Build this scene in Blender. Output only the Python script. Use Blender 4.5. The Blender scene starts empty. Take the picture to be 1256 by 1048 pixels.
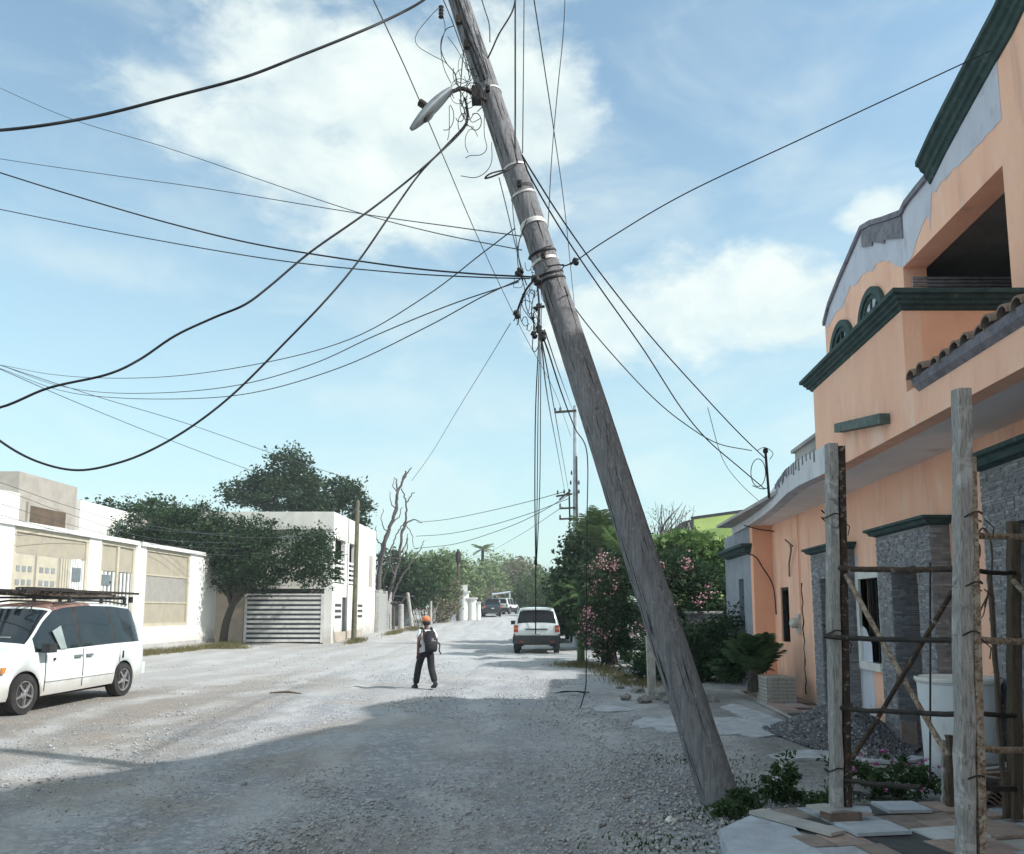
import bpy, math, random
import numpy as np
from math import sin, cos, radians, pi, tan, sqrt, atan2
from mathutils import Vector, Matrix
R = random.Random(11)
NR = np.random.RandomState(5)
sc = bpy.context.scene
COL = sc.collection

# ------------------------------------------------------------------ camera
PITCH = radians(7); F = 992.5; W0, H0 = 1256, 1048
cam = bpy.data.objects.new('camera', bpy.data.cameras.new('camera')); COL.objects.link(cam)
cam.location = (0, 0, 1.7); cam.rotation_euler = (radians(90) + PITCH, 0, 0)
cam.data.sensor_width = 36; cam.data.lens = 36 * F / W0
CY = 748 - F * tan(PITCH)
cam.data.shift_y = (CY - H0 / 2) / W0
cam.data.clip_start = .1; cam.data.clip_end = 3000
sc.camera = cam
# ------------------------------------------------------------------ light
SUN_EL, SUN_AZ = 42.0, -18.0          # azimuth measured from +X towards +Y
sc.view_settings.view_transform = 'Standard'; sc.view_settings.look = 'None'
sc.view_settings.gamma = 1; sc.view_settings.use_curve_mapping = False
sc.view_settings.exposure = 1.5
world = bpy.data.worlds.new('World'); sc.world = world; world.use_nodes = True
SKY_STRENGTH = 0.15
sun = bpy.data.objects.new('sun', bpy.data.lights.new('sun', 'SUN')); COL.objects.link(sun)
sun.data.energy = 2.0; sun.data.angle = radians(1.0); sun.data.color = (1, .965, .91)
sd = Vector((cos(radians(SUN_EL)) * cos(radians(SUN_AZ)), cos(radians(SUN_EL)) * sin(radians(SUN_AZ)), sin(radians(SUN_EL))))
sun.rotation_euler = sd.to_track_quat('Z', 'Y').to_euler(); sun.location = (30, 10, 40)

def ray(px, py):
    s, c = sin(PITCH), cos(PITCH); x = (px - 628) / F; y = (CY - py) / F
    return (x, -y * s + c, y * c + s)

def build_world():
    nt = world.node_tree; N = nt.nodes; L = nt.links; N.clear()
    out = N.new('ShaderNodeOutputWorld'); bg = N.new('ShaderNodeBackground'); bg.inputs[1].default_value = SKY_STRENGTH
    sky = N.new('ShaderNodeTexSky'); sky.sky_type = 'NISHITA'; sky.sun_disc = False
    sky.sun_elevation = radians(SUN_EL); sky.sun_rotation = radians(90 - SUN_AZ)
    sky.air_density = 1.0; sky.dust_density = 1.2; sky.ozone_density = 1.3
    tc = N.new('ShaderNodeTexCoord')
    def math_(op, a, b=None, c=None, clamp=False):
        n = N.new('ShaderNodeMath'); n.operation = op; n.use_clamp = clamp
        for i, v in enumerate((a, b, c)):
            if v is None: continue
            if isinstance(v, (int, float)): n.inputs[i].default_value = v
            else: L.new(v, n.inputs[i])
        return n.outputs[0]
    def noise(scale, detail, rough, vec, dist=0):
        n = N.new('ShaderNodeTexNoise'); n.inputs['Scale'].default_value = scale; n.inputs['Detail'].default_value = detail
        n.inputs['Roughness'].default_value = rough; n.inputs['Distortion'].default_value = dist; L.new(vec, n.inputs['Vector']); return n.outputs['Fac']
    mp = N.new('ShaderNodeMapping'); mp.inputs['Scale'].default_value = (1, 1, 1.7); L.new(tc.outputs['Generated'], mp.inputs['Vector'])
    n1 = noise(3.6, 9, .55, mp.outputs[0], .25); n2 = noise(11, 8, .6, mp.outputs[0], .3)
    nn = math_('ADD', math_('MULTIPLY', math_('SUBTRACT', n1, .5), 2.6), math_('MULTIPLY', math_('SUBTRACT', n2, .5), 1.7))
    blobs = [(575, 110, 135, 85, 1), (440, 105, 160, 90, 1), (500, 200, 195, 80, .95), (320, 165, 160, 85, .95), (215, 118, 75, 45, .85), (655, 155, 75, 60, .95), (420, 250, 170, 45, .6),
             (860, 368, 150, 66, 1), (745, 385, 85, 58, .95), (965, 385, 90, 46, .9), (1078, 258, 50, 27, .95), (745, 245, 60, 28, .45),
             (250, 250, 120, 50, .35), (110, 318, 110, 32, .35), (500, 385, 90, 36, .4), (420, 490, 190, 42, .3), (770, 575, 120, 30, .35)]
    cov = None
    for (px, py, rx, ry, amp) in blobs:
        d = Vector(ray(px, py)).normalized()
        su = N.new('ShaderNodeVectorMath'); su.operation = 'SUBTRACT'; L.new(tc.outputs['Generated'], su.inputs[0]); su.inputs[1].default_value = d
        kx = F / rx * .95; kz = F / ry * .95
        mu = N.new('ShaderNodeVectorMath'); mu.operation = 'MULTIPLY'; L.new(su.outputs[0], mu.inputs[0]); mu.inputs[1].default_value = (kx, kx * .5, kz)
        le = N.new('ShaderNodeVectorMath'); le.operation = 'LENGTH'; L.new(mu.outputs[0], le.inputs[0])
        v = math_('ADD', math_('MULTIPLY', le.outputs['Value'], -1.0), 1.25)
        v = math_('ADD', v, math_('MULTIPLY', nn, .9))
        mr = N.new('ShaderNodeMapRange'); mr.interpolation_type = 'SMOOTHSTEP'; L.new(v, mr.inputs['Value'])
        mr.inputs['From Min'].default_value = .12; mr.inputs['From Max'].default_value = .85 if amp > .6 else 1.5; mr.inputs['To Max'].default_value = amp
        cov = mr.outputs[0] if cov is None else math_('MAXIMUM', cov, mr.outputs[0])
    inner = N.new('ShaderNodeMapRange'); L.new(noise(6.5, 8, .6, mp.outputs[0], .6), inner.inputs['Value']); inner.inputs['From Min'].default_value = .36; inner.inputs['From Max'].default_value = .56; inner.inputs['To Min'].default_value = .72; inner.inputs['To Max'].default_value = 1
    cov = math_('MULTIPLY', cov, inner.outputs[0])
    # scattered cloud over the unseen sky, thickened to brighten the shade, and thin veil everywhere
    sx = N.new('ShaderNodeSeparateXYZ'); L.new(tc.outputs['Generated'], sx.inputs[0])
    mr = N.new('ShaderNodeMapRange'); mr.interpolation_type = 'SMOOTHSTEP'; L.new(n1, mr.inputs['Value'])
    mr.inputs['From Min'].default_value = .38; mr.inputs['From Max'].default_value = .56; mr.inputs['To Max'].default_value = .95
    back = N.new('ShaderNodeMapRange'); L.new(sx.outputs['Y'], back.inputs['Value']); back.inputs['From Min'].default_value = .5; back.inputs['From Max'].default_value = .2
    cov = math_('MAXIMUM', cov, math_('MULTIPLY', mr.outputs[0], back.outputs[0]))
    mp2 = N.new('ShaderNodeMapping'); mp2.inputs['Scale'].default_value = (1.2, 1, 3.2); mp2.inputs['Rotation'].default_value = (0, .5, 0); L.new(tc.outputs['Generated'], mp2.inputs['Vector'])
    n3 = noise(3.0, 7, .6, mp2.outputs[0], .8)
    veil = N.new('ShaderNodeMapRange'); veil.interpolation_type = 'SMOOTHSTEP'; L.new(n3, veil.inputs['Value']); veil.inputs['From Min'].default_value = .42; veil.inputs['From Max'].default_value = .8; veil.inputs['To Max'].default_value = .42
    cov = math_('MAXIMUM', cov, veil.outputs[0])
    # sky colour: nishita, slightly greener, lifted towards the horizon
    tint = N.new('ShaderNodeMix'); tint.data_type = 'RGBA'; tint.blend_type = 'MULTIPLY'; tint.inputs[0].default_value = 1
    L.new(sky.outputs[0], tint.inputs[6]); tint.inputs[7].default_value = (.53, .60, .545, 1)
    hz = N.new('ShaderNodeMapRange'); hz.interpolation_type = 'SMOOTHSTEP'; L.new(sx.outputs['Z'], hz.inputs['Value']); hz.inputs['From Min'].default_value = -.02; hz.inputs['From Max'].default_value = .62
    hz.inputs['To Min'].default_value = .72; hz.inputs['To Max'].default_value = .12
    m0 = N.new('ShaderNodeMix'); m0.data_type = 'RGBA'; L.new(hz.outputs[0], m0.inputs[0]); L.new(tint.outputs[2], m0.inputs[6]); m0.inputs[7].default_value = (1.58, 2.12, 2.12, 1)
    shade = N.new('ShaderNodeMapRange'); L.new(n2, shade.inputs['Value']); shade.inputs['From Min'].default_value = .3; shade.inputs['From Max'].default_value = .7
    cc = N.new('ShaderNodeMix'); cc.data_type = 'RGBA'; L.new(shade.outputs[0], cc.inputs[0]); cc.inputs[6].default_value = (1.9, 2.2, 2.2, 1); cc.inputs[7].default_value = (2.35, 2.55, 2.45, 1)
    m1 = N.new('ShaderNodeMix'); m1.data_type = 'RGBA'; L.new(cov, m1.inputs[0]); L.new(m0.outputs[2], m1.inputs[6]); L.new(cc.outputs[2], m1.inputs[7])
    L.new(m1.outputs[2], bg.inputs[0]); L.new(bg.outputs[0], out.inputs[0])
build_world()

# ------------------------------------------------------------------ places read off the photograph
def at(px, py, Y):
    a = ray(px, py); k = Y / a[1]; return Vector((a[0] * k, Y, 1.7 + a[2] * k))
def gp(px, py, z=0.0):
    a = ray(px, py); k = (z - 1.7) / a[2]; return Vector((a[0] * k, a[1] * k, z))
HB = .075                                  # the orange house runs slightly to the right of straight ahead
def hp(px, py, n):                         # point of the house plane X = n + HB*s  ->  (s, z)
    a = ray(px, py); k = n / (a[0] - HB * a[1]); return (a[1] * k, 1.7 + a[2] * k)
def H(n, s, z): return Vector((n + HB * s, s, z))
def wl(Y): return -14.56 + .03 * (Y - 39.1)     # face of the white garden wall on the left
def wls(px): xn = (px - 628) / 1000.0; return (14.56 + .03 * 39.1) / (.03 - xn)
def gz(x, y):
    z = 0.0
    if y > 36: z += .022 * min(y - 36, 90) * (1 - math.exp(-(y - 36) / 8))
    return z

# ------------------------------------------------------------------ materials
MATS = {}
def mat(name, col, col2=None, scale=3.0, rough=.85, bump=.3, bscale=40, metal=0, spots=None, detail=6, streak=None, island=None, transl=0, spec=.3, coat=0, fac=(.4, .62), grime=None):
    m = bpy.data.materials.new(name); m.use_nodes = True; nt = m.node_tree; N = nt.nodes; L = nt.links
    p = N['Principled BSDF']; p.inputs['Roughness'].default_value = rough; p.inputs['Metallic'].default_value = metal
    p.inputs['Specular IOR Level'].default_value = spec
    if coat: p.inputs['Coat Weight'].default_value = coat; p.inputs['Coat Roughness'].default_value = .08
    tc = N.new('ShaderNodeTexCoord'); vec = tc.outputs['Object']
    if streak:
        mp = N.new('ShaderNodeMapping'); mp.inputs['Scale'].default_value = streak; L.new(vec, mp.inputs['Vector']); svec = mp.outputs[0]
    else: svec = vec
    def nz(sc_, det, v, dist=0):
        n = N.new('ShaderNodeTexNoise'); n.inputs['Scale'].default_value = sc_; n.inputs['Detail'].default_value = det; n.inputs['Roughness'].default_value = .62
        n.inputs['Distortion'].default_value = dist; L.new(v, n.inputs['Vector']); return n.outputs['Fac']
    cur = None
    if col2 is None: col2 = tuple(c * .82 for c in col)
    mr = N.new('ShaderNodeMapRange'); L.new(nz(scale, detail, svec, .3), mr.inputs['Value']); mr.inputs['From Min'].default_value = fac[0]; mr.inputs['From Max'].default_value = fac[1]
    mx = N.new('ShaderNodeMix'); mx.data_type = 'RGBA'; L.new(mr.outputs[0], mx.inputs[0]); mx.inputs[6].default_value = (*col, 1); mx.inputs[7].default_value = (*col2, 1); cur = mx.outputs[2]
    if island:
        g = N.new('ShaderNodeNewGeometry'); ra = N.new('ShaderNodeValToRGB'); L.new(g.outputs['Random Per Island'], ra.inputs[0])
        els = ra.color_ramp.elements
        for i, c in enumerate(island):
            e = els[i] if i < 2 else els.new(i / (len(island) - 1))
            e.position = i / (len(island) - 1); e.color = (*c, 1)
        m2 = N.new('ShaderNodeMix'); m2.data_type = 'RGBA'; m2.inputs[0].default_value = .75; L.new(cur, m2.inputs[6]); L.new(ra.outputs[0], m2.inputs[7]); cur = m2.outputs[2]
    if spots:
        for (scol, ssc, lo, hi, amt) in spots:
            mr2 = N.new('ShaderNodeMapRange'); mr2.interpolation_type = 'SMOOTHSTEP'; L.new(nz(ssc, 8, svec if (streak and streak[0] < 3) else vec, .5), mr2.inputs['Value']); mr2.inputs['From Min'].default_value = lo; mr2.inputs['From Max'].default_value = hi; mr2.inputs['To Max'].default_value = amt
            m2 = N.new('ShaderNodeMix'); m2.data_type = 'RGBA'; L.new(mr2.outputs[0], m2.inputs[0]); L.new(cur, m2.inputs[6]); m2.inputs[7].default_value = (*scol, 1); cur = m2.outputs[2]
    if grime:
        z0g, z1g, gcol, gam = grime; sx = N.new('ShaderNodeSeparateXYZ'); L.new(vec, sx.inputs[0])
        ad = N.new('ShaderNodeMath'); ad.operation = 'MULTIPLY_ADD'; L.new(nz(2.5, 8, vec, .5), ad.inputs[0]); ad.inputs[1].default_value = -(z1g - z0g) * 2.2; L.new(sx.outputs['Z'], ad.inputs[2])
        g1 = N.new('ShaderNodeMapRange'); g1.interpolation_type = 'SMOOTHSTEP'; L.new(ad.outputs[0], g1.inputs['Value']); g1.inputs['From Min'].default_value = z1g - (z1g - z0g) * 1.1; g1.inputs['From Max'].default_value = z0g - (z1g - z0g) * 1.1; g1.inputs['To Max'].default_value = gam
        m2 = N.new('ShaderNodeMix'); m2.data_type = 'RGBA'; L.new(g1.outputs[0], m2.inputs[0]); L.new(cur, m2.inputs[6]); m2.inputs[7].default_value = (*gcol, 1); cur = m2.outputs[2]
    L.new(cur, p.inputs['Base Color'])
    if bump:
        b = N.new('ShaderNodeBump'); b.inputs['Strength'].default_value = bump; b.inputs['Distance'].default_value = .02; L.new(nz(bscale, 6, svec), b.inputs['Height']); L.new(b.outputs[0], p.inputs['Normal'])
    if transl:
        t = N.new('ShaderNodeBsdfTranslucent'); L.new(cur, t.inputs['Color']); ms = N.new('ShaderNodeMixShader'); ms.inputs[0].default_value = transl
        L.new(p.outputs[0], ms.inputs[1]); L.new(t.outputs[0], ms.inputs[2]); L.new(ms.outputs[0], N['Material Output'].inputs[0])
    MATS[name] = m; return m

orange = mat('orange_paint', (.94, .58, .425), (.90, .52, .375), 1.6, .9, .5, 22, spots=[((.84, .52, .38), 4, .52, .75, .6), ((.93, .78, .68), 2.2, .54, .72, .55), ((.50, .36, .30), 1.6, .56, .74, .45)], streak=(1.6, 1.6, .45), grime=(.1, .7, (.42, .33, .28), .6))
orange_lit_side = mat('orange_paint_lit_side', (.93, .50, .34), (.87, .45, .30), 1.6, .9, .5, 22, spots=[((.52, .30, .22), 3, .58, .8, .35)])  # deeper orange puts the light on camera-facing walls into the paint
plaster = mat('bare_plaster', (.60, .63, .72), (.53, .56, .65), 2.5, .95, .5, 30, spots=[((.30, .29, .33), 5, .56, .72, .5)], streak=(1, 1, .5))
plaster_dark = mat('raw_cement', (.25, .25, .29), (.16, .16, .19), 7, .95, .8, 30)
green_trim = mat('green_trim', (.030, .062, .066), (.05, .088, .088), 6, .75, .5, 25, spots=[((.14, .17, .17), 9, .56, .72, .6), ((.02, .035, .04), 3, .5, .7, .6)])
soffit = mat('soffit', (.88, .87, .88), (.80, .79, .80), 1.2, .95, .25, 40, spots=[((.34, .32, .31), 1.7, .58, .8, .5)])
slab_white = mat('slab_paint', (.66, .68, .72), (.54, .56, .61), 3, .95, .5, 30, spots=[((.12, .13, .15), 6, .6, .7, .6)], streak=(1, 1, .3))
stone_dark = mat('stone_cladding', (.24, .25, .27), (.17, .175, .19), 14, .8, .6, 60, island=[(.15, .155, .17), (.29, .295, .315), (.22, .225, .24), (.44, .445, .46)])
dark = mat('dark_void', (.012, .012, .014), None, 3, .9, 0)
interior = mat('interior_grey', (.26, .28, .29), (.20, .21, .22), 2, .9, .2)
glass = mat('window_glass', (.012, .016, .02), None, 3, .06, 0, spec=.8)
blue_door = mat('blue_paint', (.02, .05, .12), (.03, .07, .14), 5, .5, .1)
white_paint = mat('white_paint', (.82, .82, .79), (.76, .76, .73), 1.2, .9, .3, 20, grime=(.3, 1.0, (.42, .38, .33), .55), spots=[((.60, .58, .54), .8, .6, .85, .3)], streak=(1, 1, .4))
white_trim = mat('white_trim', (.72, .72, .70), None, 3, .8, .2)
cream = mat('cream_paint', (.74, .73, .68), (.64, .62, .58), 1, .9, .3, 20, grime=(.1, 1.3, (.30, .28, .26), .7), spots=[((.42, .40, .36), 1.5, .55, .8, .5)], streak=(1, 1, .35))
beige_wall = mat('beige_wall', (.50, .42, .34), (.40, .35, .30), 1.2, .9, .3, 30, spots=[((.16, .15, .15), 1.1, .55, .75, .6)])
conc = mat('concrete', (.44, .435, .42), (.33, .325, .32), 2, .95, .5, 25, spots=[((.15, .15, .15), 3, .6, .78, .5)])
conc_lt = mat('pale_concrete', (.46, .51, .57), (.36, .40, .45), 3, .95, .5, 30, spots=[((.20, .20, .20), 6, .55, .75, .6)])
block_m = mat('cinder_block', (.38, .38, .37), (.28, .28, .28), 4, .95, .5, 30)
greyhouse = mat('grey_house', (.40, .37, .33), (.34, .31, .28), 1.5, .9, .2)
tan_metal = mat('tan_metal', (.50, .46, .36), (.44, .40, .32), 3, .6, .1)
mesh_pan = mat('screen_mesh', (.40, .36, .28), (.35, .32, .26), 3, .7, .5, 300)
mesh_grey = mat('screen_mesh_grey', (.34, .33, .30), (.30, .29, .27), 3, .7, .5, 300)
wood_pole = mat('weathered_pole', (.32, .325, .345), (.17, .17, .185), 7, .9, 1.0, 30, streak=(7, 7, .45), spots=[((.44, .43, .43), 18, .55, .7, .55), ((.08, .075, .075), 9, .6, .72, .6)], fac=(.35, .65))
wood_grey = mat('grey_timber', (.50, .49, .48), (.28, .27, .265), 12, .9, .8, 40, streak=(8, 8, .8), spots=[((.66, .66, .66), 5, .54, .62, .7), ((.07, .065, .06), 10, .6, .7, .7)])
wood_brown = mat('brown_wood', (.13, .10, .075), (.08, .06, .045), 8, .9, .7, 40, streak=(6, 6, .8))
rust = mat('rusty_iron', (.085, .055, .04), (.045, .035, .03), 15, .85, .6, 60, metal=.2, spots=[((.34, .30, .26), 24, .57, .66, .85), ((.20, .10, .05), 13, .6, .7, .6)])
rust_lt = mat('paint_flecked_iron', (.42, .37, .30), (.22, .15, .11), 22, .85, .6, 60, spots=[((.10, .06, .045), 40, .53, .62, .9)])
iron = mat('dark_iron', (.05, .042, .038), (.03, .027, .026), 12, .7, .3, 50, metal=.3, spots=[((.20, .17, .14), 22, .6, .68, .7)])
galv = mat('galvanised_band', (.62, .62, .60), (.45, .45, .44), 12, .5, .2, 40, metal=.2)
cable_m = mat('cable_rubber', (.018, .02, .024), None, 3, .65, 0)
cable_g = mat('cable_grey', (.06, .075, .085), None, 3, .6, 0)
lamp_m = mat('lamp_housing', (.20, .23, .25), (.15, .18, .20), 6, .55, .15, metal=.2)
lamp_lens = mat('lamp_lens', (.10, .10, .10), None, 3, .25, 0)
drum_m = mat('white_plastic', (.70, .74, .79), (.66, .70, .75), 2, .45, .1, 20, spots=[((.40, .30, .24), 2.5, .56, .74, .45)])
clay = mat('clay_tile', (.22, .16, .135), (.13, .10, .09), 8, .95, .6, 40, island=[(.16, .11, .09), (.27, .20, .16), (.20, .17, .155)])
brick_m = mat('old_brick', (.24, .17, .14), (.16, .12, .105), 9, .95, .7, 40)
tileA = mat('floor_tile_pink', (.40, .31, .27), (.29, .23, .21), 5, .75, .3, 40, spots=[((.10, .10, .10), 7, .58, .72, .5)])
tileB = mat('floor_tile_grey', (.42, .46, .51), (.30, .33, .37), 6, .7, .3, 40, spots=[((.48, .50, .52), 9, .6, .7, .6)])
tileC = mat('floor_tile_brown', (.28, .23, .205), (.19, .165, .15), 5, .8, .3, 40)
tileD = mat('floor_tile_dark', (.08, .085, .09), (.05, .055, .06), 5, .8, .3, 40)
tileE = mat('floor_tile_white', (.60, .64, .67), (.46, .50, .53), 5, .6, .3, 40)
tyre = mat('tyre_rubber', (.025, .025, .026), (.04, .038, .036), 9, .9, .2)
rim = mat('wheel_rim', (.45, .46, .47), (.30, .30, .31), 9, .35, .1, metal=.6)
dark_glass = mat('dark_glass', (.012, .014, .018), None, 3, .22, 0, spec=.25)
car_white = mat('car_white', (.70, .74, .74), (.62, .67, .68), 2, .3, .0, coat=.6, spots=[((.50, .46, .40), 3, .6, .85, .4)], grime=(.35, .6, (.42, .38, .33), .6))
car_roof = mat('faded_roof_paint', (.22, .125, .10), (.16, .09, .075), 6, .85, .1, spots=[((.50, .48, .46), 4, .57, .66, .5)])
car_blue = mat('car_blue', (.03, .055, .085), (.02, .04, .06), 3, .3, 0, coat=.5)
black_pl = mat('black_plastic', (.025, .027, .03), (.04, .04, .042), 6, .7, .2)
lamp_red = mat('lamp_red', (.42, .05, .03), (.30, .04, .03), 9, .25, 0)
lamp_orange = mat('lamp_orange', (.60, .26, .08), (.45, .20, .08), 9, .25, 0)
lamp_clear = mat('headlamp', (.50, .42, .27), (.62, .58, .46), 9, .2, 0)
lime = mat('lime_paint', (.50, .64, .22), (.45, .58, .20), 1.2, .9, .1)
darkroof = mat('dark_roof', (.04, .045, .05), (.07, .075, .08), 4, .9, .3)
bark = mat('bark', (.07, .06, .05), (.04, .035, .03), 9, .95, .8, 30, streak=(3, 3, .6))
deadwood = mat('dead_wood', (.13, .11, .11), (.07, .06, .06), 9, .95, .6, 30)
def leafmat(n, cols, tr=.25): return mat(n, cols[0], cols[1], 1.2, .6, 0, island=cols, transl=tr, spec=.08)
leaf_dark = leafmat('leaf_dark', [(.018, .038, .02), (.032, .06, .028), (.06, .098, .045), (.022, .044, .024)], .2)
leaf_mid = leafmat('leaf_mid', [(.055, .09, .04), (.08, .125, .05), (.13, .18, .08), (.065, .105, .045)])
leaf_far = leafmat('leaf_far', [(.14, .20, .085), (.19, .25, .12), (.25, .31, .16), (.16, .215, .105)])  # paler, with distance haze put into the leaf colours
leaf_brown = leafmat('leaf_dry', [(.18, .17, .11), (.23, .22, .15), (.14, .15, .09), (.27, .23, .17)])
leaf_bright = leafmat('leaf_bright', [(.09, .15, .05), (.13, .21, .07), (.16, .25, .09), (.07, .12, .04)])
leaf_weed = leafmat('leaf_weed', [(.035, .065, .03), (.055, .095, .042), (.08, .125, .05), (.04, .075, .03)])
leaf_palm = leafmat('leaf_palm', [(.04, .075, .036), (.07, .12, .055), (.11, .17, .085), (.05, .09, .045)])
petal_pink = leafmat('petal_pink', [(.68, .30, .36), (.76, .44, .50), (.62, .24, .30), (.80, .58, .60)], .3)
petal_mag = leafmat('petal_magenta', [(.50, .12, .32), (.62, .28, .48), (.42, .08, .26), (.60, .2, .4)], .3)
petal_white = leafmat('petal_white', [(.75, .75, .72), (.65, .65, .62), (.8, .8, .76), (.7, .7, .7)], .3)
grass_dry = leafmat('dry_grass', [(.20, .17, .09), (.14, .14, .06), (.26, .22, .13), (.10, .12, .04)], .2)
skin = mat('skin', (.12, .065, .045), None, 4, .6, .05)
cloth_white = mat('white_shirt', (.72, .76, .80), (.66, .70, .74), 9, .9, .2, 60)
cloth_dark = mat('dark_trousers', (.022, .023, .027), (.03, .03, .035), 9, .9, .3, 60)
cloth_black = mat('backpack_cloth', (.022, .022, .026), (.04, .04, .046), 12, .8, .3, 60)
cap_m = mat('orange_cap', (.62, .22, .11), (.52, .18, .09), 9, .8, .1)
stone_m = mat('gravel_stone', (.36, .36, .375), (.27, .27, .28), 2, .95, .4, 50, island=[(.24, .24, .255), (.40, .40, .41), (.32, .32, .33), (.55, .55, .55), (.42, .40, .36)])
stone_bl = mat('crushed_rock', (.11, .115, .13), (.08, .08, .09), 2, .9, .4, 50, island=[(.07, .075, .085), (.16, .165, .18), (.11, .115, .13), (.38, .385, .40)])
rock_m = mat('field_rock', (.26, .25, .24), (.17, .165, .16), 5, .95, .7, 25)
wood_plank = mat('scrap_wood', (.12, .09, .065), None, 9, .9, .4)

def ground_mat():
    m = bpy.data.materials.new('gravel_road'); m.use_nodes = True; nt = m.node_tree; N = nt.nodes; L = nt.links
    p = N['Principled BSDF']; p.inputs['Roughness'].default_value = .95; p.inputs['Specular IOR Level'].default_value = .15
    tc = N.new('ShaderNodeTexCoord'); V = tc.outputs['Object']
    def nz(s, d=8, dist=.3, v=V):
        n = N.new('ShaderNodeTexNoise'); n.inputs['Scale'].default_value = s; n.inputs['Detail'].default_value = d; n.inputs['Roughness'].default_value = .65; n.inputs['Distortion'].default_value = dist; L.new(v, n.inputs['Vector']); return n.outputs['Fac']
    def mrange(v, a, b, c=0, d=1):
        r = N.new('ShaderNodeMapRange'); r.interpolation_type = 'SMOOTHSTEP'; L.new(v, r.inputs['Value']); r.inputs['From Min'].default_value = a; r.inputs['From Max'].default_value = b; r.inputs['To Min'].default_value = c; r.inputs['To Max'].default_value = d; return r.outputs[0]
    def mix(f, a, b):
        x = N.new('ShaderNodeMix'); x.data_type = 'RGBA'
        if isinstance(f, float): x.inputs[0].default_value = f
        else: L.new(f, x.inputs[0])
        for i, c in ((6, a), (7, b)):
            if isinstance(c, tuple): x.inputs[i].default_value = (*c, 1)
            else: L.new(c, x.inputs[i])
        return x.outputs[2]
    def mt(op, a, b):
        x = N.new('ShaderNodeMath'); x.operation = op
        for i, c in ((0, a), (1, b)):
            if isinstance(c, (int, float)): x.inputs[i].default_value = c
            else: L.new(c, x.inputs[i])
        return x.outputs[0]
    vo = N.new('ShaderNodeTexVoronoi'); vo.inputs['Scale'].default_value = 30; L.new(V, vo.inputs['Vector'])
    vo2 = N.new('ShaderNodeTexVoronoi'); vo2.inputs['Scale'].default_value = 11; L.new(V, vo2.inputs['Vector'])
    sp = N.new('ShaderNodeSeparateColor'); L.new(vo.outputs['Color'], sp.inputs[0])
    sp2 = N.new('ShaderNodeSeparateColor'); L.new(vo2.outputs['Color'], sp2.inputs[0])
    mpp = N.new('ShaderNodeMapping'); mpp.inputs['Scale'].default_value = (1, .22, 1); mpp.inputs['Rotation'].default_value = (0, 0, .12); L.new(V, mpp.inputs['Vector'])
    sx0 = N.new('ShaderNodeSeparateXYZ'); L.new(V, sx0.inputs[0])
    base = mix(mrange(nz(.45, 8), .38, .62), (.29, .31, .35), (.37, .388, .415))
    base = mix(mrange(nz(1.1, 9, .5, mpp.outputs[0]), .46, .64, 0, .5), base, (.25, .255, .275))
    base = mix(mrange(nz(2.2, 9, .8, mpp.outputs[0]), .55, .68, 0, .5), base, (.52, .525, .53))
    base = mix(mrange(sp.outputs[0], 0, 1, 0, .55), base, (.22, .225, .245))
    base = mix(mrange(sp.outputs[1], .72, .9, 0, .5), base, (.60, .60, .60))
    base = mix(mrange(sp2.outputs[0], .86, .9, 0, .45), base, (.55, .55, .55))
    base = mix(mt('MULTIPLY', mrange(nz(.33, 7, .6), .47, .6, 0, .65), mrange(sx0.outputs['X'], 2.5, -3, .25, 1)), base, (.325, .29, .25))
    # beaten pale dirt on the left verge, darker soil by the planting on the right
    sx = N.new('ShaderNodeSeparateXYZ'); L.new(V, sx.inputs[0])
    lx = mt('ADD', sx.outputs['X'], mt('MULTIPLY', mt('SUBTRACT', nz(.35, 6), .5), 7))
    base = mix(mrange(lx, -2.6, -6.2, 0, .85), base, mix(mrange(nz(1.2, 8), .4, .62), (.30, .262, .225), (.26, .237, .21)))
    rx = mt('ADD', sx.outputs['X'], mt('MULTIPLY', mt('SUBTRACT', nz(.8, 6), .5), 3))
    base = mix(mrange(rx, 1.6, 2.8, 0, .6), base, mix(mrange(nz(2.2, 8), .42, .6), (.24, .235, .23), (.15, .155, .135)))
    trk = mt('ABSOLUTE', mt('SUBTRACT', mt('PINGPONG', mt('ADD', mt('ADD', sx.outputs['X'], 6.0), mt('MULTIPLY', mt('SUBTRACT', nz(.18, 4), .5), 3.5)), 1.55), .8), 0)
    base = mix(mt('MULTIPLY', mrange(trk, .5, .1, 0, .6), mrange(nz(.9, 7), .36, .6, .2, 1)), base, (.52, .525, .53))
    base = mix(mt('MULTIPLY', mrange(nz(.7, 8), .5, .66, 0, .7), mrange(nz(14, 6), .42, .6)), base, (.25, .255, .27))
    # broad pale patches; farther road lightened in colour against dark bump shading
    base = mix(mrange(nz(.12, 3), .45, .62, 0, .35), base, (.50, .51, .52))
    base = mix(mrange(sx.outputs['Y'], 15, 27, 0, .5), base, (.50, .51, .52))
    wet = mrange(nz(2.3, 7), .58, .7, 0, .5); base = mix(wet, base, (.20, .205, .22))
    L.new(base, p.inputs['Base Color'])
    h = mt('ADD', mt('MULTIPLY', vo.outputs['Distance'], -.9), mt('MULTIPLY', nz(60, 6), .8))
    h = mt('ADD', h, mt('MULTIPLY', nz(6, 6), 1.6))
    b = N.new('ShaderNodeBump'); b.inputs['Strength'].default_value = .85; b.inputs['Distance'].default_value = .03; L.new(h, b.inputs['Height']); L.new(b.outputs[0], p.inputs['Normal'])
    return m
ground_m = ground_mat()

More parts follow.
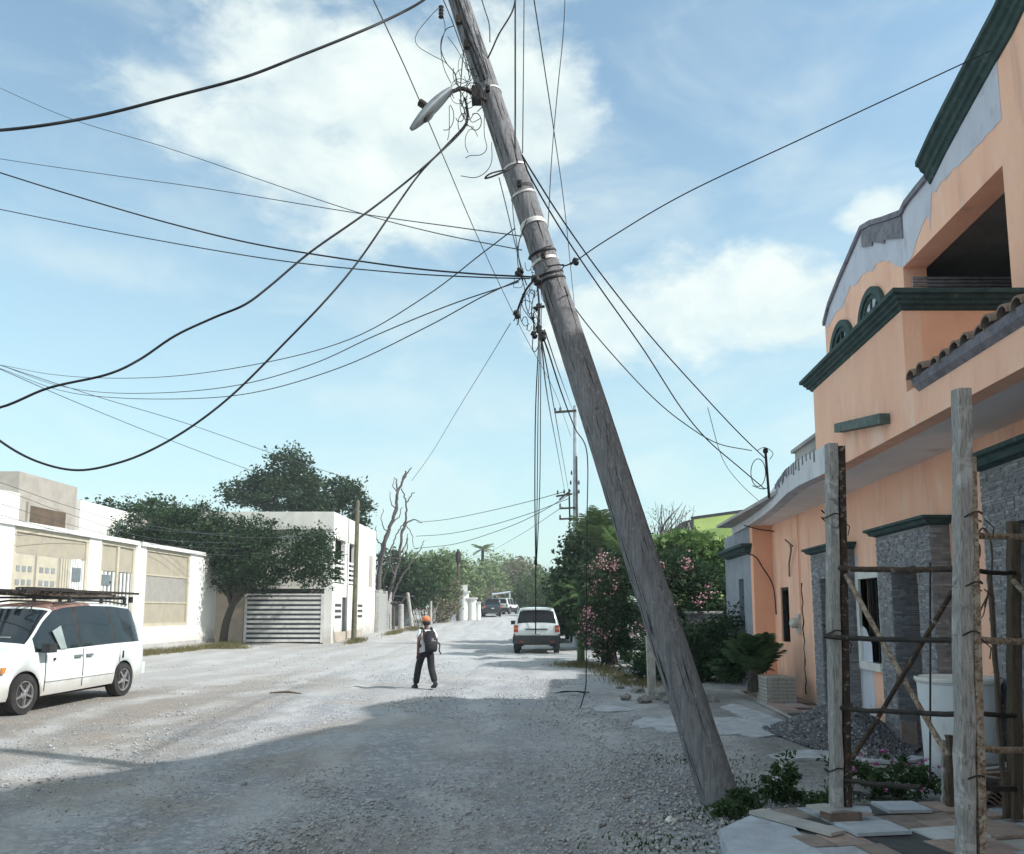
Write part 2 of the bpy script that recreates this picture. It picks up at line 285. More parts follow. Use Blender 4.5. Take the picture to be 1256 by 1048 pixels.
# ------------------------------------------------------------------ mesh helpers
class MB:
    def __init__(s): s.v = []; s.f = []
    def add(s, vs, fs):
        o = len(s.v); s.v += [tuple(v) for v in vs]; s.f += [tuple(i + o for i in f) for f in fs]; return s
    def box(s, a, b):
        (x0, y0, z0), (x1, y1, z1) = a, b
        return s.hexa([(x0, y0, z0), (x1, y0, z0), (x1, y1, z0), (x0, y1, z0), (x0, y0, z1), (x1, y0, z1), (x1, y1, z1), (x0, y1, z1)])
    def hexa(s, c):
        return s.add(c, [(3, 2, 1, 0), (4, 5, 6, 7), (0, 1, 5, 4), (1, 2, 6, 5), (2, 3, 7, 6), (3, 0, 4, 7)])
    def hbox(s, n0, n1, s0, s1, z0, z1):      # box in the orange house's frame
        return s.hexa([H(n0, s0, z0), H(n1, s0, z0), H(n1, s1, z0), H(n0, s1, z0), H(n0, s0, z1), H(n1, s0, z1), H(n1, s1, z1), H(n0, s1, z1)])
    def obox(s, c, size, M=None):
        x, y, z = [k / 2 for k in size]; c = Vector(c)
        pts = [Vector(p) for p in ((-x, -y, -z), (x, -y, -z), (x, y, -z), (-x, y, -z), (-x, -y, z), (x, -y, z), (x, y, z), (-x, y, z))]
        if M is not None: pts = [M @ p for p in pts]
        return s.hexa([c + p for p in pts])
    def tube(s, pts, r, seg=8, cap=True, flat=None, twist=0):
        pts = [Vector(p) for p in pts]; n = len(pts); rs = r if isinstance(r, (list, tuple)) else [r] * n
        vs = []; fs = []; up = None
        for i, p in enumerate(pts):
            t = (pts[min(i + 1, n - 1)] - pts[max(i - 1, 0)])
            if t.length < 1e-9: t = Vector((0, 0, 1))
            t.normalize()
            if up is None:
                up = Vector((0, 0, 1)) if abs(t.z) < .9 else Vector((0, 1, 0))
            a = t.cross(up)
            if a.length < 1e-4: a = t.orthogonal()
            a.normalize(); b = a.cross(t).normalized(); up = b
            for k in range(seg):
                th = 2 * pi * k / seg + twist
                vs.append(p + a * cos(th) * rs[i] + b * sin(th) * rs[i] * (flat or 1))
        for i in range(n - 1):
            for k in range(seg):
                k2 = (k + 1) % seg; fs.append((i * seg + k, i * seg + k2, (i + 1) * seg + k2, (i + 1) * seg + k))
        if cap: fs.append(tuple(range(seg))[::-1]); fs.append(tuple((n - 1) * seg + k for k in range(seg)))
        return s.add(vs, fs)
    def bar(s, a, b, w, h=None):              # square-section bar from a to b
        a, b = Vector(a), Vector(b); h = h or w; t = (b - a).normalized()
        up = Vector((0, 0, 1)) if abs(t.z) < .9 else Vector((0, 1, 0))
        x = t.cross(up).normalized() * w / 2; y = x.cross(t).normalized() * h / 2
        return s.hexa([a - x - y, a + x - y, a + x + y, a - x + y, b - x - y, b + x - y, b + x + y, b - x + y])
    def prism(s, poly, d):                    # polygon (3d points) swept by vector d
        n = len(poly); d = Vector(d); p = [Vector(q) for q in poly]
        return s.add(p + [q + d for q in p], [tuple(range(n))[::-1], tuple(range(n, 2 * n))] + [(i, (i + 1) % n, n + (i + 1) % n, n + i) for i in range(n)])
    def lathe(s, prof, c, seg=24, M=None):
        c = Vector(c); vs = []; fs = []
        for (r, z) in prof:
            for k in range(seg):
                p = Vector((r * cos(2 * pi * k / seg), r * sin(2 * pi * k / seg), z)); vs.append(c + (M @ p if M is not None else p))
        for i in range(len(prof) - 1):
            for k in range(seg): k2 = (k + 1) % seg; fs.append((i * seg + k, i * seg + k2, (i + 1) * seg + k2, (i + 1) * seg + k))
        fs.append(tuple(range(seg))[::-1]); fs.append(tuple((len(prof) - 1) * seg + k for k in range(seg)))
        return s.add(vs, fs)
    def sweep(s, prof, path_fn):              # prof: list of (a,b); path_fn(i)->fn(a,b)->Vector, list of stations
        n = len(prof); vs = []
        for fn in path_fn: vs += [fn(a, b) for a, b in prof]
        fs = []
        for i in range(len(path_fn) - 1):
            for k in range(n): k2 = (k + 1) % n; fs.append((i * n + k, i * n + k2, (i + 1) * n + k2, (i + 1) * n + k))
        fs.append(tuple(range(n))[::-1]); fs.append(tuple((len(path_fn) - 1) * n + k for k in range(n)))
        return s.add(vs, fs)
    def mesh(s, name, m, smooth=False, fix=True):
        me = bpy.data.meshes.new(name); me.from_pydata(s.v, [], s.f)
        if fix:
            import bmesh
            bm = bmesh.new(); bm.from_mesh(me); bmesh.ops.recalc_face_normals(bm, faces=bm.faces); bm.to_mesh(me); bm.free()
        if m: me.materials.append(m)
        if smooth:
            me.shade_smooth()
            me.set_sharp_from_angle(angle=radians(smooth if smooth > 1 else 40))
        return me
    def build(s, name, m, parent=None, smooth=False, fix=True): return link(name, s.mesh(name, m, smooth, fix), parent)

def link(name, me, parent=None):
    o = bpy.data.objects.new(name, me); COL.objects.link(o)
    if parent is not None:
        o.parent = parent; root = parent
        o.matrix_parent_inverse = world_of(parent).inverted()
    return o
def world_of(o):
    M = o.matrix_basis.copy()
    if o.parent is not None: M = world_of(o.parent) @ o.matrix_parent_inverse @ M
    return M
def thing(name, label, cat, loc=(0, 0, 0), group=None):
    o = bpy.data.objects.new(name, None); o.empty_display_size = .2; COL.objects.link(o); o.location = loc; return tag(o, label, cat, group)
def tag(o, label, cat, group=None, kind=None):
    o['label'] = label; o['category'] = cat
    if group: o['group'] = group
    if kind: o['kind'] = kind
    return o
def struct(o): o['kind'] = 'structure'; return o
def quads(name, V, m, parent=None, nper=4):
    n = len(V) // nper
    me = bpy.data.meshes.new(name); me.vertices.add(len(V)); me.vertices.foreach_set('co', np.asarray(V, dtype=np.float32).ravel())
    me.loops.add(len(V)); me.loops.foreach_set('vertex_index', np.arange(len(V), dtype=np.int32))
    me.polygons.add(n); me.polygons.foreach_set('loop_start', np.arange(0, len(V), nper, dtype=np.int32))
    me.materials.append(m); me.update(calc_edges=True)
    return link(name, me, parent)
def smoothpts(P, sub=8):
    P = [Vector(p) for p in P]
    if len(P) < 3: return [P[0].lerp(P[-1], i / sub) for i in range(sub + 1)]
    Q = [P[0] * 2 - P[1]] + P + [P[-1] * 2 - P[-2]]; out = []
    for i in range(1, len(Q) - 2):
        a, b, c, d = Q[i - 1:i + 3]
        for k in range(sub):
            t = k / sub; out.append(.5 * ((2 * b) + (c - a) * t + (2 * a - 5 * b + 4 * c - d) * t * t + (3 * b - a - 3 * c + d) * t ** 3))
    out.append(P[-1]); return out

# foliage: many small bent leaf cards spread in clumps
def leaf_cards(C, size, aspect=.55, droop=.3):
    n = len(C); a = NR.normal(size=(n, 3)); a[:, 2] = a[:, 2] * .6 - droop; a /= np.linalg.norm(a, axis=1)[:, None]
    b = np.cross(a, NR.normal(size=(n, 3))); b /= np.linalg.norm(b, axis=1)[:, None]
    s = size * (.45 + 1.2 * NR.rand(n) ** 1.6)[:, None]
    V = np.empty((n, 4, 3)); V[:, 0] = C - a * s * .5; V[:, 1] = C + b * s * aspect * .5; V[:, 2] = C + a * s * .5; V[:, 3] = C - b * s * aspect * .5
    return V.reshape(-1, 3)
def clump_points(blobs, nclump, per, csize, shell=.55):
    out = []; cents = []
    vols = np.array([b[1][0] * b[1][1] * b[1][2] for b in blobs]) ** .7; vols = vols / vols.sum()
    for (c, r), w in zip(blobs, vols):
        k = max(3, int(nclump * w)); d = NR.normal(size=(k, 3)); d /= np.linalg.norm(d, axis=1)[:, None]
        rad = shell + (1.08 - shell) * NR.rand(k) ** .7
        cc = np.array(c) + d * rad[:, None] * np.array(r); cents.append(cc)
    cents = np.concatenate(cents); pts = np.repeat(cents, per, axis=0)
    sz = csize * (.5 + .9 * NR.rand(len(cents))); pts = pts + np.clip(NR.normal(size=pts.shape), -1.7, 1.7) * np.repeat(sz, per)[:, None] * np.array([.55, .55, .38])
    return pts, cents
def tree(name, label, base, trunk, blobs, nclump, per, csize, leaf, lm, bm_=None, cat='tree', group=None, r0=.16, limbs=10, aspect=.55):
    t = thing(name, label, cat, base, group)
    pts, cents = clump_points(blobs, nclump, per, csize)
    pts = pts[pts[:, 2] > base[2] + .03]
    quads('crown', leaf_cards(pts, leaf, aspect), lm, t)
    mb = MB(); tp = smoothpts(trunk, 4); n = len(tp); mb.tube(tp, [r0 * (1 - .45 * i / (n - 1)) for i in range(n)], 8)
    top = Vector(trunk[-1])
    for i in range(limbs):
        c = Vector(cents[R.randrange(len(cents))]); st = tp[R.randrange(n // 2, n)]
        mid = st.lerp(c, .5) + Vector((R.uniform(-.2, .2), R.uniform(-.2, .2), .15 * (c - st).length))
        mb.tube(smoothpts([st, mid, c], 4), [r0 * k for k in (.45, .42, .36, .3, .25, .2, .15, .1, .05)], 5)
    mb.build('trunk', bm_ or bark, t, smooth=60)
    return t

# ------------------------------------------------------------------ ground
def build_ground():
    xs = np.concatenate([np.linspace(-200, -30, 12)[:-1], np.linspace(-30, -8, 45)[:-1], np.linspace(-8, 6, 141)[:-1], np.linspace(6, 30, 25)[:-1], np.linspace(30, 200, 12)])
    ys = np.concatenate([np.linspace(-35, 3, 12)[:-1], np.linspace(3, 14, 131)[:-1], np.linspace(14, 40, 120)[:-1], np.linspace(40, 120, 60)[:-1], np.linspace(120, 260, 12)])
    X, Y = np.meshgrid(xs, ys)
    Z = np.array([[gz(x, y) for x in (0,)] for y in ys]) + np.zeros_like(X)
    rn = np.random.RandomState(3); nz = np.zeros_like(X)
    for k in range(26):
        f = rn.uniform(.25, 3.2); a = rn.uniform(0, 2 * pi); ph = rn.uniform(0, 7)
        nz += np.sin((X * cos(a) + Y * sin(a)) * f + ph + np.sin(X * .7 + k) * .8) / (f ** .9)
    wv = .35 * np.sin(Y * .18) + .15 * np.sin(Y * .5 + 1)
    for xc_ in (-4.6, -3.1, -.9, .6):
        Z = Z - .022 * np.exp(-((X - xc_ - wv) / .2) ** 2) + .012 * np.exp(-((X - xc_ - wv - .38) / .16) ** 2)
    Z = Z + nz * .0055 - .012
    near = (Y < 30) & (X > 1.0) & (X < 5)
    Z = np.where(near, Z + .012 * np.clip(X - 1, 0, 1), Z)
    nx, ny = len(xs), len(ys)
    V = np.stack([X, Y, Z], -1).reshape(-1, 3); idx = np.arange(nx * ny).reshape(ny, nx)
    Fq = np.stack([idx[:-1, :-1], idx[:-1, 1:], idx[1:, 1:], idx[1:, :-1]], -1).reshape(-1, 4)
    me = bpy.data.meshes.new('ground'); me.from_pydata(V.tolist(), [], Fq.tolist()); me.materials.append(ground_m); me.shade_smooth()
    struct(link('ground', me))
build_ground()

def stones(name, P, sizes, m, label, parent=None, stuff=True):
    P = np.asarray(P); n = len(P)
    base = np.array([(1, 0, 0), (-1, 0, 0), (0, 1, 0), (0, -1, 0), (0, 0, 1), (0, 0, -1)], float)
    T = [(0, 2, 4), (2, 1, 4), (1, 3, 4), (3, 0, 4), (2, 0, 5), (1, 2, 5), (3, 1, 5), (0, 3, 5)]
    V = base[None] * (NR.uniform(.55, 1.15, size=(n, 6, 1))) * np.array([1, .85, .6])
    th = NR.rand(n) * 2 * pi; c, s = np.cos(th), np.sin(th)
    x = V[..., 0] * c[:, None] - V[..., 1] * s[:, None]; y = V[..., 0] * s[:, None] + V[..., 1] * c[:, None]
    V = np.stack([x, y, V[..., 2] + V[..., 0] * .25], -1) * np.asarray(sizes)[:, None, None] + P[:, None]
    Fc = (np.array(T)[None] + (np.arange(n) * 6)[:, None, None]).reshape(-1, 3)
    me = bpy.data.meshes.new(name); me.vertices.add(n * 6); me.vertices.foreach_set('co', V.astype(np.float32).ravel())
    me.loops.add(n * 24); me.loops.foreach_set('vertex_index', Fc.astype(np.int32).ravel()); me.polygons.add(n * 8); me.polygons.foreach_set('loop_start', np.arange(0, n * 24, 3, dtype=np.int32))
    me.materials.append(m); me.update(calc_edges=True)
    o = link(name, me, parent)
    if stuff and parent is None: tag(o, label, 'gravel', kind='stuff')
    elif stuff: o['kind'] = 'stuff'
    return o
def scatter_stones():
    P = []; S = []
    def add(n, fx, s0, s1):
        for _ in range(n):
            x, y = fx(); P.append((x, y, gz(x, y) - .004)); S.append(R.uniform(s0, s1) * R.uniform(.6, 1.2))
    add(14000, lambda: (R.uniform(-6.5, 3.2), 4.6 + 9 * R.random() ** 1.6), .006, .016)
    add(2600, lambda: (R.uniform(-7, 3.5), 5 + 18 * R.random()), .010, .026)
    add(3500, lambda: (R.gauss(1.6, .7), R.gauss(7.6, 1.6)), .010, .03)
    add(2600, lambda: (lambda y: (-1.9 + .35 * sin(y * .45) + R.gauss(0, .28), y))(5 + 22 * R.random() ** 1.5), .010, .028)
    add(1600, lambda: (lambda y: (1.1 + .3 * sin(y * .6 + 1) + R.gauss(0, .25), y))(5.5 + 14 * R.random()), .010, .034)
    for _ in range(26):
        cx, cy = R.uniform(-6, 2.6), 5.5 + 16 * R.random() ** 1.4; add(60, lambda: (R.gauss(cx, .22), R.gauss(cy, .3)), .010, .032)
    add(900, lambda: (R.gauss(-1, .8), R.gauss(6.6, .5)), .010, .028)
    add(1500, lambda: (R.uniform(-14, -5), R.uniform(10, 34)), .012, .035)
    add(900, lambda: (R.uniform(-5, 2.5), R.uniform(12, 34)), .012, .035)
    stones('road_gravel', P, S, stone_m, 'loose grey gravel scattered over the unpaved road')
scatter_stones()
def rock_mesh(r, seed, m, flat=.7):
    rr = random.Random(seed)
    import bmesh
    bm = bmesh.new(); bmesh.ops.create_icosphere(bm, subdivisions=2, radius=r)
    for v in bm.verts:
        d = v.co.normalized(); k = 1 + .22 * sin(d.x * 5 + seed) + .16 * sin(d.y * 7 + seed * 2) + .12 * sin(d.z * 9 + seed * 3) + rr.uniform(-.06, .06)
        v.co = Vector((d.x * 1.15, d.y, d.z * flat)) * r * k
    me = bpy.data.meshes.new('rock'); bm.to_mesh(me); bm.free(); me.materials.append(m); return me

# ------------------------------------------------------------------ orange house on the right
NW, NF, NU, NB = 4.30, 4.08, 3.37, 4.57    # wall, door frame, balcony front, set-back upper wall
ZS = 3.50                                  # underside of the eave slab
house = thing('orange_house', 'two storey orange house with green mouldings, half plastered gable and stone clad doorways', 'house', H(NW, 10, 0))
# ground floor wall, with openings cut for windows
dark_glass2 = mat('unlit_window', (.02, .022, .026), None, 3, .5, 0)
def wallstrip(mb, n0, n1, s0, s1, z0, z1, holes):
    cuts = sorted({s0, s1, *[h[0] for h in holes], *[h[1] for h in holes]}); cuts = [c for c in cuts if s0 <= c <= s1]
    for a, b in zip(cuts[:-1], cuts[1:]):
        hs = [h for h in holes if h[0] <= a + 1e-6 and h[1] >= b - 1e-6]; z = z0
        for h in sorted(hs, key=lambda q: q[2]):
            if h[2] > z: mb.hbox(n0, n1, a, b, z, h[2])
            z = h[3]
        if z < z1: mb.hbox(n0, n1, a, b, z, z1)
win_far = (hp(967, 720, NW)[0], hp(957, 720, NW)[0], 1.05, 2.15)
win_mid = (11.35, 12.15, .95, 2.15)
doors = [(9.6, 10.4, 0, 2.22), (12.7, 13.4, 0, 2.2), (5.6, 7.35, 0, 2.5)]
mb = MB(); wallstrip(mb, NW, NW + .25, -14, 17.4, -.1, ZS, [win_far, win_mid] + doors); mb.build('wall', orange, house)
# far wing that steps towards the street
wingN = 4.30 - .42
mb = MB(); mb.hbox(wingN, NW + .25, 17.4, 17.65, -.1, ZS); mb.build('wing_wall', orange_lit_side, house)
wst = wingN - .02
mb = MB(); wallstrip(mb, wingN, wingN + .2, 17.65, 20.6, -.1, ZS, [(18.45, 19.0, .9, 2.4)]); mb.build('wing_wall', mat('wing_grey', (.30, .33, .38), (.24, .27, .31), 3, .9, .4), house)
mb = MB(); mb.hbox(wingN + .12, wingN + .16, 18.45, 19.0, .9, 2.4); mb.build('window', dark_glass2, house)
cor = [(0, 0), (-.06, .03), (-.10, .03), (-.14, .10), (-.20, .12), (-.20, .17), (0, .17)]
def cornice(mb, n, s0, s1, z, k=1.0, depth=None, ret=0.25):    # green moulding on the street face with a return facing the camera
    P = [(a * k, b * k) for a, b in cor]
    st = []
    if ret: st.append(lambda a, b: H(n + ret, s0 + a * 1.0, z + b))
    st.append(lambda a, b: H(n + a, s0 + a, z + b))
    st.append(lambda a, b: H(n + a, s1 - a, z + b))
    if ret: st.append(lambda a, b: H(n + ret, s1 - a, z + b))
    mb.sweep(P, st)
mb = MB(); cornice(mb, wingN - .003, 17.7, 20.2, 2.92, 1.2, ret=.1); mb.build('wing_cornice', green_trim, house)
# stone clad doorways
def clad(mb, o, u, v, out, w, h):
    o, u, v, out = Vector(o), Vector(u), Vector(v), Vector(out); z = 0
    while z < h - .005:
        dz = min(R.uniform(.018, .034), h - z); x = 0
        while x < w - .005:
            dx = min(R.uniform(.03, .13), w - x)
            if w - x - dx < .03: dx = w - x
            d = R.uniform(.002, .014); a = o + u * (x + .002) + v * (z + .002); uu = u * (dx - .004); vv = v * (dz - .004)
            mb.add([a, a + uu, a + uu + vv, a + vv, a + out * d, a + uu + out * d, a + uu + vv + out * d, a + vv + out * d], [(4, 5, 6, 7), (0, 1, 5, 4), (1, 2, 6, 5), (2, 3, 7, 6), (3, 0, 4, 7)]); x += dx
        z += dz
def doorway(s0, s1, d0, d1, top, dtop, label, nf=NF, ck=1.0, leaf=blue_door):
    fr = MB(); U = Vector((HB, 1, 0)).normalized(); Z = Vector((0, 0, 1)); OUT = Vector((-1, HB, 0)).normalized()
    fr.hbox(nf, NW + .02, s0, d0, 0, top); fr.hbox(nf, NW + .02, d1, s1, 0, top); fr.hbox(nf, NW + .02, d0, d1, dtop, top)
    f = fr.build('door_surround', stone_dark, house)
    if label: f['label'] = label
    c = MB(); clad(c, H(nf, s0, .02), U, Z, OUT, (d0 - s0), top - .04); clad(c, H(nf, d1, .02), U, Z, OUT, (s1 - d1), top - .04); clad(c, H(nf, d0, dtop), U, Z, OUT, d1 - d0, top - dtop - .02)
    clad(c, H(nf, s0, .02), Vector((1, 0, 0)), Z, Vector((0, -1, 0)), NW - nf, top - .04)
    clad(c, H(nf, d1, .02), Vector((1, 0, 0)), Z, Vector((0, -1, 0)), NW + .25 - nf, dtop)
    co = c.build('stone_cladding', stone_dark, f, fix=False); co['kind'] = 'stuff'
    m = MB(); cornice(m, nf - .006, s0, s1, top, ck); m.build('cornice', green_trim, house)
    d = MB(); d.hbox(NW + .17, NW + .21, d0, d1, 0, dtop)
    dr = d.build('door', leaf, house)
    p = MB()
    for k in range(3): p.hbox(NW + .15, NW + .172, d0 + .12, d1 - .12, .15 + k * .68, .70 + k * .68)
    p.build('door_panel', leaf, dr)
    h = MB(); h.hbox(NW + .11, NW + .15, d0 + .06, d0 + .09, .98, 1.14); h.build('handle', galv, dr)
doorway(9.2, 10.85, 9.6, 10.4, 2.66, 2.22, 'middle doorway surround clad in dark split stone', leaf=blue_door, ck=.62)
doorway(12.35, 13.85, 12.7, 13.4, 2.62, 2.2, 'farthest doorway surround clad in dark split stone', leaf=dark, ck=.62)
doorway(5.1, 7.95, 5.6, 7.35, 3.06, 2.5, 'nearest doorway surround clad in dark split stone', nf=NF - .02, ck=.85, leaf=dark)
mb = MB(); mb.obox(H(NF + .1, 10.37, .16), (.2, .03, .28)); mb.build('loose_tile', tileA, house)
# mid window with white surround
def surround(s0, s1, z0, z1, w=.11):
    m = MB(); m.hbox(NW - .04, NW + .1, s0 - w, s0, z0 - w, z1 + w); m.hbox(NW - .04, NW + .1, s1, s1 + w, z0 - w, z1 + w)
    m.hbox(NW - .038, NW + .1, s0, s1, z1, z1 + w); m.hbox(NW - .07, NW + .1, s0, s1, z0 - w, z0)
    f = m.build('window', white_trim, house)
    g = MB(); g.hbox(NW + .12, NW + .13, s0, s1, z0, z1); g.build('pane', glass, f)
    b = MB()
    for k in range(1, 5): b.hbox(NW + .05, NW + .065, s0 + (s1 - s0) * k / 5 - .008, s0 + (s1 - s0) * k / 5 + .008, z0, z1)
    b.build('window_bars', iron, f)
surround(*win_mid)
fm = MB(); fm.hbox(NW + .03, NW + .1, win_far[0], win_far[0] + .06, win_far[2], win_far[3]); fm.hbox(NW + .03, NW + .1, win_far[1] - .06, win_far[1], win_far[2], win_far[3]); fm.hbox(NW + .032, NW + .1, win_far[0] + .06, win_far[1] - .06, win_far[3] - .06, win_far[3])
f = fm.build('window', iron, house); g = MB(); g.hbox(NW + .12, NW + .13, win_far[0], win_far[1], win_far[2], win_far[3]); g.build('pane', glass, f)
# unpainted plaster patch between doorways, cracks, meter, conduits
mb = MB(); pts = [(11.3, .1), (12.3, .1), (12.3, 2.45), (11.95, 2.5), (11.7, 2.35), (11.3, 2.38), (11.26, 2.2)]
mb.prism([H(NW - .004, s, z) for s, z in [(12.32, .12), (12.32, 2.5), (12.2, 2.55), (12.27, 1.9), (12.22, 1.3), (12.28, .12)]], (.003, 0, 0))
mb.prism([H(NW - .004, s, z) for s, z in [(12.3, .1), (12.3, 1.5), (12.0, 1.42), (11.8, 1.2), (11.78, .1)]], (.003, 0, 0)); mb.build('bare_patch', plaster, house)
mb = MB(); crack = [H(NW - .006, 15.25 + .04 * sin(k * 2.1) + R.uniform(-.015, .015), .15 + k * .12) for k in range(18)]; mb.tube(crack, [R.uniform(.006, .02) for _ in crack], 4); mb.build('wall_crack', dark, house)
mp = MB(); mp.lathe([(.09, 0), (.10, .03), (.10, .12), (.07, .16)], H(NW - .02, 15.5, 1.45), 14, Matrix.Rotation(-pi / 2, 3, 'Y')); mp.hbox(NW - .05, NW, 15.4, 15.6, 1.25, 1.62); mp.build('electric_meter', galv, house, smooth=40)
mb = MB(); mb.tube([H(NW - .03, 15.3, 1.6), H(NW - .03, 15.32, 2.4), H(NW - .03, 15.28, ZS)], .014, 6); mb.build('conduit', orange, house)
mb = MB(); mb.tube([H(NW - .03, 16.0, 2.35), H(NW - .05, 15.9, 2.6), H(NW - .08, 15.6, 2.85), H(NW - .12, 15.5, 2.95)], .018, 6); mb.tube([H(NW - .1, 15.4, 2.9), H(NW - .16, 15.7, 3.05)], .016, 6); mb.build('bent_pipe', clay, house)
mb = MB(); mb.tube(smoothpts([H(NW - .02, 17.2, 1.6), H(NW - .05, 17.25, 2.2), H(NW - .25, 17.3, 2.6), H(wingN, 17.34, 2.85), H(wingN - .2, 18.4, 3.0)], 5), .014, 5)
mb.tube(smoothpts([H(NW - .02, 17.1, 3.35), H(NW - .3, 17.2, 3.40), H(wingN - .2, 17.3, 3.5)], 5), .012, 5); mb.build('facade_cable', cable_m, house)
# eave slab with curved outer edge
edge = [(3.36, -14), (3.36, 5.8), (3.37, 10.6)]
outer = [(-14, 3.37), (5.8, 3.37), (10.45, 3.37), (11.0, 3.34), (11.6, 3.31), (12.4, 3.35), (13.2, 3.44), (14.2, 3.56), (15.5, 3.68), (17.5, 3.80), (19.3, 3.84)]
mb = MB(); pl = [H(n, s, ZS) for s, n in outer] + [H(NW + 6, 19.3, ZS), H(NW + 6, -14, ZS)]; mb.prism(pl, (0, 0, .14)); mb.build('eave_slab', soffit, house)
def slab_top(s):
    ks = [(10.4, .36), (12.5, .36), (14, .30), (16, .26), (19.3, .24)]
    for (a, za), (b, zb) in zip(ks[:-1], ks[1:]):
        if a <= s <= b: return za + (zb - za) * (s - a) / (b - a)
    return .3
fas = [(s, n) for s, n in outer if s >= 10.4]; mb = MB()
st = [((s, n), slab_top(s)) for s, n in fas]
for ((s0, n0), t0), ((s1, n1), t1) in zip(st[:-1], st[1:]):
    mb.hexa([H(n0 - .02, s0, ZS - .01), H(n0 + .16, s0, ZS - .01), H(n1 + .16, s1, ZS - .01), H(n1 - .02, s1, ZS - .01), H(n0 - .02, s0, ZS + t0), H(n0 + .16, s0, ZS + t0), H(n1 + .16, s1, ZS + t1), H(n1 - .02, s1, ZS + t1)])
mb.build('eave_fascia', slab_white, house)
for k in range(18):
    s = 10.9 + k * .16; i = [q for q in range(len(outer) - 1) if outer[q][0] <= s <= outer[q + 1][0]][0]; (a, na), (b, nb) = outer[i], outer[i + 1]; n = na + (nb - na) * (s - a) / (b - a)
    hgt = R.uniform(.07, .17); mb = MB(); mb.hbox(n - .028, n - .012, s, s + R.uniform(.03, .07), ZS + slab_top(s) - hgt, ZS + slab_top(s) + .012); mb.build('rain_stain', plaster_dark, house)
mb = MB(); mb.hbox(3.42, 3.75, 10.75, 12.2, ZS + .40, ZS + .58); mb.hbox(3.37, 3.8, 10.7, 12.25, ZS + .58, ZS + .63); mb.build('parapet_block', conc, house)
mb = MB(); mb.hbox(3.45, NW + 6, 10.9, 19.3, ZS + .14, ZS + .2); mb.build('lower_roof', conc, house)
# near single-storey roof front with fascia and clay tile edging
mb = MB(); mb.hbox(3.362, 3.55, -14, 7.9, ZS - .012, 3.86); mb.hbox(3.362, 3.55, 7.9, 10.95, ZS - .012, 4.86); mb.build('upper_front_wall', orange, house)
mb = MB(); mb.hbox(3.551, NB, 7.9, 8.1, ZS + .1, 4.86); mb.build('balcony_side_wall', orange_lit_side, house)
mb = MB(); mb.hbox(3.551, NB, 10.75, 10.95, ZS + .1, 4.86); mb.hbox(3.551, NB, 8.1, 10.75, 4.5, 4.6); mb.build('balcony_slab', orange, house)
ty0 = 7.62
under = MB(); under.sweep([(0, 0), (-.05, .05), (-.07, .12), (0, .12)], [lambda a, b: H(3.360 + a, 7.62, 3.79 + b), lambda a, b: H(3.360 + a, -14, 3.79 + b)]); under.build('tile_bed', plaster_dark, house)
te = MB(); te.hbox(3.42, NB, -14, 7.898, 3.861, 3.88); te.build('tile_roof_bed', conc, house)
proto_me = None
s = 7.52; k = 0
while s > -2:
    m = MB(); prof = []
    for q in range(9):
        th = pi * q / 8; prof.append((cos(th) * .092, sin(th) * .085))
    for q in range(8, -1, -1):
        th = pi * q / 8; prof.append((cos(th) * .075, sin(th) * .068))
    if proto_me is None:
        m.sweep(prof, [lambda a, b: Vector((-.17, a, b)), lambda a, b: Vector((.55, a * .85, b * .85 + .14))]); proto_me = m.mesh('roof_tile', clay, 50)
    o = link('roof_tile', proto_me, house); o.location = H(3.44, s, 3.90) + Vector((R.uniform(-.03, .02), 0, R.uniform(-.006, .01))); o.rotation_euler = (R.uniform(-.05, .05), 0, R.uniform(-.04, .04) - math.atan(HB)); s -= .205
mb = MB(); mb.hbox(3.36, 3.6, 7.45, 7.86, 4.0, 4.03); mb.build('loose_slab', tileE, house)
# balcony moulding (street face, mitred, camera-facing return)
mould = [(0, 0), (-.025, .015), (-.035, .04), (-.07, .055), (-.07, .08), (-.10, .10), (-.105, .125), (-.145, .14), (-.145, .185), (.10, .185), (.10, 0)]
mb = MB(); NBm = NU
mb.sweep(mould, [lambda a, b: H(NBm + a, 11.0 - a, 4.71 + b), lambda a, b: H(NBm + a, 7.9 + a, 4.71 + b), lambda a, b: H(NB - .002, 7.9 + a, 4.71 + b)])
mb.build('balcony_moulding', green_trim, house)
sA = hp(1035, 526, NU); sB = hp(1093, 514, NU)
mb = MB(); mb.hexa([H(NU - .12, sB[0], sB[1] - .05), H(NU, sB[0], sB[1] - .05), H(NU, sA[0], sA[1] - .05), H(NU - .12, sA[0], sA[1] - .05), H(NU - .12, sB[0], sB[1] + .06), H(NU, sB[0], sB[1] + .06), H(NU, sA[0], sA[1] + .06), H(NU - .12, sA[0], sA[1] + .06)])
mb.build('wall_ledge', mat('ledge_green', (.15, .19, .18), (.09, .12, .115), 9, .9, .5), house)
# set-back upper wall with gable profile and window opening
prof_px = [(1012, 398), (1018, 375), (1030, 345), (1044, 313), (1058, 281), (1070, 274), (1085, 270), (1107, 262), (1113, 250), (1128, 231), (1138, 219), (1143, 207), (1180, 140), (1225, 62), (1256, 10)]
prof = [hp(x, y, NB) for x, y in prof_px]; zl_ = prof[-1][1]; prof = sorted(prof + [(-14, zl_ + 1.5), (2, zl_ + 1.5), (4.2, zl_ + 1.35), (5.5, zl_ + .95), (6.6, zl_ + .45)])  # unseen near wall top is raised here to lengthen the road's shade
op1 = hp(1229, 195, NB); op0 = hp(1108, 335, NB); OS0, OS1, OZ = op1[0], op0[0], (op1[1] + op0[1]) / 2
def topz(s):
    for (a, za), (b, zb) in zip(prof[:-1], prof[1:]):
        if a <= s <= b: return za + (zb - za) * (s - a) / (b - a)
    return prof[-1][1]
cuts = sorted([p[0] for p in prof] + [OS0, OS1]); mb = MB()
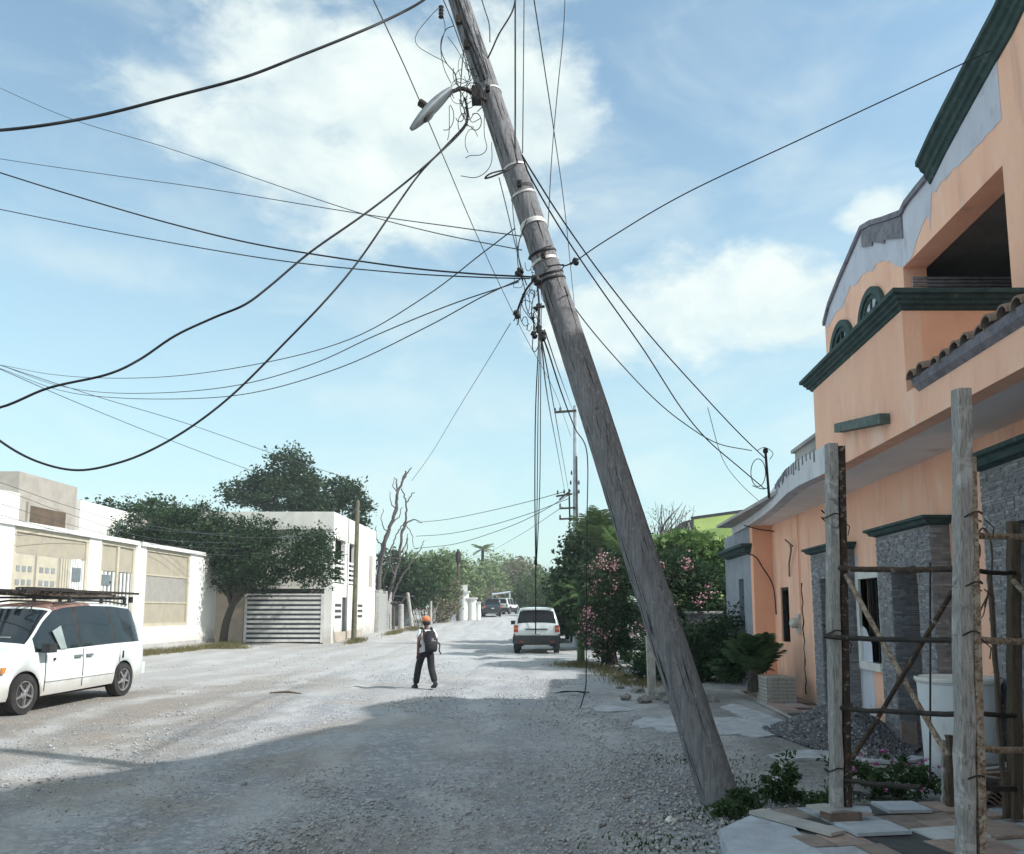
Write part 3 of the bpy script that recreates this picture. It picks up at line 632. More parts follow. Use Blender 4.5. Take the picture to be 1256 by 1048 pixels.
for a, b in zip(cuts[:-1], cuts[1:]):
    if b - a < 1e-5: continue
    z0 = OZ if (a >= OS0 - 1e-6 and b <= OS1 + 1e-6) else ZS + .1
    n0, n1 = NB, NB + .32
    mb.hexa([H(n0, a, z0), H(n1, a, z0), H(n1, b, z0), H(n0, b, z0), H(n0, a, topz(a)), H(n1, a, topz(a)), H(n1, b, topz(b)), H(n0, b, topz(b))])
mb.hbox(NB, NB + .32, OS0, OS1, ZS + .1, 4.95); mb.build('upper_wall', orange, house)
SE = prof[-1][0]
mb = MB(); mb.hbox(NB + .32, NB + 6, SE - .3, SE - .02, ZS + .1, 6.2); mb.hbox(NB + .32, NB + 6, -14, -13.8, ZS + .1, 6.9); mb.hbox(NB + 6, NB + 6.3, -14, SE, 0, 6.9); mb.build('rear_wall', plaster, house)  # unseen rear and roof, carried behind the camera to shade the road
mb = MB(); mb.hbox(NB + .321, NB + 6, -13.8, SE - .3, 6.65, 6.85); mb.build('upper_roof', conc, house)
mb = MB(); mb.hbox(NB + .33, NB + 3, OS0 - .8, OS1 + .8, 4.55, 4.6); mb.hbox(NB + 3, NB + 3.1, OS0 - .8, OS1 + .8, 4.6, 6.6); mb.hbox(NB + .33, NB + 3, OS1 + .8, OS1 + .9, 4.6, 6.6); mb.hbox(NB + .33, NB + 3, OS0 - .9, OS0 - .8, 4.6, 6.6); mb.hbox(NB + .33, NB + 3, OS0 - .8, OS1 + .8, 6.55, 6.6)
mb.build('room_interior', interior, house)
for k in range(6):
    zz = at(1180, 352, 10.3).z + k * .05 - .14; mb = MB(); mb.box((at(1120, 345, 10.3).x, 10.3, zz), (at(1245, 345, 10.3).x, 10.33, zz + .03)); mb.build('shutter_slat', plaster_dark, house)
# bare plaster skin along the top of the gable
low_px = [(1019, 395), (1035, 372), (1044, 352), (1058, 340), (1075, 325), (1092, 318), (1103, 330), (1109, 334), (1141, 280), (1139, 262), (1143, 236), (1160, 222), (1175, 200), (1192, 190), (1205, 172), (1220, 152), (1229, 150)]
top_px = [(1013, 398), (1018, 375), (1030, 345), (1044, 313), (1058, 281), (1070, 274), (1085, 270), (1107, 262), (1113, 250), (1128, 231), (1138, 219), (1143, 207), (1180, 140), (1225, 62)]
lowp = sorted(hp(x, y, NB) for x, y in low_px)
def lerp_prof(P, s):
    if s <= P[0][0]: return P[0][1]
    for (a, za), (b, zb) in zip(P[:-1], P[1:]):
        if a <= s <= b: return za + (zb - za) * (s - a) / max(b - a, 1e-6)
    return P[-1][1]
s0, s1 = hp(1229, 150, NB)[0], SE - .002; cs = sorted(set([s0, s1] + [p[0] for p in prof if s0 < p[0] < s1] + [p[0] for p in lowp if s0 < p[0] < s1] + list(np.linspace(s0, s1, 40)[1:-1])))
mb = MB()
for a, b in zip(cs[:-1], cs[1:]):
    la = min(max(lerp_prof(lowp, a) + .03 * sin(a * 9) + .02 * sin(a * 23), OZ + .004 if a < OS1 else 0), topz(a) - .02); lb = min(max(lerp_prof(lowp, b) + .03 * sin(b * 9) + .02 * sin(b * 23), OZ + .004 if b < OS1 else 0), topz(b) - .02)
    mb.hexa([H(NB - .006, a, la), H(NB - .001, a, la), H(NB - .001, b, lb), H(NB - .006, b, lb), H(NB - .006, a, topz(a) - .003), H(NB - .001, a, topz(a) - .003), H(NB - .001, b, topz(b) - .003), H(NB - .006, b, topz(b) - .003)])
mb.build('bare_plaster', plaster, house)
# coping of the gable: dark cement on the far hump, green cornice on the near part
sK = hp(1141, 207, NB)[0]
far_cop = [p for p in prof if p[0] > sK + .05]
mb = MB(); hump0 = hp(1107, 262, NB)[0]
mb.sweep([(-.05, -.03), (-.05, .05), (.34, .05), (.34, -.03)], [(lambda a, b, p=p: H(NB + a, p[0], p[1] + b)) for p in far_cop]); 
mb.build('gable_coping', plaster_dark, house)
mb = MB(); hb = [p for p in prof if hump0 - .01 <= p[0] <= hp(1058, 281, NB)[0] + .01]
for (a, za), (b, zb) in zip(hb[:-1], hb[1:]):
    mb.hexa([H(NB - .03, a, za - .36), H(NB, a, za - .36), H(NB, b, zb - .30), H(NB - .03, b, zb - .30), H(NB - .03, a, za - .04), H(NB, a, za - .04), H(NB, b, zb - .04), H(NB - .03, b, zb - .04)])
mb.build('cement_band', plaster_dark, house)
near_c = [(sK, topz(sK) - .02)] + [(sK - .4 * k, topz(sK - .4 * k) + .015 * k) for k in range(1, 60) if sK - .4 * k > -13.5]
big = [(0, -.10), (-.03, -.09), (-.05, -.04), (-.08, -.02), (-.09, .04), (-.13, .07), (-.15, .12), (-.19, .14), (-.19, .20), (.34, .20), (.34, -.10)]
mb = MB(); mb.sweep(big, [(lambda a, b, p=p: H(NB + a, p[0], p[1] + b - .05)) for p in near_c]); mb.build('gable_cornice', green_trim, house)
# half-round windows behind the balcony moulding
def arch(px0, px1, pyt, tracery):
    sa, za = hp(px1, 400, NB); sb, zb = hp(px0, 430, NB); top = hp((px0 + px1) / 2, pyt, NB)[1]; c = (sa + sb) / 2; r = (sb - sa) / 2; zc = top - r
    f = MB()
    for (ra, rb, d) in ((1.0, .80, .07), (.80, .66, .04)):
        pts = [(cos(pi * k / 20), sin(pi * k / 20)) for k in range(21)]
        for (x0, y0), (x1, y1) in zip(pts[:-1], pts[1:]):
            f.hexa([H(NB - d, c + x0 * r * ra, zc + y0 * r * ra), H(NB, c + x0 * r * ra, zc + y0 * r * ra), H(NB, c + x1 * r * ra, zc + y1 * r * ra), H(NB - d, c + x1 * r * ra, zc + y1 * r * ra),
                    H(NB - d, c + x0 * r * rb, zc + y0 * r * rb), H(NB, c + x0 * r * rb, zc + y0 * r * rb), H(NB, c + x1 * r * rb, zc + y1 * r * rb), H(NB - d, c + x1 * r * rb, zc + y1 * r * rb)])
        f.hbox(NB - d, NB, c - r * ra, c - r * rb, zc - 1.2, zc); f.hbox(NB - d, NB, c + r * rb, c + r * ra, zc - 1.2, zc)
    w = f.build('arched_window', green_trim, house)
    g = MB(); poly = [H(NB - .012, c + cos(pi * k / 20) * r * .66, zc + sin(pi * k / 20) * r * .66) for k in range(21)] + [H(NB - .012, c - r * .66, zc - 1.2), H(NB - .012, c + r * .66, zc - 1.2)]
    g.prism(poly, (.01, 0, 0)); g.build('pane', plaster if tracery else glass, w)
    t = MB()
    for k in range(1, 4):
        a = pi * k / 4; t.bar(H(NB - .025, c, zc), H(NB - .025, c + cos(a) * r * .66, zc + sin(a) * r * .66), .03)
    t.tube([H(NB - .025, c + cos(pi * k / 12) * r * .3, zc + sin(pi * k / 12) * r * .3) for k in range(13)], .02, 5); t.build('tracery', green_trim, w)
arch(1021, 1048, 393, False); arch(1058, 1089, 350, True)
# roof mast with dish coil at the far eave
mb = MB(); b0 = at(943, 600, 13.2); t0 = at(939, 556, 13.2); mast = thing('service_mast', 'thin dark electric service mast rising from the pale eave edge', 'mast', b0)
mb.tube([b0 - Vector((0, 0, .15)), t0], .022, 8); mb.build('mast_pipe', cable_m, mast)
mb = MB(); mb.lathe([(.03, 0), (.045, .02), (.04, .07), (.01, .09)], t0, 10); mb.build('mast_cap', cable_m, mast)
mb = MB(); mb.tube([at(930 + 9 * cos(a), 580 + 17 * sin(a), 13.2) for a in np.linspace(0, 2 * pi, 22)], .007, 5); mb.tube(smoothpts([at(923, 596, 13.2), at(935, 600, 13.2), at(943, 598, 13.2)], 4), .008, 5)
mb.tube(smoothpts([at(928, 553, 13.2), at(938, 549, 13.2), at(948, 556, 13.2), at(944, 564, 13.2)], 4), .006, 5); mb.build('wire_coil', cable_m, mast)

# ------------------------------------------------------------------ leaning pole, lamp and its hardware
PB, PT = Vector((1.94, 7.44, -.25)), at(563, 0, 8.4)
PT = PB + (PT - PB) * 1.10
def paxis(t): return PB.lerp(PT, t)
def proj(p):
    s, c = sin(PITCH), cos(PITCH); x, y, z = p[0], p[1], p[2] - 1.7
    f = y * c + z * s; u = -y * s + z * c; return (628 + F * x / f, CY - F * u / f)
def ppy(py):
    lo, hi = 0, 1
    for _ in range(40):
        m = (lo + hi) / 2
        if proj(paxis(m))[1] > py: lo = m
        else: hi = m
    return lo
def prad(t): return .178 - .072 * t
PDIR = (PT - PB).normalized()
lean = thing('leaning_utility_pole', 'thick weathered grey wooden utility pole leaning steeply left over the road', 'utility pole', (PB.x, PB.y, 0))
mb = MB(); N_ = 70; vs = []; seg = 28; fs = []
ax = PDIR.cross(Vector((0, 1, 0))).normalized(); ay = ax.cross(PDIR).normalized()
for i in range(N_ + 1):
    t = i / N_; c = paxis(t) + ax * .008 * sin(t * 9) + ay * .006 * sin(t * 13)
    for k in range(seg):
        th = 2 * pi * k / seg; r = prad(t) * (1 + .018 * sin(th * 5 + t * 3) + .015 * sin(th * 9 + 4 * sin(t * 6)) + R.uniform(-.008, .008))
        if t < .035: r *= 1 + (.035 - t) * 2.5
        vs.append(c + ax * cos(th) * r + ay * sin(th) * r)
for i in range(N_):
    for k in range(seg): fs.append((i * seg + k, i * seg + (k + 1) % seg, (i + 1) * seg + (k + 1) % seg, (i + 1) * seg + k))
fs.append(tuple(range(seg))[::-1]); fs.append(tuple(N_ * seg + k for k in range(seg))); mb.add(vs, fs); mb.build('pole_shaft', wood_pole, lean, smooth=60)
mb = MB()           # long drying splits in the wood
def onpole(t, th, off=0.0): return paxis(t) + ax * .008 * sin(t * 9) + ay * .006 * sin(t * 13) + (ax * cos(th) + ay * sin(th)) * (prad(t) + off)
camth = atan2((Vector((0, 0, 1.7)) - paxis(.4)).dot(ay), (Vector((0, 0, 1.7)) - paxis(.4)).dot(ax))
for k in range(130):
    t0 = R.uniform(0.01, .95); th = camth + R.uniform(-1.4, 1.4); ln = R.uniform(.008, .05)
    mb.tube([onpole(t0 + ln * q / 5, th + .02 * sin(q), .0005) for q in range(6)], [.0006, .002, .0028, .0026, .002, .0006], 4)
o = mb.build('drying_cracks', dark, lean); o['kind'] = 'stuff'
def band(py, w, m, n=1.03, tilt=0):
    t = ppy(py); c = paxis(t); Mx = Matrix((ax, ay, PDIR)).transposed()
    r = prad(t) * n; b = MB(); b.lathe([(r - .02, -w / 2), (r, -w / 2), (r, w / 2), (r - .02, w / 2)], c, 28, Mx @ Matrix.Rotation(tilt, 3, 'X')); return b.build('strap_band', m, lean, smooth=40)
for py, w in ((117, .025), (209, .022), (241, .022), (279, .055), (323, .030)): band(py, w, galv, 1.05, R.uniform(-.15, .15))
for py in (312, 338, 346): 
    band(py, .018, cable_m, 1.10, R.uniform(.1, .3))
for py in (120, 235, 322):
    t = ppy(py); mb = MB(); mb.obox(onpole(t, camth, .02), (.045, .05, .06)); mb.tube([onpole(t, camth, 0), onpole(t, camth, .07)], .012, 6); mb.build('bolt', iron, lean)
# street lamp with its arm
lamp = thing('street_lamp', 'grey cobra head street lamp on a short arm at the top of the leaning pole', 'street lamp', onpole(ppy(110), camth + 1.2))
L0 = at(582, 116, 8.05); L1 = at(556, 112, 7.95); La = at(553, 112, 7.9); Lb = at(505, 159, 7.7)
mb = MB(); mb.tube(smoothpts([L0 + Vector((.12, .1, 0)), L0, at(568, 109, 8.0), L1, La], 4), .022, 8); mb.obox(L0 + Vector((.02, .02, 0)), (.10, .12, .16)); mb.build('lamp_arm', iron, lamp, smooth=50)
dv = (Lb - La); LL = dv.length; X_ = dv.normalized(); Y_ = Vector((0, 1, 0)); Y_ = (Y_ - X_ * Y_.dot(X_)).normalized(); Z_ = X_.cross(Y_).normalized()
if Z_.z < 0: Z_ = -Z_
vs = []; fs = []; NS = 16; sg = 14
for i in range(NS + 1):
    u = i / NS; w = .02 + .065 * sin(pi * min(1, .10 + u * .9)) ** .7; hh = .018 + .055 * sin(pi * (.12 + .84 * u)) ** .8
    for k in range(sg):
        th = 2 * pi * k / sg; vs.append(La + X_ * LL * u + Y_ * cos(th) * w + Z_ * (sin(th) * hh * (1.0 if sin(th) > 0 else .45)))
for i in range(NS):
    for k in range(sg): fs.append((i * sg + k, i * sg + (k + 1) % sg, (i + 1) * sg + (k + 1) % sg, (i + 1) * sg + k))
fs.append(tuple(range(sg))); fs.append(tuple(NS * sg + k for k in range(sg)))
mb = MB(); mb.add(vs, fs); hd = mb.build('lamp_head', lamp_m, lamp, smooth=50)
mb = MB(); mb.lathe([(.05, 0), (.065, .015), (.05, .03)], La + X_ * LL * .62 - Z_ * .045, 16, Matrix((X_, Y_, Z_)).transposed() @ Matrix.Diagonal((1.5, .9, 1))); mb.build('lamp_lens', lamp_lens, hd, smooth=50)
mb = MB(); mb.lathe([(.035, 0), (.04, .02), (.04, .075), (.03, .08)], La + X_ * LL * .50 + Z_ * .075, 14, Matrix((X_, Y_, Z_)).transposed()); mb.build('photocell', iron, lamp, smooth=40)

# ------------------------------------------------------------------ wires
def wire(name, label, P, r, m=None, group=None, sub=7, cat='cable'):
    pts = smoothpts([at(*p) for p in P], sub)
    mb = MB(); mb.tube(pts, r, 6); o = mb.build(name, m or cable_m, smooth=60); return tag(o, label, cat, group)
wire('overhead_cable', 'thickest black cable sagging across the top left corner of the sky', [(-60, 163, 6.5), (0, 160, 6.6), (60, 153, 6.7), (130, 140, 6.9), (215, 118, 7), (300, 95, 7.2), (370, 68, 7.4), (430, 44, 7.6), (480, 22, 7.9), (520, 0, 8.1), (548, -26, 8.3)], .0135)
wire('overhead_cable', 'thin wire falling from the left edge across the thickest cable towards the pole', [(-60, 78, 16), (0, 108, 15), (90, 147, 14), (200, 180, 13), (300, 214, 12), (430, 258, 10), (530, 285, 9), (640, 307, 8.0)], .006, cable_g)
wire('overhead_cable', 'topmost of the nearly level wires running from the left edge to the pole', [(-60, 183, 15), (0, 195, 14.5), (150, 217, 13), (250, 231, 12), (440, 262, 10), (560, 279, 8.8), (640, 290, 7.95)], .006, cable_g)
wire('overhead_cable', 'thicker dark cable of the nearly level group left of the pole', [(-60, 192, 10), (0, 212, 10), (80, 237, 9.8), (200, 272, 9.4), (320, 301, 9), (480, 326, 8.4), (580, 336, 8.1), (655, 340, 7.9)], .009)
wire('overhead_cable', 'lowest of the nearly level wires meeting the pole at its dark clamp', [(-60, 245, 12), (0, 257, 12), (150, 287, 11), (330, 318, 9.8), (480, 334, 8.8), (580, 340, 8.2), (650, 342, 7.9)], .007)
wire('overhead_cable', 'upper of the two thick loose cables swooping left from under the street lamp', [(572, 132, 8.05), (573, 150, 8), (560, 168, 7.9), (520, 205, 7.7), (480, 238, 7.6), (440, 268, 7.4), (380, 310, 7.2), (330, 352, 7), (300, 374, 6.9), (262, 390, 6.9), (215, 412, 6.8), (170, 442, 6.7), (130, 460, 6.6), (60, 476, 6.5), (0, 500, 6.4), (-60, 506, 6.4)], .0105)
wire('overhead_cable', 'lower thick loose cable making the deepest belly above the white wall on the left', [(570, 120, 8.05), (573, 148, 8), (548, 178, 7.9), (515, 213, 7.7), (480, 262, 7.5), (440, 320, 7.3), (400, 368, 7.1), (350, 420, 7), (290, 480, 6.9), (240, 520, 6.8), (190, 550, 6.7), (145, 568, 6.6), (95, 577, 6.5), (45, 566, 6.4), (0, 541, 6.4), (-40, 505, 6.4)], .0105)
wire('overhead_cable', 'shallow sagging wire rising from the left edge to the upper clamp of the pole', [(-60, 440, 22), (0, 448, 21), (60, 459, 19), (130, 464, 17), (220, 461, 15), (330, 444, 13), (430, 416, 11), (520, 365, 9.5), (590, 312, 8.5), (632, 280, 8)], .007, cable_g)
wire('overhead_cable', 'middle of the three sagging service wires left of the pole', [(-60, 430, 22), (0, 448, 21), (60, 470, 19), (120, 481, 17), (200, 482, 15), (290, 473, 13), (380, 448, 11.5), (460, 412, 10), (550, 375, 9), (636, 346, 8)], .007, cable_g)
wire('overhead_cable', 'lowest sagging service wire passing just under its two neighbours left of the pole', [(-60, 432, 20), (0, 452, 19), (70, 478, 17), (140, 488, 15.5), (240, 489, 14), (320, 480, 12.5), (420, 450, 11), (520, 403, 9.5), (590, 365, 8.6), (638, 343, 8)], .007, cable_g)
wire('overhead_cable', 'faint thin wire sloping down from the left edge to the two storey white house', [(-40, 435, 24), (0, 448, 25), (120, 487, 29), (230, 520, 33), (330, 555, 37), (420, 585, 41)], .013, cable_g)
wire('overhead_cable', 'faint thin wire sloping down from the left edge behind the tall green tree', [(-40, 438, 22), (0, 453, 23), (80, 488, 27), (170, 525, 31), (250, 556, 35), (310, 578, 39)], .012, cable_g)
wire('overhead_cable', 'long thin straight wire crossing the big cloud from the top edge to the distant pole', [(440, -40, 9), (458, 0, 9.6), (500, 90, 11), (545, 195, 13), (590, 300, 16), (640, 405, 21), (680, 480, 28), (700, 535, 36)], .009, cable_g)
wire('overhead_cable', 'thin wire dropping left from the long straight wire to the bare dead tree', [(626, 397, 20), (600, 440, 28), (560, 505, 36), (530, 555, 42), (505, 590, 47)], .013, cable_g)
wire('overhead_cable', 'thicker of the two vertical cables hanging past the right of the pole top', [(632, -20, 8.0), (632, 60, 7.95), (632, 140, 7.9), (632, 185, 7.85), (634, 200, 7.8), (624, 208, 7.7), (606, 216, 7.65), (595, 219, 7.6), (602, 213, 7.6), (622, 208, 7.7)], .009)
wire('overhead_cable', 'thinner vertical cable just right of the thicker hanging one', [(643, -20, 8.4), (642, 90, 8.3), (641, 188, 8.1)], .0055)
wire('overhead_cable', 'thin line crossing over from upper left to the distant pole right of the leaning one', [(650, -30, 9), (655, 0, 9.2), (668, 85, 10.5), (680, 165, 12), (693, 260, 15), (702, 350, 19), (712, 450, 26), (722, 540, 36)], .008, cable_g)
wire('overhead_cable', 'thin line slanting down left from the top edge behind the leaning pole', [(694, -30, 8), (691, 40, 8.1), (684, 110, 8.2), (677, 190, 8.3), (672, 280, 8.4)], .005, cable_g)
wire('overhead_cable', 'curved black lead joining the pole top from the upper right', [(634, -10, 8.1), (628, 15, 8.1), (612, 42, 8.15), (603, 62, 8.2), (595, 78, 8.25)], .009)
wire('overhead_cable', 'short looped lead beside the pole top left of the curved black one', [(588, -10, 8.2), (594, 10, 8.15), (600, 30, 8.1), (601, 52, 8.1)], .006)
wire('overhead_cable', 'upper service cable sweeping down right from the pole to the roof mast', [(640, 190, 7.9), (655, 215, 8), (690, 270, 8.6), (740, 340, 9.4), (800, 415, 10.4), (860, 482, 11.5), (905, 530, 12.4), (938, 562, 13.2)], .0085)
wire('overhead_cable', 'second service cable curving lower to the foot of the roof mast', [(640, 190, 7.9), (652, 220, 8), (690, 285, 8.6), (735, 352, 9.3), (790, 430, 10.2), (835, 500, 11.2), (868, 540, 12), (905, 572, 12.6), (938, 600, 13.2)], .0085)
wire('overhead_cable', 'thinner wire leaving the pole below the clamp towards the orange house', [(692, 352, 7.75), (705, 378, 8.1), (745, 428, 8.9), (800, 487, 10), (840, 520, 11), (880, 544, 12), (922, 553, 13)], .007, cable_g)
wire('overhead_cable', 'straight wire rising right from the pole insulator to the roof of the orange house', [(700, 325, 7.7), (745, 294, 7.6), (840, 238, 7.5), (980, 172, 7.4), (1100, 116, 7.3), (1216, 62, 7.2)], .006)
wire('overhead_cable', 'faint slack wire hanging beyond the roof mast', [(868, 500, 14), (885, 560, 15), (905, 590, 15.5), (932, 616, 16)], .006, cable_g)
for i, (x, r, y1, lab) in enumerate(((657, .0055, 778, 'left strand of the long cable bundle hanging in front of the white SUV'), (660, .0042, 705, 'middle strand of the long hanging cable bundle'), (663, .0042, 690, 'right strand of the long hanging cable bundle ending at its knot'))):
    wire('hanging_cable', lab, [(662 + (i - 1) * 2, 372, 7.7), (662 + (i - 1) * 1.5, 420, 7.65), (x, 500, 7.6), (x - 1, 600, 7.5), (657 + i * .6, 688, 7.45), (657, y1, 7.4)], r, group='cable bundle hanging from the leaning pole')
wire('hanging_cable', 'loose cable hanging to the ground between the white SUV and the leaning pole', [(660, 400, 8), (672, 430, 9), (688, 480, 11), (705, 525, 13), (720, 556, 14.2), (720, 640, 14.1), (719, 740, 14), (719, 820, 13.9), (718, 845, 13.8), (712, 868, 13.5)], .010)
for i, P in enumerate(([(664, 415, 7.8), (676, 480, 12), (690, 560, 22), (698, 606, 38)], [(664, 420, 7.8), (672, 490, 12), (685, 560, 22), (694, 610, 38)], [(668, 405, 7.8), (690, 470, 14), (704, 508, 38)])):
    wire('overhead_cable', ['right hand wire running from the pole clutter to the insulators of the distant pole', 'left hand wire running from the pole clutter to the insulators of the distant pole', 'wire running from the pole clutter to the crossarm of the distant pole'][i], P, .008 if i < 2 else .007, cable_g)
for i, (P, lab) in enumerate((([(693, 603, 38), (650, 615, 41), (600, 627, 44), (550, 637, 47), (512, 641, 49)], 'top of the sagging wires between the distant pole and the dead tree'), ([(697, 612, 38), (650, 630, 41), (600, 645, 44), (550, 655, 47), (510, 658, 49)], 'second of the sagging wires between the distant pole and the dead tree'),
      ([(700, 606, 38), (660, 630, 41), (620, 648, 44), (560, 667, 47), (508, 673, 49)], 'third and darkest sagging wire between the distant pole and the dead tree'), ([(690, 622, 38), (640, 655, 60), (600, 677, 85), (565, 690, 100)], 'faint wire dropping from the distant pole towards the palm tree'))):
    wire('overhead_cable', lab, P, .017 if i < 3 else .014, cable_g)
for i, (y0, y1) in enumerate(((592, 650), (600, 661), (618, 668), (632, 676))):
    wire('overhead_cable', ['highest', 'second highest', 'third highest', 'lowest'][i] + ' thin wire passing in front of the grey and white house on the left', [(-40, y0 - 8, 20), (0, y0, 22), (90, y0 + (y1 - y0) * .5 + 2, 27), (190, y1, 33), (300, y1 + 6, 38)], .008, cable_g)
wire('overhead_cable', 'thin wire crossing in front of the tree crown by the white wall', [(150, 640, 33), (260, 656, 35.5), (330, 660, 37), (415, 655, 39)], .009, cable_g)
# tangles: coils and cut leads beside the pole
tangle = thing('wire_tangle', 'tangle of loose thin wires around the lamp arm at the pole top', 'wires', onpole(ppy(110), camth + 1.4))
def lead(P, r, par, nm='loose_wire', m=None):
    mb = MB(); mb.tube(smoothpts([at(*p) for p in P], 6), r, 5); mb.build(nm, m or cable_m, par, smooth=60)
D = 8.0
lead([(540, 8, D), (528, 20, D), (511, 42, D), (512, 56, D), (530, 68, D), (545, 76, D), (556, 88, D), (560, 98, D)], .0035, tangle)
lead([(541, 10, D), (546, 35, D), (541, 50, D), (541, 66, D), (545, 85, D), (553, 102, D)], .004, tangle)
lead([(556, 32, D), (546, 38, D), (541, 60, D), (548, 78, D), (558, 90, D), (561, 105, D)], .005, tangle)
lead([(540, -8, D), (548, 10, D), (556, 30, D), (570, 70, D), (577, 100, D)], .006, tangle)
lead([(549, 45, D), (560, 60, D), (570, 78, D), (580, 95, D)], .004, tangle)
lead([(569, 60, D - .1), (566, 90, D - .1), (565, 120, D - .1), (571, 140, D - .1), (573, 155, D - .1)], .006, tangle)
lead([(594, 140, D - .2), (594, 165, D - .2), (597, 182, D - .2), (590, 190, D - .2), (577, 191, D - .2), (571, 194, D - .2)], .004, tangle)
lead([(603, 175, D - .2), (603, 198, D - .2), (596, 211, D - .2), (583, 218, D - .2), (565, 216, D - .2)], .004, tangle)
lead([(551, 130, D - .1), (551, 160, D - .1), (549, 172, D - .1)], .004, tangle)
lead([(572, 118, D - .2), (575, 140, D - .2), (579, 150, D - .2), (590, 145, D - .2)], .004, tangle)
for k in range(26):
    cx, cy = R.gauss(573, 9), R.gauss(112, 28); a = R.uniform(0, 6); rr = R.uniform(6, 17)
    lead([(cx + rr * cos(a + q) * .7, cy + rr * sin(a + q) * (1.1 + .3 * sin(k)), D - .15 + .03 * q) for q in np.linspace(0, R.uniform(2.5, 5), 6)], R.uniform(.003, .005), tangle)
for k in range(4):
    th = camth + R.uniform(-.4, .7); lead_p = [onpole(ppy(y), th + .12 * sin(y * .05 + k * 2), .014) for y in (-10, 20, 45, 70, 92, 108)]
    mb = MB(); mb.tube(smoothpts(lead_p, 5), R.uniform(.005, .011), 6); mb.build('pole_lead', cable_m, tangle, smooth=60)
mb = MB(); mb.lathe([(.012, -.07), (.03, -.06), (.018, -.04), (.03, -.02), (.018, 0), (.03, .02), (.018, .04), (.03, .06), (.012, .07)], at(541, 15, D), 10); mb.build('insulator', iron, tangle)
for py in (32, 62):
    mb = MB(); mb.obox(onpole(ppy(py), camth + .5, .02), (.06, .06, .09)); mb.build('clamp', iron, tangle)
cl = thing('wire_cluster', 'clutter of spliced cables clamps and insulators at mid height of the leaning pole', 'wires', onpole(ppy(345), camth + 1.2))
D = 7.85
lead([(655, 343, D), (645, 356, D), (638, 372, D), (634, 384, D)], .012, cl, 'splice')
lead([(634, 380, D), (633, 388, D), (630, 394, D)], .006, cl); lead([(635, 384, D), (636, 394, D), (634, 399, D)], .006, cl)
lead([(659, 350, D - .1), (661, 372, D - .1), (660, 392, D - .1), (659, 408, D - .1)], .010, cl)
lead([(650, 354, D), (640, 372, D), (648, 388, D), (656, 396, D), (655, 405, D)], .004, cl)
lead([(655, 380, D), (654, 410, D), (653, 426, D), (656, 432, D), (661, 424, D)], .005, cl)
lead([(656, 356, D), (652, 380, D), (655, 400, D), (657, 412, D)], .005, cl)
lead([(634, 302, D + .1), (636, 330, D + .1), (643, 352, D + .1), (645, 375, D + .1), (652, 392, D)], .005, cl)
lead([(646, 270, D + .1), (636, 300, D + .1), (638, 326, D + .1), (646, 350, D)], .006, cl)
lead([(628, 240, D + .1), (630, 270, D + .1), (634, 300, D + .1), (641, 345, D + .1)], .005, cl, m=cable_g)
lead([(612, 218, D + .1), (620, 250, D + .1), (632, 300, D + .1), (640, 330, D + .1)], .006, cl, m=mat('cable_teal', (.05, .12, .14), None, 3, .6, 0))
lead([(631, 342, D), (630, 352, D), (633, 353, D), (640, 352, D), (642, 340, D)], .003, cl)
lead([(671, 327, D - .2), (685, 325, D - .15), (694, 326, D - .1), (704, 321, D - .1)], .008, cl)
lead([(688, 332, D - .2), (692, 326, D - .2), (688, 325, D - .2), (676, 327, D - .2), (668, 334, D - .25)], .006, cl)
lead([(648, 318, D), (654, 311, D - .3), (668, 304, D - .3), (676, 302, D - .2)], .007, cl)
for k in range(18):
    cx, cy = R.gauss(654, 6), R.gauss(372, 22); a = R.uniform(0, 6); rr = R.uniform(4, 12)
    lead([(cx + rr * cos(a + q) * .6, cy + rr * sin(a + q) * 1.4, D) for q in np.linspace(0, R.uniform(2.5, 5), 6)], R.uniform(.0025, .0045), cl)
for (x, y, w) in ((637, 334, .05), (706, 321, .04), (634, 386, .045), (660, 377, .04), (661, 404, .045), (655, 411, .04), (665, 412, .055), (658, 344, .06)):
    mb = MB(); mb.lathe([(w * .4, -w), (w * .8, -w * .5), (w * .6, 0), (w * .85, w * .4), (w * .3, w)], at(x, y, D - .08), 10, Matrix.Rotation(R.uniform(-.8, .8), 3, 'Y')); mb.build('insulator', black_pl, cl, smooth=60)
mb = MB(); mb.tube([at(654, 378, D - .1), at(668, 376, D - .1)], .014, 6); mb.build('cross_bolt', iron, cl)
mb = MB(); mb.lathe([(.009, -.03), (.016, -.01), (.014, .02), (.007, .04)], at(657, 690, 7.45), 8); o = mb.build('cable_knot', cable_m); tag(o, 'small dark knot tying the hanging cable bundle above the white SUV', 'cable knot')

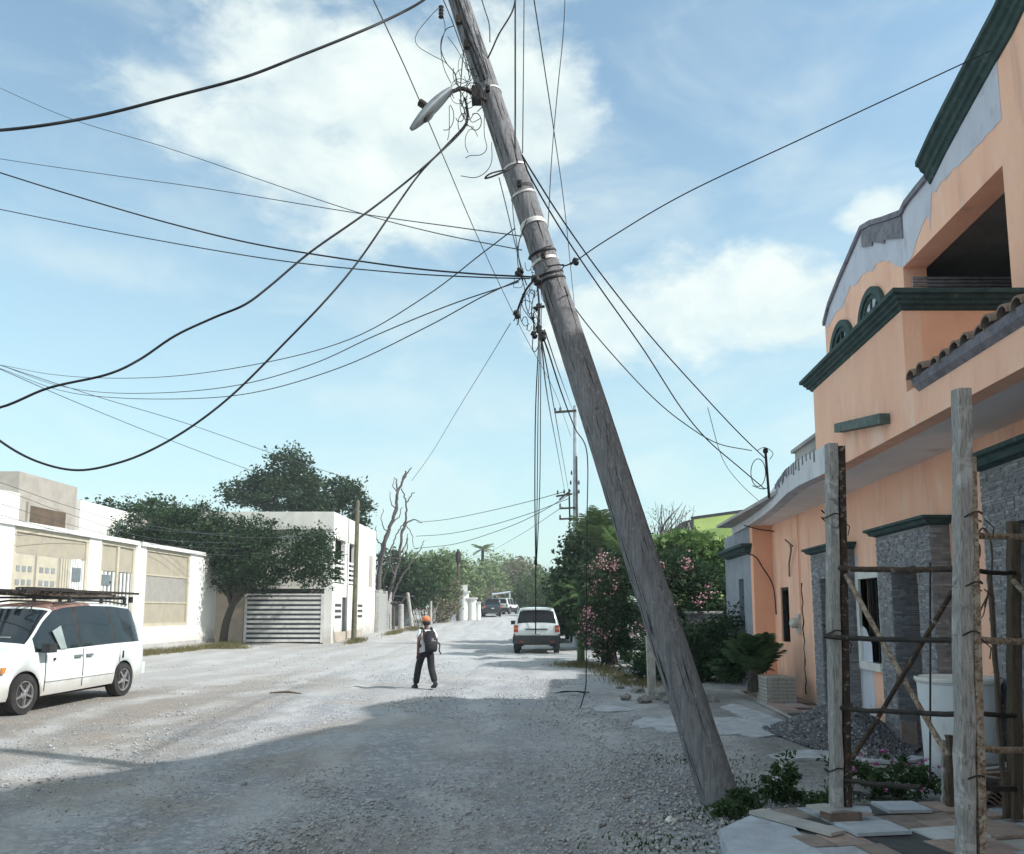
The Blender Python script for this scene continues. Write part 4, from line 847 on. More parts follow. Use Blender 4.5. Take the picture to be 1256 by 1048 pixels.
# ------------------------------------------------------------------ distant power pole
b = Vector((at(707, 748, 38).x, 38, gz(0, 38))); dp = thing('concrete_power_pole', 'tall pale concrete power pole standing in the trees beyond the white SUV', 'utility pole', b)
mb = MB(); mb.tube([b, at(705.5, 498, 38)], [.19, .10], 10); mb.build('pole_shaft', conc_lt, dp, smooth=50)
mb = MB(); mb.bar(at(680, 506, 37.9), at(707, 504, 37.9), .10); mb.build('crossarm', iron, dp)
mb = MB(); mb.bar(at(682, 609, 37.8), at(702, 606, 37.8), .08); mb.bar(at(686, 613, 37.8), at(700, 602, 37.8), .07); mb.build('crossarm', iron, dp)
for y in (624, 637):
    mb = MB(); mb.bar(at(686, y, 37.8), at(706, y - 1, 37.8), .08); mb.build('crossarm', iron, dp)
for (x, y) in ((681, 503), (687, 502), (684, 604), (692, 603), (687, 620), (687, 634), (700, 592), (710, 592), (710, 603), (701, 580)):
    mb = MB(); mb.lathe([(.03, -.10), (.05, -.06), (.03, -.02), (.05, .02), (.03, .05), (.02, .10)], at(x, y, 37.7), 8); mb.build('insulator', black_pl, dp)
mb = MB(); mb.tube([at(707, 560, 37.75), at(708, 650, 37.75), at(709, 720, 37.75)], .05, 5); mb.build('riser_cable', cable_g, dp)
p0 = at(699, 500, 37.8); mb = MB(); mb.tube([at(699, 640, 37.9), at(698, 600, 37.9)], .04, 6); mb.build('guy_strut', iron, dp)
sp = at(720, 556, 14.2)
# far wooden pole on the left
b = Vector((at(562, 748, 70).x, 70, gz(0, 70))); o = thing('wooden_power_pole', 'small dark wooden power pole far down the street behind the white gate columns', 'utility pole', b)
mb = MB(); mb.tube([b, at(562, 674, 70)], [.16, .12], 7); mb.build('pole_shaft', wood_brown, o); mb = MB(); mb.lathe([(.2, 0), (.25, .3), (.2, .9), (.1, 1.0)], at(562, 690, 69.8), 8); mb.build('pole_top', iron, o)

# ------------------------------------------------------------------ left garden wall and its screens
lw = thing('garden_wall', 'long white street wall on the left with beige metal screens between its pillars', 'wall', (wl(33), 33, 0))
WT = .28
def lb(mb, Y0, Y1, z0, z1, d0=0.0, d1=WT):     # box following the wall; d measured inward (to -X)
    return mb.hexa([(wl(Y0) - d1, Y0, z0), (wl(Y0) - d0, Y0, z0), (wl(Y1) - d0, Y1, z0), (wl(Y1) - d1, Y1, z0), (wl(Y0) - d1, Y0, z1), (wl(Y0) - d0, Y0, z1), (wl(Y1) - d0, Y1, z1), (wl(Y1) - d1, Y1, z1)])
ZT = 4.22
scr = [(wls(176), wls(231), 1.0, ZT - .02), (wls(120), wls(163), .35, ZT - .02), (wls(11), wls(105), .35, ZT - .02)]
end = wls(264)
mb = MB(); holes = [(a, b, c, d) for a, b, c, d in scr]
cuts = sorted({14, end, *[h[0] for h in holes], *[h[1] for h in holes]})
for a, b in zip(cuts[:-1], cuts[1:]):
    h = [q for q in holes if q[0] <= a + 1e-6 and q[1] >= b - 1e-6]
    if h: lb(mb, a, b, .0, h[0][2])
    else: lb(mb, a, b, 0, ZT)
mb.build('wall', white_paint, lw)
mb = MB(); lb(mb, wls(168), end + .08, ZT, ZT + .16, -.10, WT + .1); mb.build('wall_cap', white_trim, lw)
mb = MB(); lb(mb, 14, wls(165), ZT + .002, ZT + .16, -.08, WT + .08); mb.build('wall_cap', white_trim, lw)
mb = MB(); lb(mb, 14, end + .02, -.1, .32, -.05, WT + .05); mb.build('wall_plinth', conc, lw)
def screen(a, b, z0, z1, panels, label=None):
    fr = MB(); w = .14
    lb(fr, a, a + w, z0, z1, .03, .15); lb(fr, b - w, b, z0, z1, .03, .15); lb(fr, a + w, b - w, z1 - w, z1, .031, .15); lb(fr, a + w, b - w, z0, z0 + w, .031, .15)
    f = fr.build('screen_frame', tan_metal, lw)
    for (u0, u1, v0, v1, m) in panels:
        p = MB(); lb(p, a + (b - a) * u0, a + (b - a) * u1, z0 + (z1 - z0) * v0, z0 + (z1 - z0) * v1, .08, .10); p.build('screen_panel', m, f)
    return f
a, b, z0, z1 = scr[0]; f = screen(a, b, z0, z1, [(.05, .95, .04, .31, mesh_pan), (.05, .95, .315, .66, mesh_grey), (.05, .95, .665, .96, mesh_pan)])
for v in (.31, .66):
    m = MB(); lb(m, a + .14, b - .14, z0 + (z1 - z0) * v - .03, z0 + (z1 - z0) * v + .03, .05, .12); m.build('screen_rail', tan_metal, f)
a, b, z0, z1 = scr[1]; f = screen(a, b, z0, z1, [(.04, .46, .72, .96, mesh_pan), (.54, .96, .72, .96, mesh_pan)])
for k in range(9):
    u = a + (b - a) * (.06 + .11 * k); m = MB(); lb(m, u, u + .12, z0 + .1, z0 + (z1 - z0) * .71, .05, .09); m.build('fence_picket', white_trim, f)
m = MB(); lb(m, a + (b - a) * .47, a + (b - a) * .53, z0, z1 - .14, .02, .14); m.build('screen_post', tan_metal, f)
m = MB(); lb(m, a + (b - a) * .08, a + (b - a) * .3, z0 + (z1 - z0) * .58, z0 + (z1 - z0) * .68, .02, .05); m.build('gate_inset', lamp_m, f)
a, b, z0, z1 = scr[2]; f = screen(a, b, z0, z1, [(.03, .97, .80, .96, mesh_pan)])
for (u0, u1) in ((.03, .28), (.31, .58)):        # pierced gate leaves with rows of small square holes
    g = MB(); ua, ub = a + (b - a) * u0, a + (b - a) * u1; lb(g, ua, ub, z0 + .1, z0 + (z1 - z0) * .79, .06, .11); gl = g.build('gate_leaf', tan_metal, f)
    for r_ in range(6):
        for c_ in range(3):
            q = MB(); uu = ua + (ub - ua) * (.14 + c_ * .28); zz = z0 + .42 + r_ * .42; lb(q, uu, uu + (ub - ua) * .17, zz, zz + .17, .045, .0599); q.build('gate_hole', interior, gl)
for k in range(10):
    u = a + (b - a) * (.62 + .035 * k); m = MB(); lb(m, u, u + .09, z0 + .1, z0 + (z1 - z0) * .79, .05, .09); m.build('fence_picket', tan_metal if k < 4 else white_trim, f)
m = MB(); lb(m, a + (b - a) * .78, a + (b - a) * .9, z0 + (z1 - z0) * .60, z0 + (z1 - z0) * .72, .02, .05); m.build('gate_inset', lamp_m, f)
mb = MB(); lb(mb, wls(171), end + .3, -.05, .14, -.75, .0); o = mb.build('kerb_slab', conc); tag(o, 'low grey concrete strip at the foot of the white street wall', 'kerb')

# house behind the wall
gh = thing('grey_and_white_house', 'modern flat roofed grey and white house behind the white street wall', 'house', (-20.5, 34, 0))
def XA(px, Y): return at(px, 748, Y).x
mb = MB()
x0 = -20.6; ya = 20.6 / .6165; yb = 20.6 / .543
mb.hexa([(x0 - 7, ya, 0), (x0, ya, 0), (x0, yb, 0), (x0 - 7, yb, 0), (x0 - 7, ya, 7.45), (x0, ya, 7.45), (x0, yb, 7.45), (x0 - 7, yb, 7.45)]); mb.build('grey_block', greyhouse, gh)
wY0 = 20.6 / .61 + .25; wY1 = 20.6 / .556
mb = MB(); mb.box((x0 + .001, wY0, 4.6), (x0 + .10, wY1, 6.25)); w = mb.build('window', greyhouse, gh); mb = MB(); mb.box((x0 + .101, wY0 + .15, 4.7), (x0 + .12, wY1 - .15, 6.1)); mb.build('pane', mat('brown_interior', (.14, .10, .07), (.09, .07, .05), 2, .8, 0), w)
for k in range(2):
    mb = MB(); yy = wY0 + .3 + k * 1.3; mb.box((x0 + .121, yy, 4.7), (x0 + .16, yy + .9, 5.2 + .1 * k)); mb.build('shutter', wood_brown, w)
yc = 20.4 / .468; mb = MB(); mb.box((x0 - 6, yb + .01, 0), (x0 + .2, yc, 6.85)); mb.build('white_block', white_paint, gh)
mb = MB(); mb.box((x0 - 1, yc + .01, 0), (x0 + .5, yc + 1.4, 6.95)); mb.build('grey_column', greyhouse, gh)
mb = MB(); mb.box((x0 - 8, 22, 0), (x0 + .1, ya - .01, 6.5)); mb.build('white_block', white_paint, gh)

# ------------------------------------------------------------------ white two storey house with slatted gate
YF = 41.0
wh = thing('two_storey_house', 'weathered white two storey house with open balcony and horizontally slatted garage gate', 'house', (-8.7, YF, 0))
xc = XA(407, YF); xl = XA(238, YF); topz2 = at(415, 628, YF).z
def wx(Y): return xc + .035 * (Y - YF)
yend = 51.6; sec = 48.6
mb = MB(); mb.box((xl, YF, -.1), (XA(299, YF), YF + .25, 2.75)); mb.build('front_wall', beige_wall, wh)
mb = MB(); mb.box((xl, YF, 2.75), (xc - .4, YF + .25, 3.6)); mb.box((xl, YF + .3, 3.6), (xc - .4, YF + 1.0, 5.75)); mb.build('front_wall', cream, wh)
mb = MB(); mb.box((xl, YF - .05, 5.75), (xc, YF + .25, topz2)); mb.build('parapet', cream, wh)
mb = MB(); mb.box((xc - .4, YF - .001, -.1), (xc, YF + .4, 5.75)); mb.build('corner_pillar', white_paint, wh)
# street side
def sb(mb, Y0, Y1, z0, z1, d0=0, d1=.25): return mb.hexa([(wx(Y0) - d1, Y0, z0), (wx(Y0) - d0, Y0, z0), (wx(Y1) - d0, Y1, z0), (wx(Y1) - d1, Y1, z0), (wx(Y0) - d1, Y0, z1), (wx(Y0) - d0, Y0, z1), (wx(Y1) - d0, Y1, z1), (wx(Y1) - d1, Y1, z1)])
mb = MB(); sb(mb, YF + .401, 43.1, -.1, 3.05); sb(mb, 43.1, 44.1, 2.35, 3.05); sb(mb, 44.1, sec, -.1, 3.05); mb.build('side_wall', cream, wh)
mb = MB(); sb(mb, YF + .26, yend, 5.35, topz2); mb.build('side_parapet', cream, wh)
mb = MB(); sb(mb, sec, yend, -.1, 5.35); mb.build('side_wall', cream, wh)
mb = MB(); sb(mb, YF + 2.6, YF + 3.5, 3.05, 5.35, .02); mb.build('balcony_pillar', white_paint, wh); mb = MB(); sb(mb, 46.0, sec, 3.05, 5.35, .0); mb.build('balcony_pillar', white_paint, wh)
for (q0, q1) in ((YF + .4, YF + 2.6), (YF + 3.5, 46.0)):
    for k in range(5):
        m = MB(); z = 3.12 + k * .26; sb(m, q0, q1, z, z + .13, .02, .07); m.build('balcony_rail', white_trim, wh)
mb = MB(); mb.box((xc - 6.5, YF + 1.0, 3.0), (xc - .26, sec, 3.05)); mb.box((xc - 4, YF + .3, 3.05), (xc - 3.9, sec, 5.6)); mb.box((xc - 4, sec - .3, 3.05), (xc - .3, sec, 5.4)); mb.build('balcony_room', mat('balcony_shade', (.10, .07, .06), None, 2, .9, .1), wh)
mb = MB(); mb.box((xl, YF + .26, topz2 - .5), (xc - .26, yend, topz2 - .4)); mb.build('roof', conc, wh)
mb = MB(); mb.box((xl, YF + .26, -.1), (xl + .3, yend, topz2 - .5)); mb.box((xl, yend - .2, -.1), (xc, yend, topz2 - .4)); mb.build('rear_wall', cream, wh)
for z in (1.25, 1.55, 1.85):
    for (q0, q1) in ((YF + .6, YF + 1.9), (46.8, 48.0)):
        m = MB(); sb(m, q0, q1, z, z + .15, -.01, .02); m.build('slit_window', darkroof, wh)
mb = MB(); sb(mb, 43.1, 44.1, 0, 2.35, .1, .14); mb.build('door', darkroof, wh)
mb = MB(); sb(mb, 49.6, 50.6, 3.1, 5.0, -.02, .02); mb.build('window', greyhouse, wh)
mb = MB(); sb(mb, YF + .41, 48, -.08, .55, -.012, 0); mb.build('damp_stain', beige_wall, wh)
mb = MB(); mb.box((xc - 6, YF + 1.1, 0), (xc - .5, YF + 1.2, 2.75)); mb.build('garage_interior', interior, wh)
gx0, gx1 = XA(300, YF), xc - .42
gate = MB(); gate.box((gx0, YF - .05, .05), (gx0 + .12, YF + .03, 2.5)); gate.box((gx1 - .12, YF - .05, .05), (gx1, YF + .03, 2.5)); gate.box((gx0 + .12, YF - .045, 2.42), (gx1 - .12, YF + .03, 2.5)); gt = gate.build('garage_gate', white_trim, wh)
slat_me = None
for k in range(10):
    z = .1 + k * .235
    m = MB(); m.box((gx0 + .12, YF - .03, z), (gx1 - .12, YF, z + .125)); m.build('slat', white_trim, gt)
m = MB(); m.box((gx0 + .12, YF + .031, .08), (gx1 - .12, YF + .05, 2.42)); m.build('gate_backing', car_blue, gt)
b = Vector((XA(446, 44), 44, 0)); o = thing('wooden_post', 'slender brown wooden power post against the white two storey house', 'post', b)
b = Vector((wx(44) + .45, 44, 0)); o.location = b; mb = MB(); mb.tube([b, b + Vector((.05, 0, 7.6))], [.15, .11], 8); mb.build('pole_shaft', mat('post_brown', (.16, .15, .10), (.10, .09, .07), 6, .9, .5), o); mb = MB(); mb.bar(b + Vector((-.3, 0, 7.2)), b + Vector((.35, 0, 7.2)), .08); mb.build('crossarm', iron, o)
# block wall, its top courses as single blocks
bw = thing('block_wall', 'bare grey cinder block wall beyond the white two storey house', 'wall', (wx(53), 53, 0))
bx = wx(51.6) + .25
bme = MB().obox((0, 0, 0), (.2, .385, .185)).mesh('block', block_m)
mb = MB(); mb.box((bx - .205, 51.6, 0), (bx - .012, 57.2, 2.75)); mb.build('mortar_core', conc, bw)
for r_ in range(13):
    for c_ in range(14):
        if r_ == 12 and c_ in (4, 5, 6, 9, 10): continue
        q = link('block', bme, bw); q.location = (bx - .1, 51.8 + c_ * .4 + (.2 if r_ % 2 else 0), gz(0, 54) + .1 + r_ * .2)
mb = MB(); mb.box((bx - 2.2, 51.62, 0), (bx - .21, 51.8, 2.6)); mb.build('return_wall', block_m, bw)

# fence posts, sheds and gate columns on the left further on
def post(px, yt, yb_, Y, r, label, m, nm='fence_post', lean=0):
    zb = gz(0, Y); x = XA(px, Y); b = Vector((x, Y, zb)); o = thing(nm, label, 'post', b, None)
    mb = MB(); mb.tube([b, Vector((x + lean * .5, Y, (zb + at(px, yt, Y).z) / 2)), Vector((x + lean, Y, at(px, yt, Y).z))], [r, r * .93, r * .85], 8); mb.build('post_shaft', m, o, smooth=50)
    mb = MB(); mb.lathe([(r * .86, 0), (r * .9, .04), (r * .4, .08)], Vector((x + lean, Y, at(px, yt, Y).z - .02)), 8); mb.build('post_cap', m, o); return o
post(492, 742, 776, 56, .20, 'thick weathered post under the dark bush left of the walking person', conc)
post(506, 728, 772, 57, .13, 'tall pale leaning post nearest the walking person', mat('pale_post', (.45, .44, .40), (.3, .29, .27), 5, .9, .4), lean=-.35)
post(528, 736, 768, 62, .14, 'pale fence post directly behind the cap of the walking person', MATS['pale_post'])
post(483, 745, 778, 55, .09, 'thin dark post beside the end of the block wall', wood_brown)
fb = thing('lattice_fence', 'rickety dark stick fence under the bushes on the left verge', 'fence', (XA(515, 60), 60, gz(0, 60)))
for k in range(22):
    u = k / 21; Y = 57.2 + u * 9; x = XA(506 + 34 * u, Y); zb = gz(0, Y); m = MB(); m.bar((x, Y, zb), (x + R.uniform(-.5, .5), Y + R.uniform(-.1, .1), zb + R.uniform(1.0, 1.7)), .06); m.build('stick', wood_brown if k % 3 else conc, fb)
for z in (.5, 1.2):
    m = MB(); m.bar((XA(506, 57.2), 57.2, z + gz(0, 57)), (XA(540, 66), 66, z + gz(0, 66)), .05); m.build('fence_rail', wood_brown, fb)
sh = thing('shed', 'low dark open shed behind the bushes beside the block wall', 'shed', (XA(488, 58), 58, 0))
mb = MB(); mb.box((XA(470, 60), 60, 0), (XA(505, 60), 60.2, 2.6)); mb.build('back_wall', interior, sh); mb = MB(); mb.box((XA(468, 57.5), 57.5, 2.6), (XA(506, 58), 61, 2.7)); mb.build('roof', darkroof, sh)
for (px, w_, lab, hgt) in ((569, .85, 'taller left hand white gate column with a lantern block on top', 719), (579, .75, 'shorter right hand white gate column far down the road', 727), (587, .35, 'slim white gate post just right of the white column pair', 732)):
    Y = 72; zb = gz(0, Y); x = XA(px, Y); zt = at(px, hgt + 8, Y).z; o = thing('gate_column', lab, 'column', (x, Y, zb)); mb = MB(); mb.tube([(x, Y, zb), (x, Y, zt)], [w_ * .55, w_ * .5], 14); mb.build('column_shaft', white_paint, o, smooth=50)
    mb = MB(); mb.obox((x, Y, zt + .06), (w_ * 1.25, w_ * 1.25, .14)); mb.build('column_cap', white_trim, o)
    if px == 569: mb = MB(); mb.obox((x, Y, zt + .4), (.55, .55, .55)); mb.obox((x, Y - .28, zt + .4), (.22, .02, .22)); mb.build('lantern', white_trim, o)
o = thing('grey_gate', 'grey sheet gate between the left verge and the white gate columns', 'gate', (XA(560, 71), 71, gz(0, 71)))
mb = MB(); mb.box((XA(553, 71), 71, gz(0, 71)), (XA(562.5, 71), 71.1, gz(0, 71) + 2.2)); mb.build('gate_leaf', conc_lt, o); mb = MB(); mb.bar((XA(553, 71), 70.95, gz(0, 71) + 1.1), (XA(562, 71), 70.95, gz(0, 71) + 1.1), .08); mb.build('rail', iron, o)
o = thing('canopy', 'small pale canopy frame above the distant parked cars', 'canopy', (XA(615, 92), 92, gz(0, 92)))
Yc = 92; zt = at(615, 724, Yc).z; mb = MB(); mb.sweep([(0, -.1), (0, .0), (2.2, .15), (2.3, .05)], [lambda a, b: Vector((XA(603, Yc), Yc + a, zt + b - .5)), lambda a, b: Vector((XA(626, Yc), Yc + a, zt + b - .2))]); mb.build('canopy_cover', conc_lt, o)
for px in (604, 625): mb = MB(); mb.tube([(XA(px, Yc), Yc + .2, gz(0, Yc)), (XA(px, Yc), Yc + .2, zt - .3)], .09, 6); mb.build('canopy_post', conc_lt, o)

# ------------------------------------------------------------------ green house on the right, behind the bushes
YG = 34.0
g = thing('lime_green_house', 'lime green house with a dark sloping roof edge behind the oleanders', 'house', (XA(880, YG), YG, 0))
pts = [at(838, 690, YG), at(838, 642, YG), at(850, 636, YG), at(925, 626, YG), at(985, 618, YG), at(985, 700, YG)]
pts = [Vector((p.x, YG, p.z)) for p in pts]; pts[0].z = 0; pts[-1].z = 0
mb = MB(); mb.prism(pts, (0, 9, 0)); mb.build('wall', lime, g)
mb = MB(); a_, b_ = at(848, 636, YG - .3), at(985, 617, YG - .3); mb.bar(a_, b_, .12, .12); mb.build('roof_edge', darkroof, g)
mb = MB(); q = [at(806, 664, YG - .6), at(838, 640, YG - .6), at(851, 637, YG - .6), at(851, 655, YG - .6)]; mb.prism([Vector((p.x, YG - .6, p.z)) for p in q], (0, .4, 0)); sl = mb.build('side_roof', darkroof, g)
for k in range(6):
    m = MB(); a_ = at(812 + k * 6.5, 662 - k * 4.2, YG - .7); m.bar(a_, a_ + Vector((.1, 0, -.5)), .06); m.build('roof_slat', conc, sl)
dk = thing('dark_block_wall', 'dark grey block wall behind the oleander beside the orange house', 'wall', (XA(880, 21.5), 21.5, 0))
mb = MB(); mb.box((XA(842, 21.5), 21.5, -.1), (XA(905, 21.5) + .3, 21.75, 1.6)); mb.build('wall', plaster_dark, dk)
mb = MB(); mb.box((XA(842, 21.5) - .04, 21.45, 1.601), (XA(905, 21.5) + .3, 21.8, 1.66)); mb.build('wall_cap', conc, dk)

# ------------------------------------------------------------------ vehicles
def interp(T, x):
    if x <= T[0][0]: return T[0][1]
    for (a, za), (b, zb) in zip(T[:-1], T[1:]):
        if x <= b: return za + (zb - za) * (x - a) / (b - a)
    return T[-1][1]
def vehicle(root, S, M):
    """Lofted car: x forward, z up. S: spec dict, M: 4x4 transform."""
    L0, L1 = S['x']; ax0, ax1 = S['axle']; WR, ZL = S['wr'], S['sill']
    keys = set(np.round(np.linspace(L0, L1, 61), 3)) | {round(k, 3) for T in (S['top'], S['w']) for k, _ in T}
    for a in (ax0, ax1):
        for k in range(-5, 6): keys.add(round(a + (WR + .05) * sin(k * pi / 10), 3))
    for (a, b, _) in S['glass']: keys |= {round(a, 3), round(b, 3)}
    X = sorted(keys); rows = []
    for x in X:
        zt = interp(S['top'], x); w = interp(S['w'], x); zb = min(interp(S['belt'], x), zt - .10); wr = interp(S['wroof'], x)
        k = min(1, max(0, (zt - zb - .10) / .45)); wr = w * .93 * (1 - k) + wr * k
        zl = interp(S['low'], x); 
        for a in (ax0, ax1):
            d = abs(x - a)
            if d < WR + .05: zl = max(zl, .98 * WR + sqrt(max(0, (WR + .05) ** 2 - d * d)))
        zl = min(zl, zb - .08)
        mid = zl + (zb - zl) * .5
        P = [(w * .955, zl), (w * .985, zl + (zb - zl) * .12), (w, mid), (w * .99, zb - (zb - zl) * .1), (w * .965, zb), (w * .965 + (wr - w * .965) * .5 + .012 * k, zb + (zt - .06 - zb) * .5), (wr, zt - .055), (wr - .035, zt - .02), (wr - .14, zt - .004), (wr * .5, zt + .015), (0, zt + .022)]
        rows.append(P)
    NR_ = len(rows[0]); parts = {}
    def put(key, quad): parts.setdefault(key, MB()).add(quad, [tuple(range(len(quad)))])
    def PT_(i, j, s): y, z = rows[i][j]; return M @ Vector((X[i], y * s, z))
    for s in (1, -1):
        for i in range(len(X) - 1):
            xm = (X[i] + X[i + 1]) / 2; zt0, zt1 = rows[i][-1][1], rows[i + 1][-1][1]
            for j in range(NR_ - 1):
                key = 'body'
                tall = min(rows[i][6][1] - rows[i][4][1], rows[i + 1][6][1] - rows[i + 1][4][1])
                if j in (4, 5) and tall > .06:
                    for (a, b, nm) in S['glass']:
                        if a <= xm <= b: key = nm + ('R' if s < 0 else 'L')
                if j >= 7:
                    for (a, b, nm) in S['screens']:
                        if a <= xm <= b: key = nm
                if S.get('roofpaint') and j >= 6 and S['roofpaint'][0] < xm < S['roofpaint'][1] and key == 'body': key = 'roof_panel'
                if S.get('clad') and j <= 1 and key == 'body': key = 'sill_cladding'
                q = [PT_(i, j, s), PT_(i + 1, j, s), PT_(i + 1, j + 1, s), PT_(i, j + 1, s)]
                if key in ('body', 'roof_panel', 'sill_cladding'): parts.setdefault(key, MB()).add(q, [(0, 1, 2, 3)])
                else: parts.setdefault(key, MB()).add(q, [(0, 1, 2, 3)])
    for i, e in ((0, 'body'), (len(X) - 1, 'body')):
        poly = [PT_(i, j, 1) for j in range(NR_)] + [PT_(i, j, -1) for j in range(NR_ - 2, -1, -1)]; parts[e].add(poly, [tuple(range(len(poly)))])
    import bmesh
    for key, mb in parts.items():
        base = key[:-1] if key[-1] in 'LR' and key not in ('body',) and key[:-1] in [g_[2] for g_ in S['glass']] else key
        m = {'body': S['paint'], 'roof_panel': S.get('roofmat'), 'sill_cladding': black_pl, 'window_pillar': black_pl}.get(base, S.get('glassmat', glass))
        me = mb.mesh(base, m, False, False); bm = bmesh.new(); bm.from_mesh(me); bmesh.ops.remove_doubles(bm, verts=bm.verts, dist=.0005); bmesh.ops.recalc_face_normals(bm, faces=bm.faces); bm.to_mesh(me); bm.free(); me.shade_smooth(); me.set_sharp_from_angle(angle=radians(38))
        link(base, me, root)
    # dark underbody and wheels
    def P3(x, y, z): return M @ Vector((x, y, z))
    w = interp(S['w'], 0) - .08
    def hexl(mb, x0, x1, y0, y1, z0, z1): return mb.hexa([P3(x0, y0, z0), P3(x1, y0, z0), P3(x1, y1, z0), P3(x0, y1, z0), P3(x0, y0, z1), P3(x1, y0, z1), P3(x1, y1, z1), P3(x0, y1, z1)])
    mb = MB(); hexl(mb, L0 + .15, L1 - .15, -w + .18, w - .18, ZL - .06, .9); mb.build('underbody', black_pl, root)
    M3 = M.to_3x3()
    for a in (ax0, ax1):
        for s in (1, -1):
            Rw = M3 @ Matrix.Rotation(-s * pi / 2, 3, 'X'); c = P3(a, s * (interp(S['w'], a) - .13), WR)
            t = MB(); t.lathe([(WR * .55, -.10), (WR * .95, -.11), (WR, -.07), (WR, .07), (WR * .96, .10), (WR * .68, .115), (WR * .64, .08)], c, 28, Rw); wheel = t.build('wheel', tyre, root, smooth=40)
            r_ = MB(); r_.lathe([(WR * .64, .02), (WR * .66, .10), (WR * .60, .10), (WR * .56, .05)], c, 28, Rw)
            for k in range(5):
                th = 2 * pi * k / 5 + .3; d0 = Vector((cos(th), sin(th), 0)); r_.bar(c + Rw @ (d0 * .04 + Vector((0, 0, .075))), c + Rw @ (d0 * WR * .61 + Vector((0, 0, .06))), .085, .03)
            r_.lathe([(.07, .05), (.075, .09), (.03, .11)], c, 14, Rw); r_.build('rim', rim, wheel, smooth=40)
            b_ = MB(); b_.lathe([(WR * .6, .0), (WR * .6, .03)], c, 20, Rw); b_.build('brake_disc', iron, wheel)
    return P3, hexl
def xf(x, y, z, heading):      # heading = direction the car's nose points, radians from +X
    return Matrix.Translation((x, y, z)) @ Matrix.Rotation(heading, 4, 'Z')

# minivan on the left, nose towards the camera
fr_, rr_ = Vector((-8.02, 13.45, 0)), Vector((-7.78, 16.32, 0)); hd = (fr_ - rr_).normalized(); left = Vector((-hd.y, hd.x, 0)); cen = (fr_ + rr_) / 2 - left * .83
MV = Matrix.Translation(cen) @ Matrix(((hd.x, left.x, 0, 0), (hd.y, left.y, 0, 0), (0, 0, 1, 0), (0, 0, 0, 1)))
van = thing('minivan', 'white minivan with a rust brown roof front and metal frames on its rack', 'van', cen)
SV = dict(x=(-2.30, 2.38), axle=(-1.44, 1.44), wr=.33, sill=.27, paint=car_white, roofmat=car_roof, roofpaint=(-.5, .62),
    top=[(-2.30, .98), (-2.26, 1.12), (-2.12, 1.55), (-2.02, 1.70), (-1.85, 1.77), (-1.2, 1.82), (-.3, 1.83), (.3, 1.79), (.62, 1.73), (1.0, 1.47), (1.42, 1.15), (1.5, 1.10), (1.9, 1.0), (2.2, .87), (2.33, .72), (2.38, .60)],
    belt=[(-2.3, 1.06), (-1, 1.05), (1.0, 1.0), (1.5, .98), (2.1, .86), (2.38, .55)], low=[(-2.3, .42), (-2.1, .30), (2.1, .25), (2.38, .34)],
    w=[(-2.30, .78), (-2.22, .86), (-1.9, .93), (-1.4, .955), (1.3, .955), (1.8, .92), (2.1, .84), (2.28, .70), (2.38, .52)],
    wroof=[(-2.3, .62), (-1.8, .70), (.6, .72), (1.4, .80)], glass=[(-2.0, -1.10, 'rear_side_window'), (-1.10, -1.03, 'window_pillar'), (-1.03, -.02, 'sliding_door_window'), (-.02, .09, 'window_pillar'), (.09, 1.26, 'front_side_window')], screens=[(-2.25, -2.06, 'rear_window'), (.66, 1.40, 'windshield')],
    glassmat=mat('tinted_glass', (.012, .018, .022), (.022, .028, .034), 1.5, .05, 0, spec=.5))
P3, hexl = vehicle(van, SV, MV)
def pv(nm, boxes, m, par=None, sm=False):
    mb = MB()
    for b_ in boxes: hexl(mb, *b_)
    return mb.build(nm, m, par or van)
for (x, h_) in ((1.02, 0), (-.02, 0), (-1.2, 0)):
    mb = MB(); mb.tube([P3(x, .952, .34), P3(x, .962, .68), P3(x, .945, 1.0)], .006, 4); mb.build('door_seam', black_pl, van)
mb = MB(); mb.tube([P3(-1.02, .955, .50), P3(-.5, .957, .50), P3(1.0, .957, .50)], .010, 4, flat=1.6); mb.build('side_moulding', car_white, van)
pv('door_handle', [(-.02 + .07, .20 + .05, .955, .985, .86, .90)], lamp_m); pv('door_handle', [(-.28, -.10, .955, .985, .86, .90)], lamp_m)
pv('fuel_flap_handle', [(-1.32, -1.29, .945, .972, .76, .90)], black_pl); pv('keyhole', [(.78, .82, .955, .975, .84, .88)], black_pl)
mb = MB(); mb.obox(P3(1.12, 1.07, 1.06), (.20, .14, .15), MV.to_3x3()); mb.bar(P3(1.12, .9, 1.02), P3(1.12, 1.03, 1.04), .05); mr = mb.build('wing_mirror', black_pl, van)
mb = MB(); mb.obox(P3(1.1, -1.07, 1.06), (.12, .2, .15), MV.to_3x3()); mb.build('wing_mirror', black_pl, van)
for s in (1, -1):
    mb = MB(); hl = [P3(2.02, s * .872, .66), P3(2.22, s * .775, .66), P3(2.345, s * .50, .66), P3(2.32, s * .50, .80), P3(2.19, s * .785, .83), P3(2.0, s * .88, .80)]
    mb.prism(hl, (MV.to_3x3() @ Vector((.03, s * .03, 0)))); mb.build('headlight', lamp_clear, van)
    mb = MB(); mb.prism([P3(1.95, s * .892, .70), P3(2.015, s * .875, .70), P3(2.0, s * .88, .79), P3(1.93, s * .90, .79)], MV.to_3x3() @ Vector((.0, s * .03, 0))); mb.build('turn_signal', lamp_orange, van)
    mb = MB(); hexl(mb, -2.3, -2.2, s * .6 - .12, s * .6 + .14, .85, 1.1); mb.build('tail_light', lamp_red, van)
pv('front_bumper', [(2.2, 2.44, -.6, .6, .34, .55)], car_white); pv('rear_bumper', [(-2.42, -2.25, -.8, .8, .38, .62)], car_white)
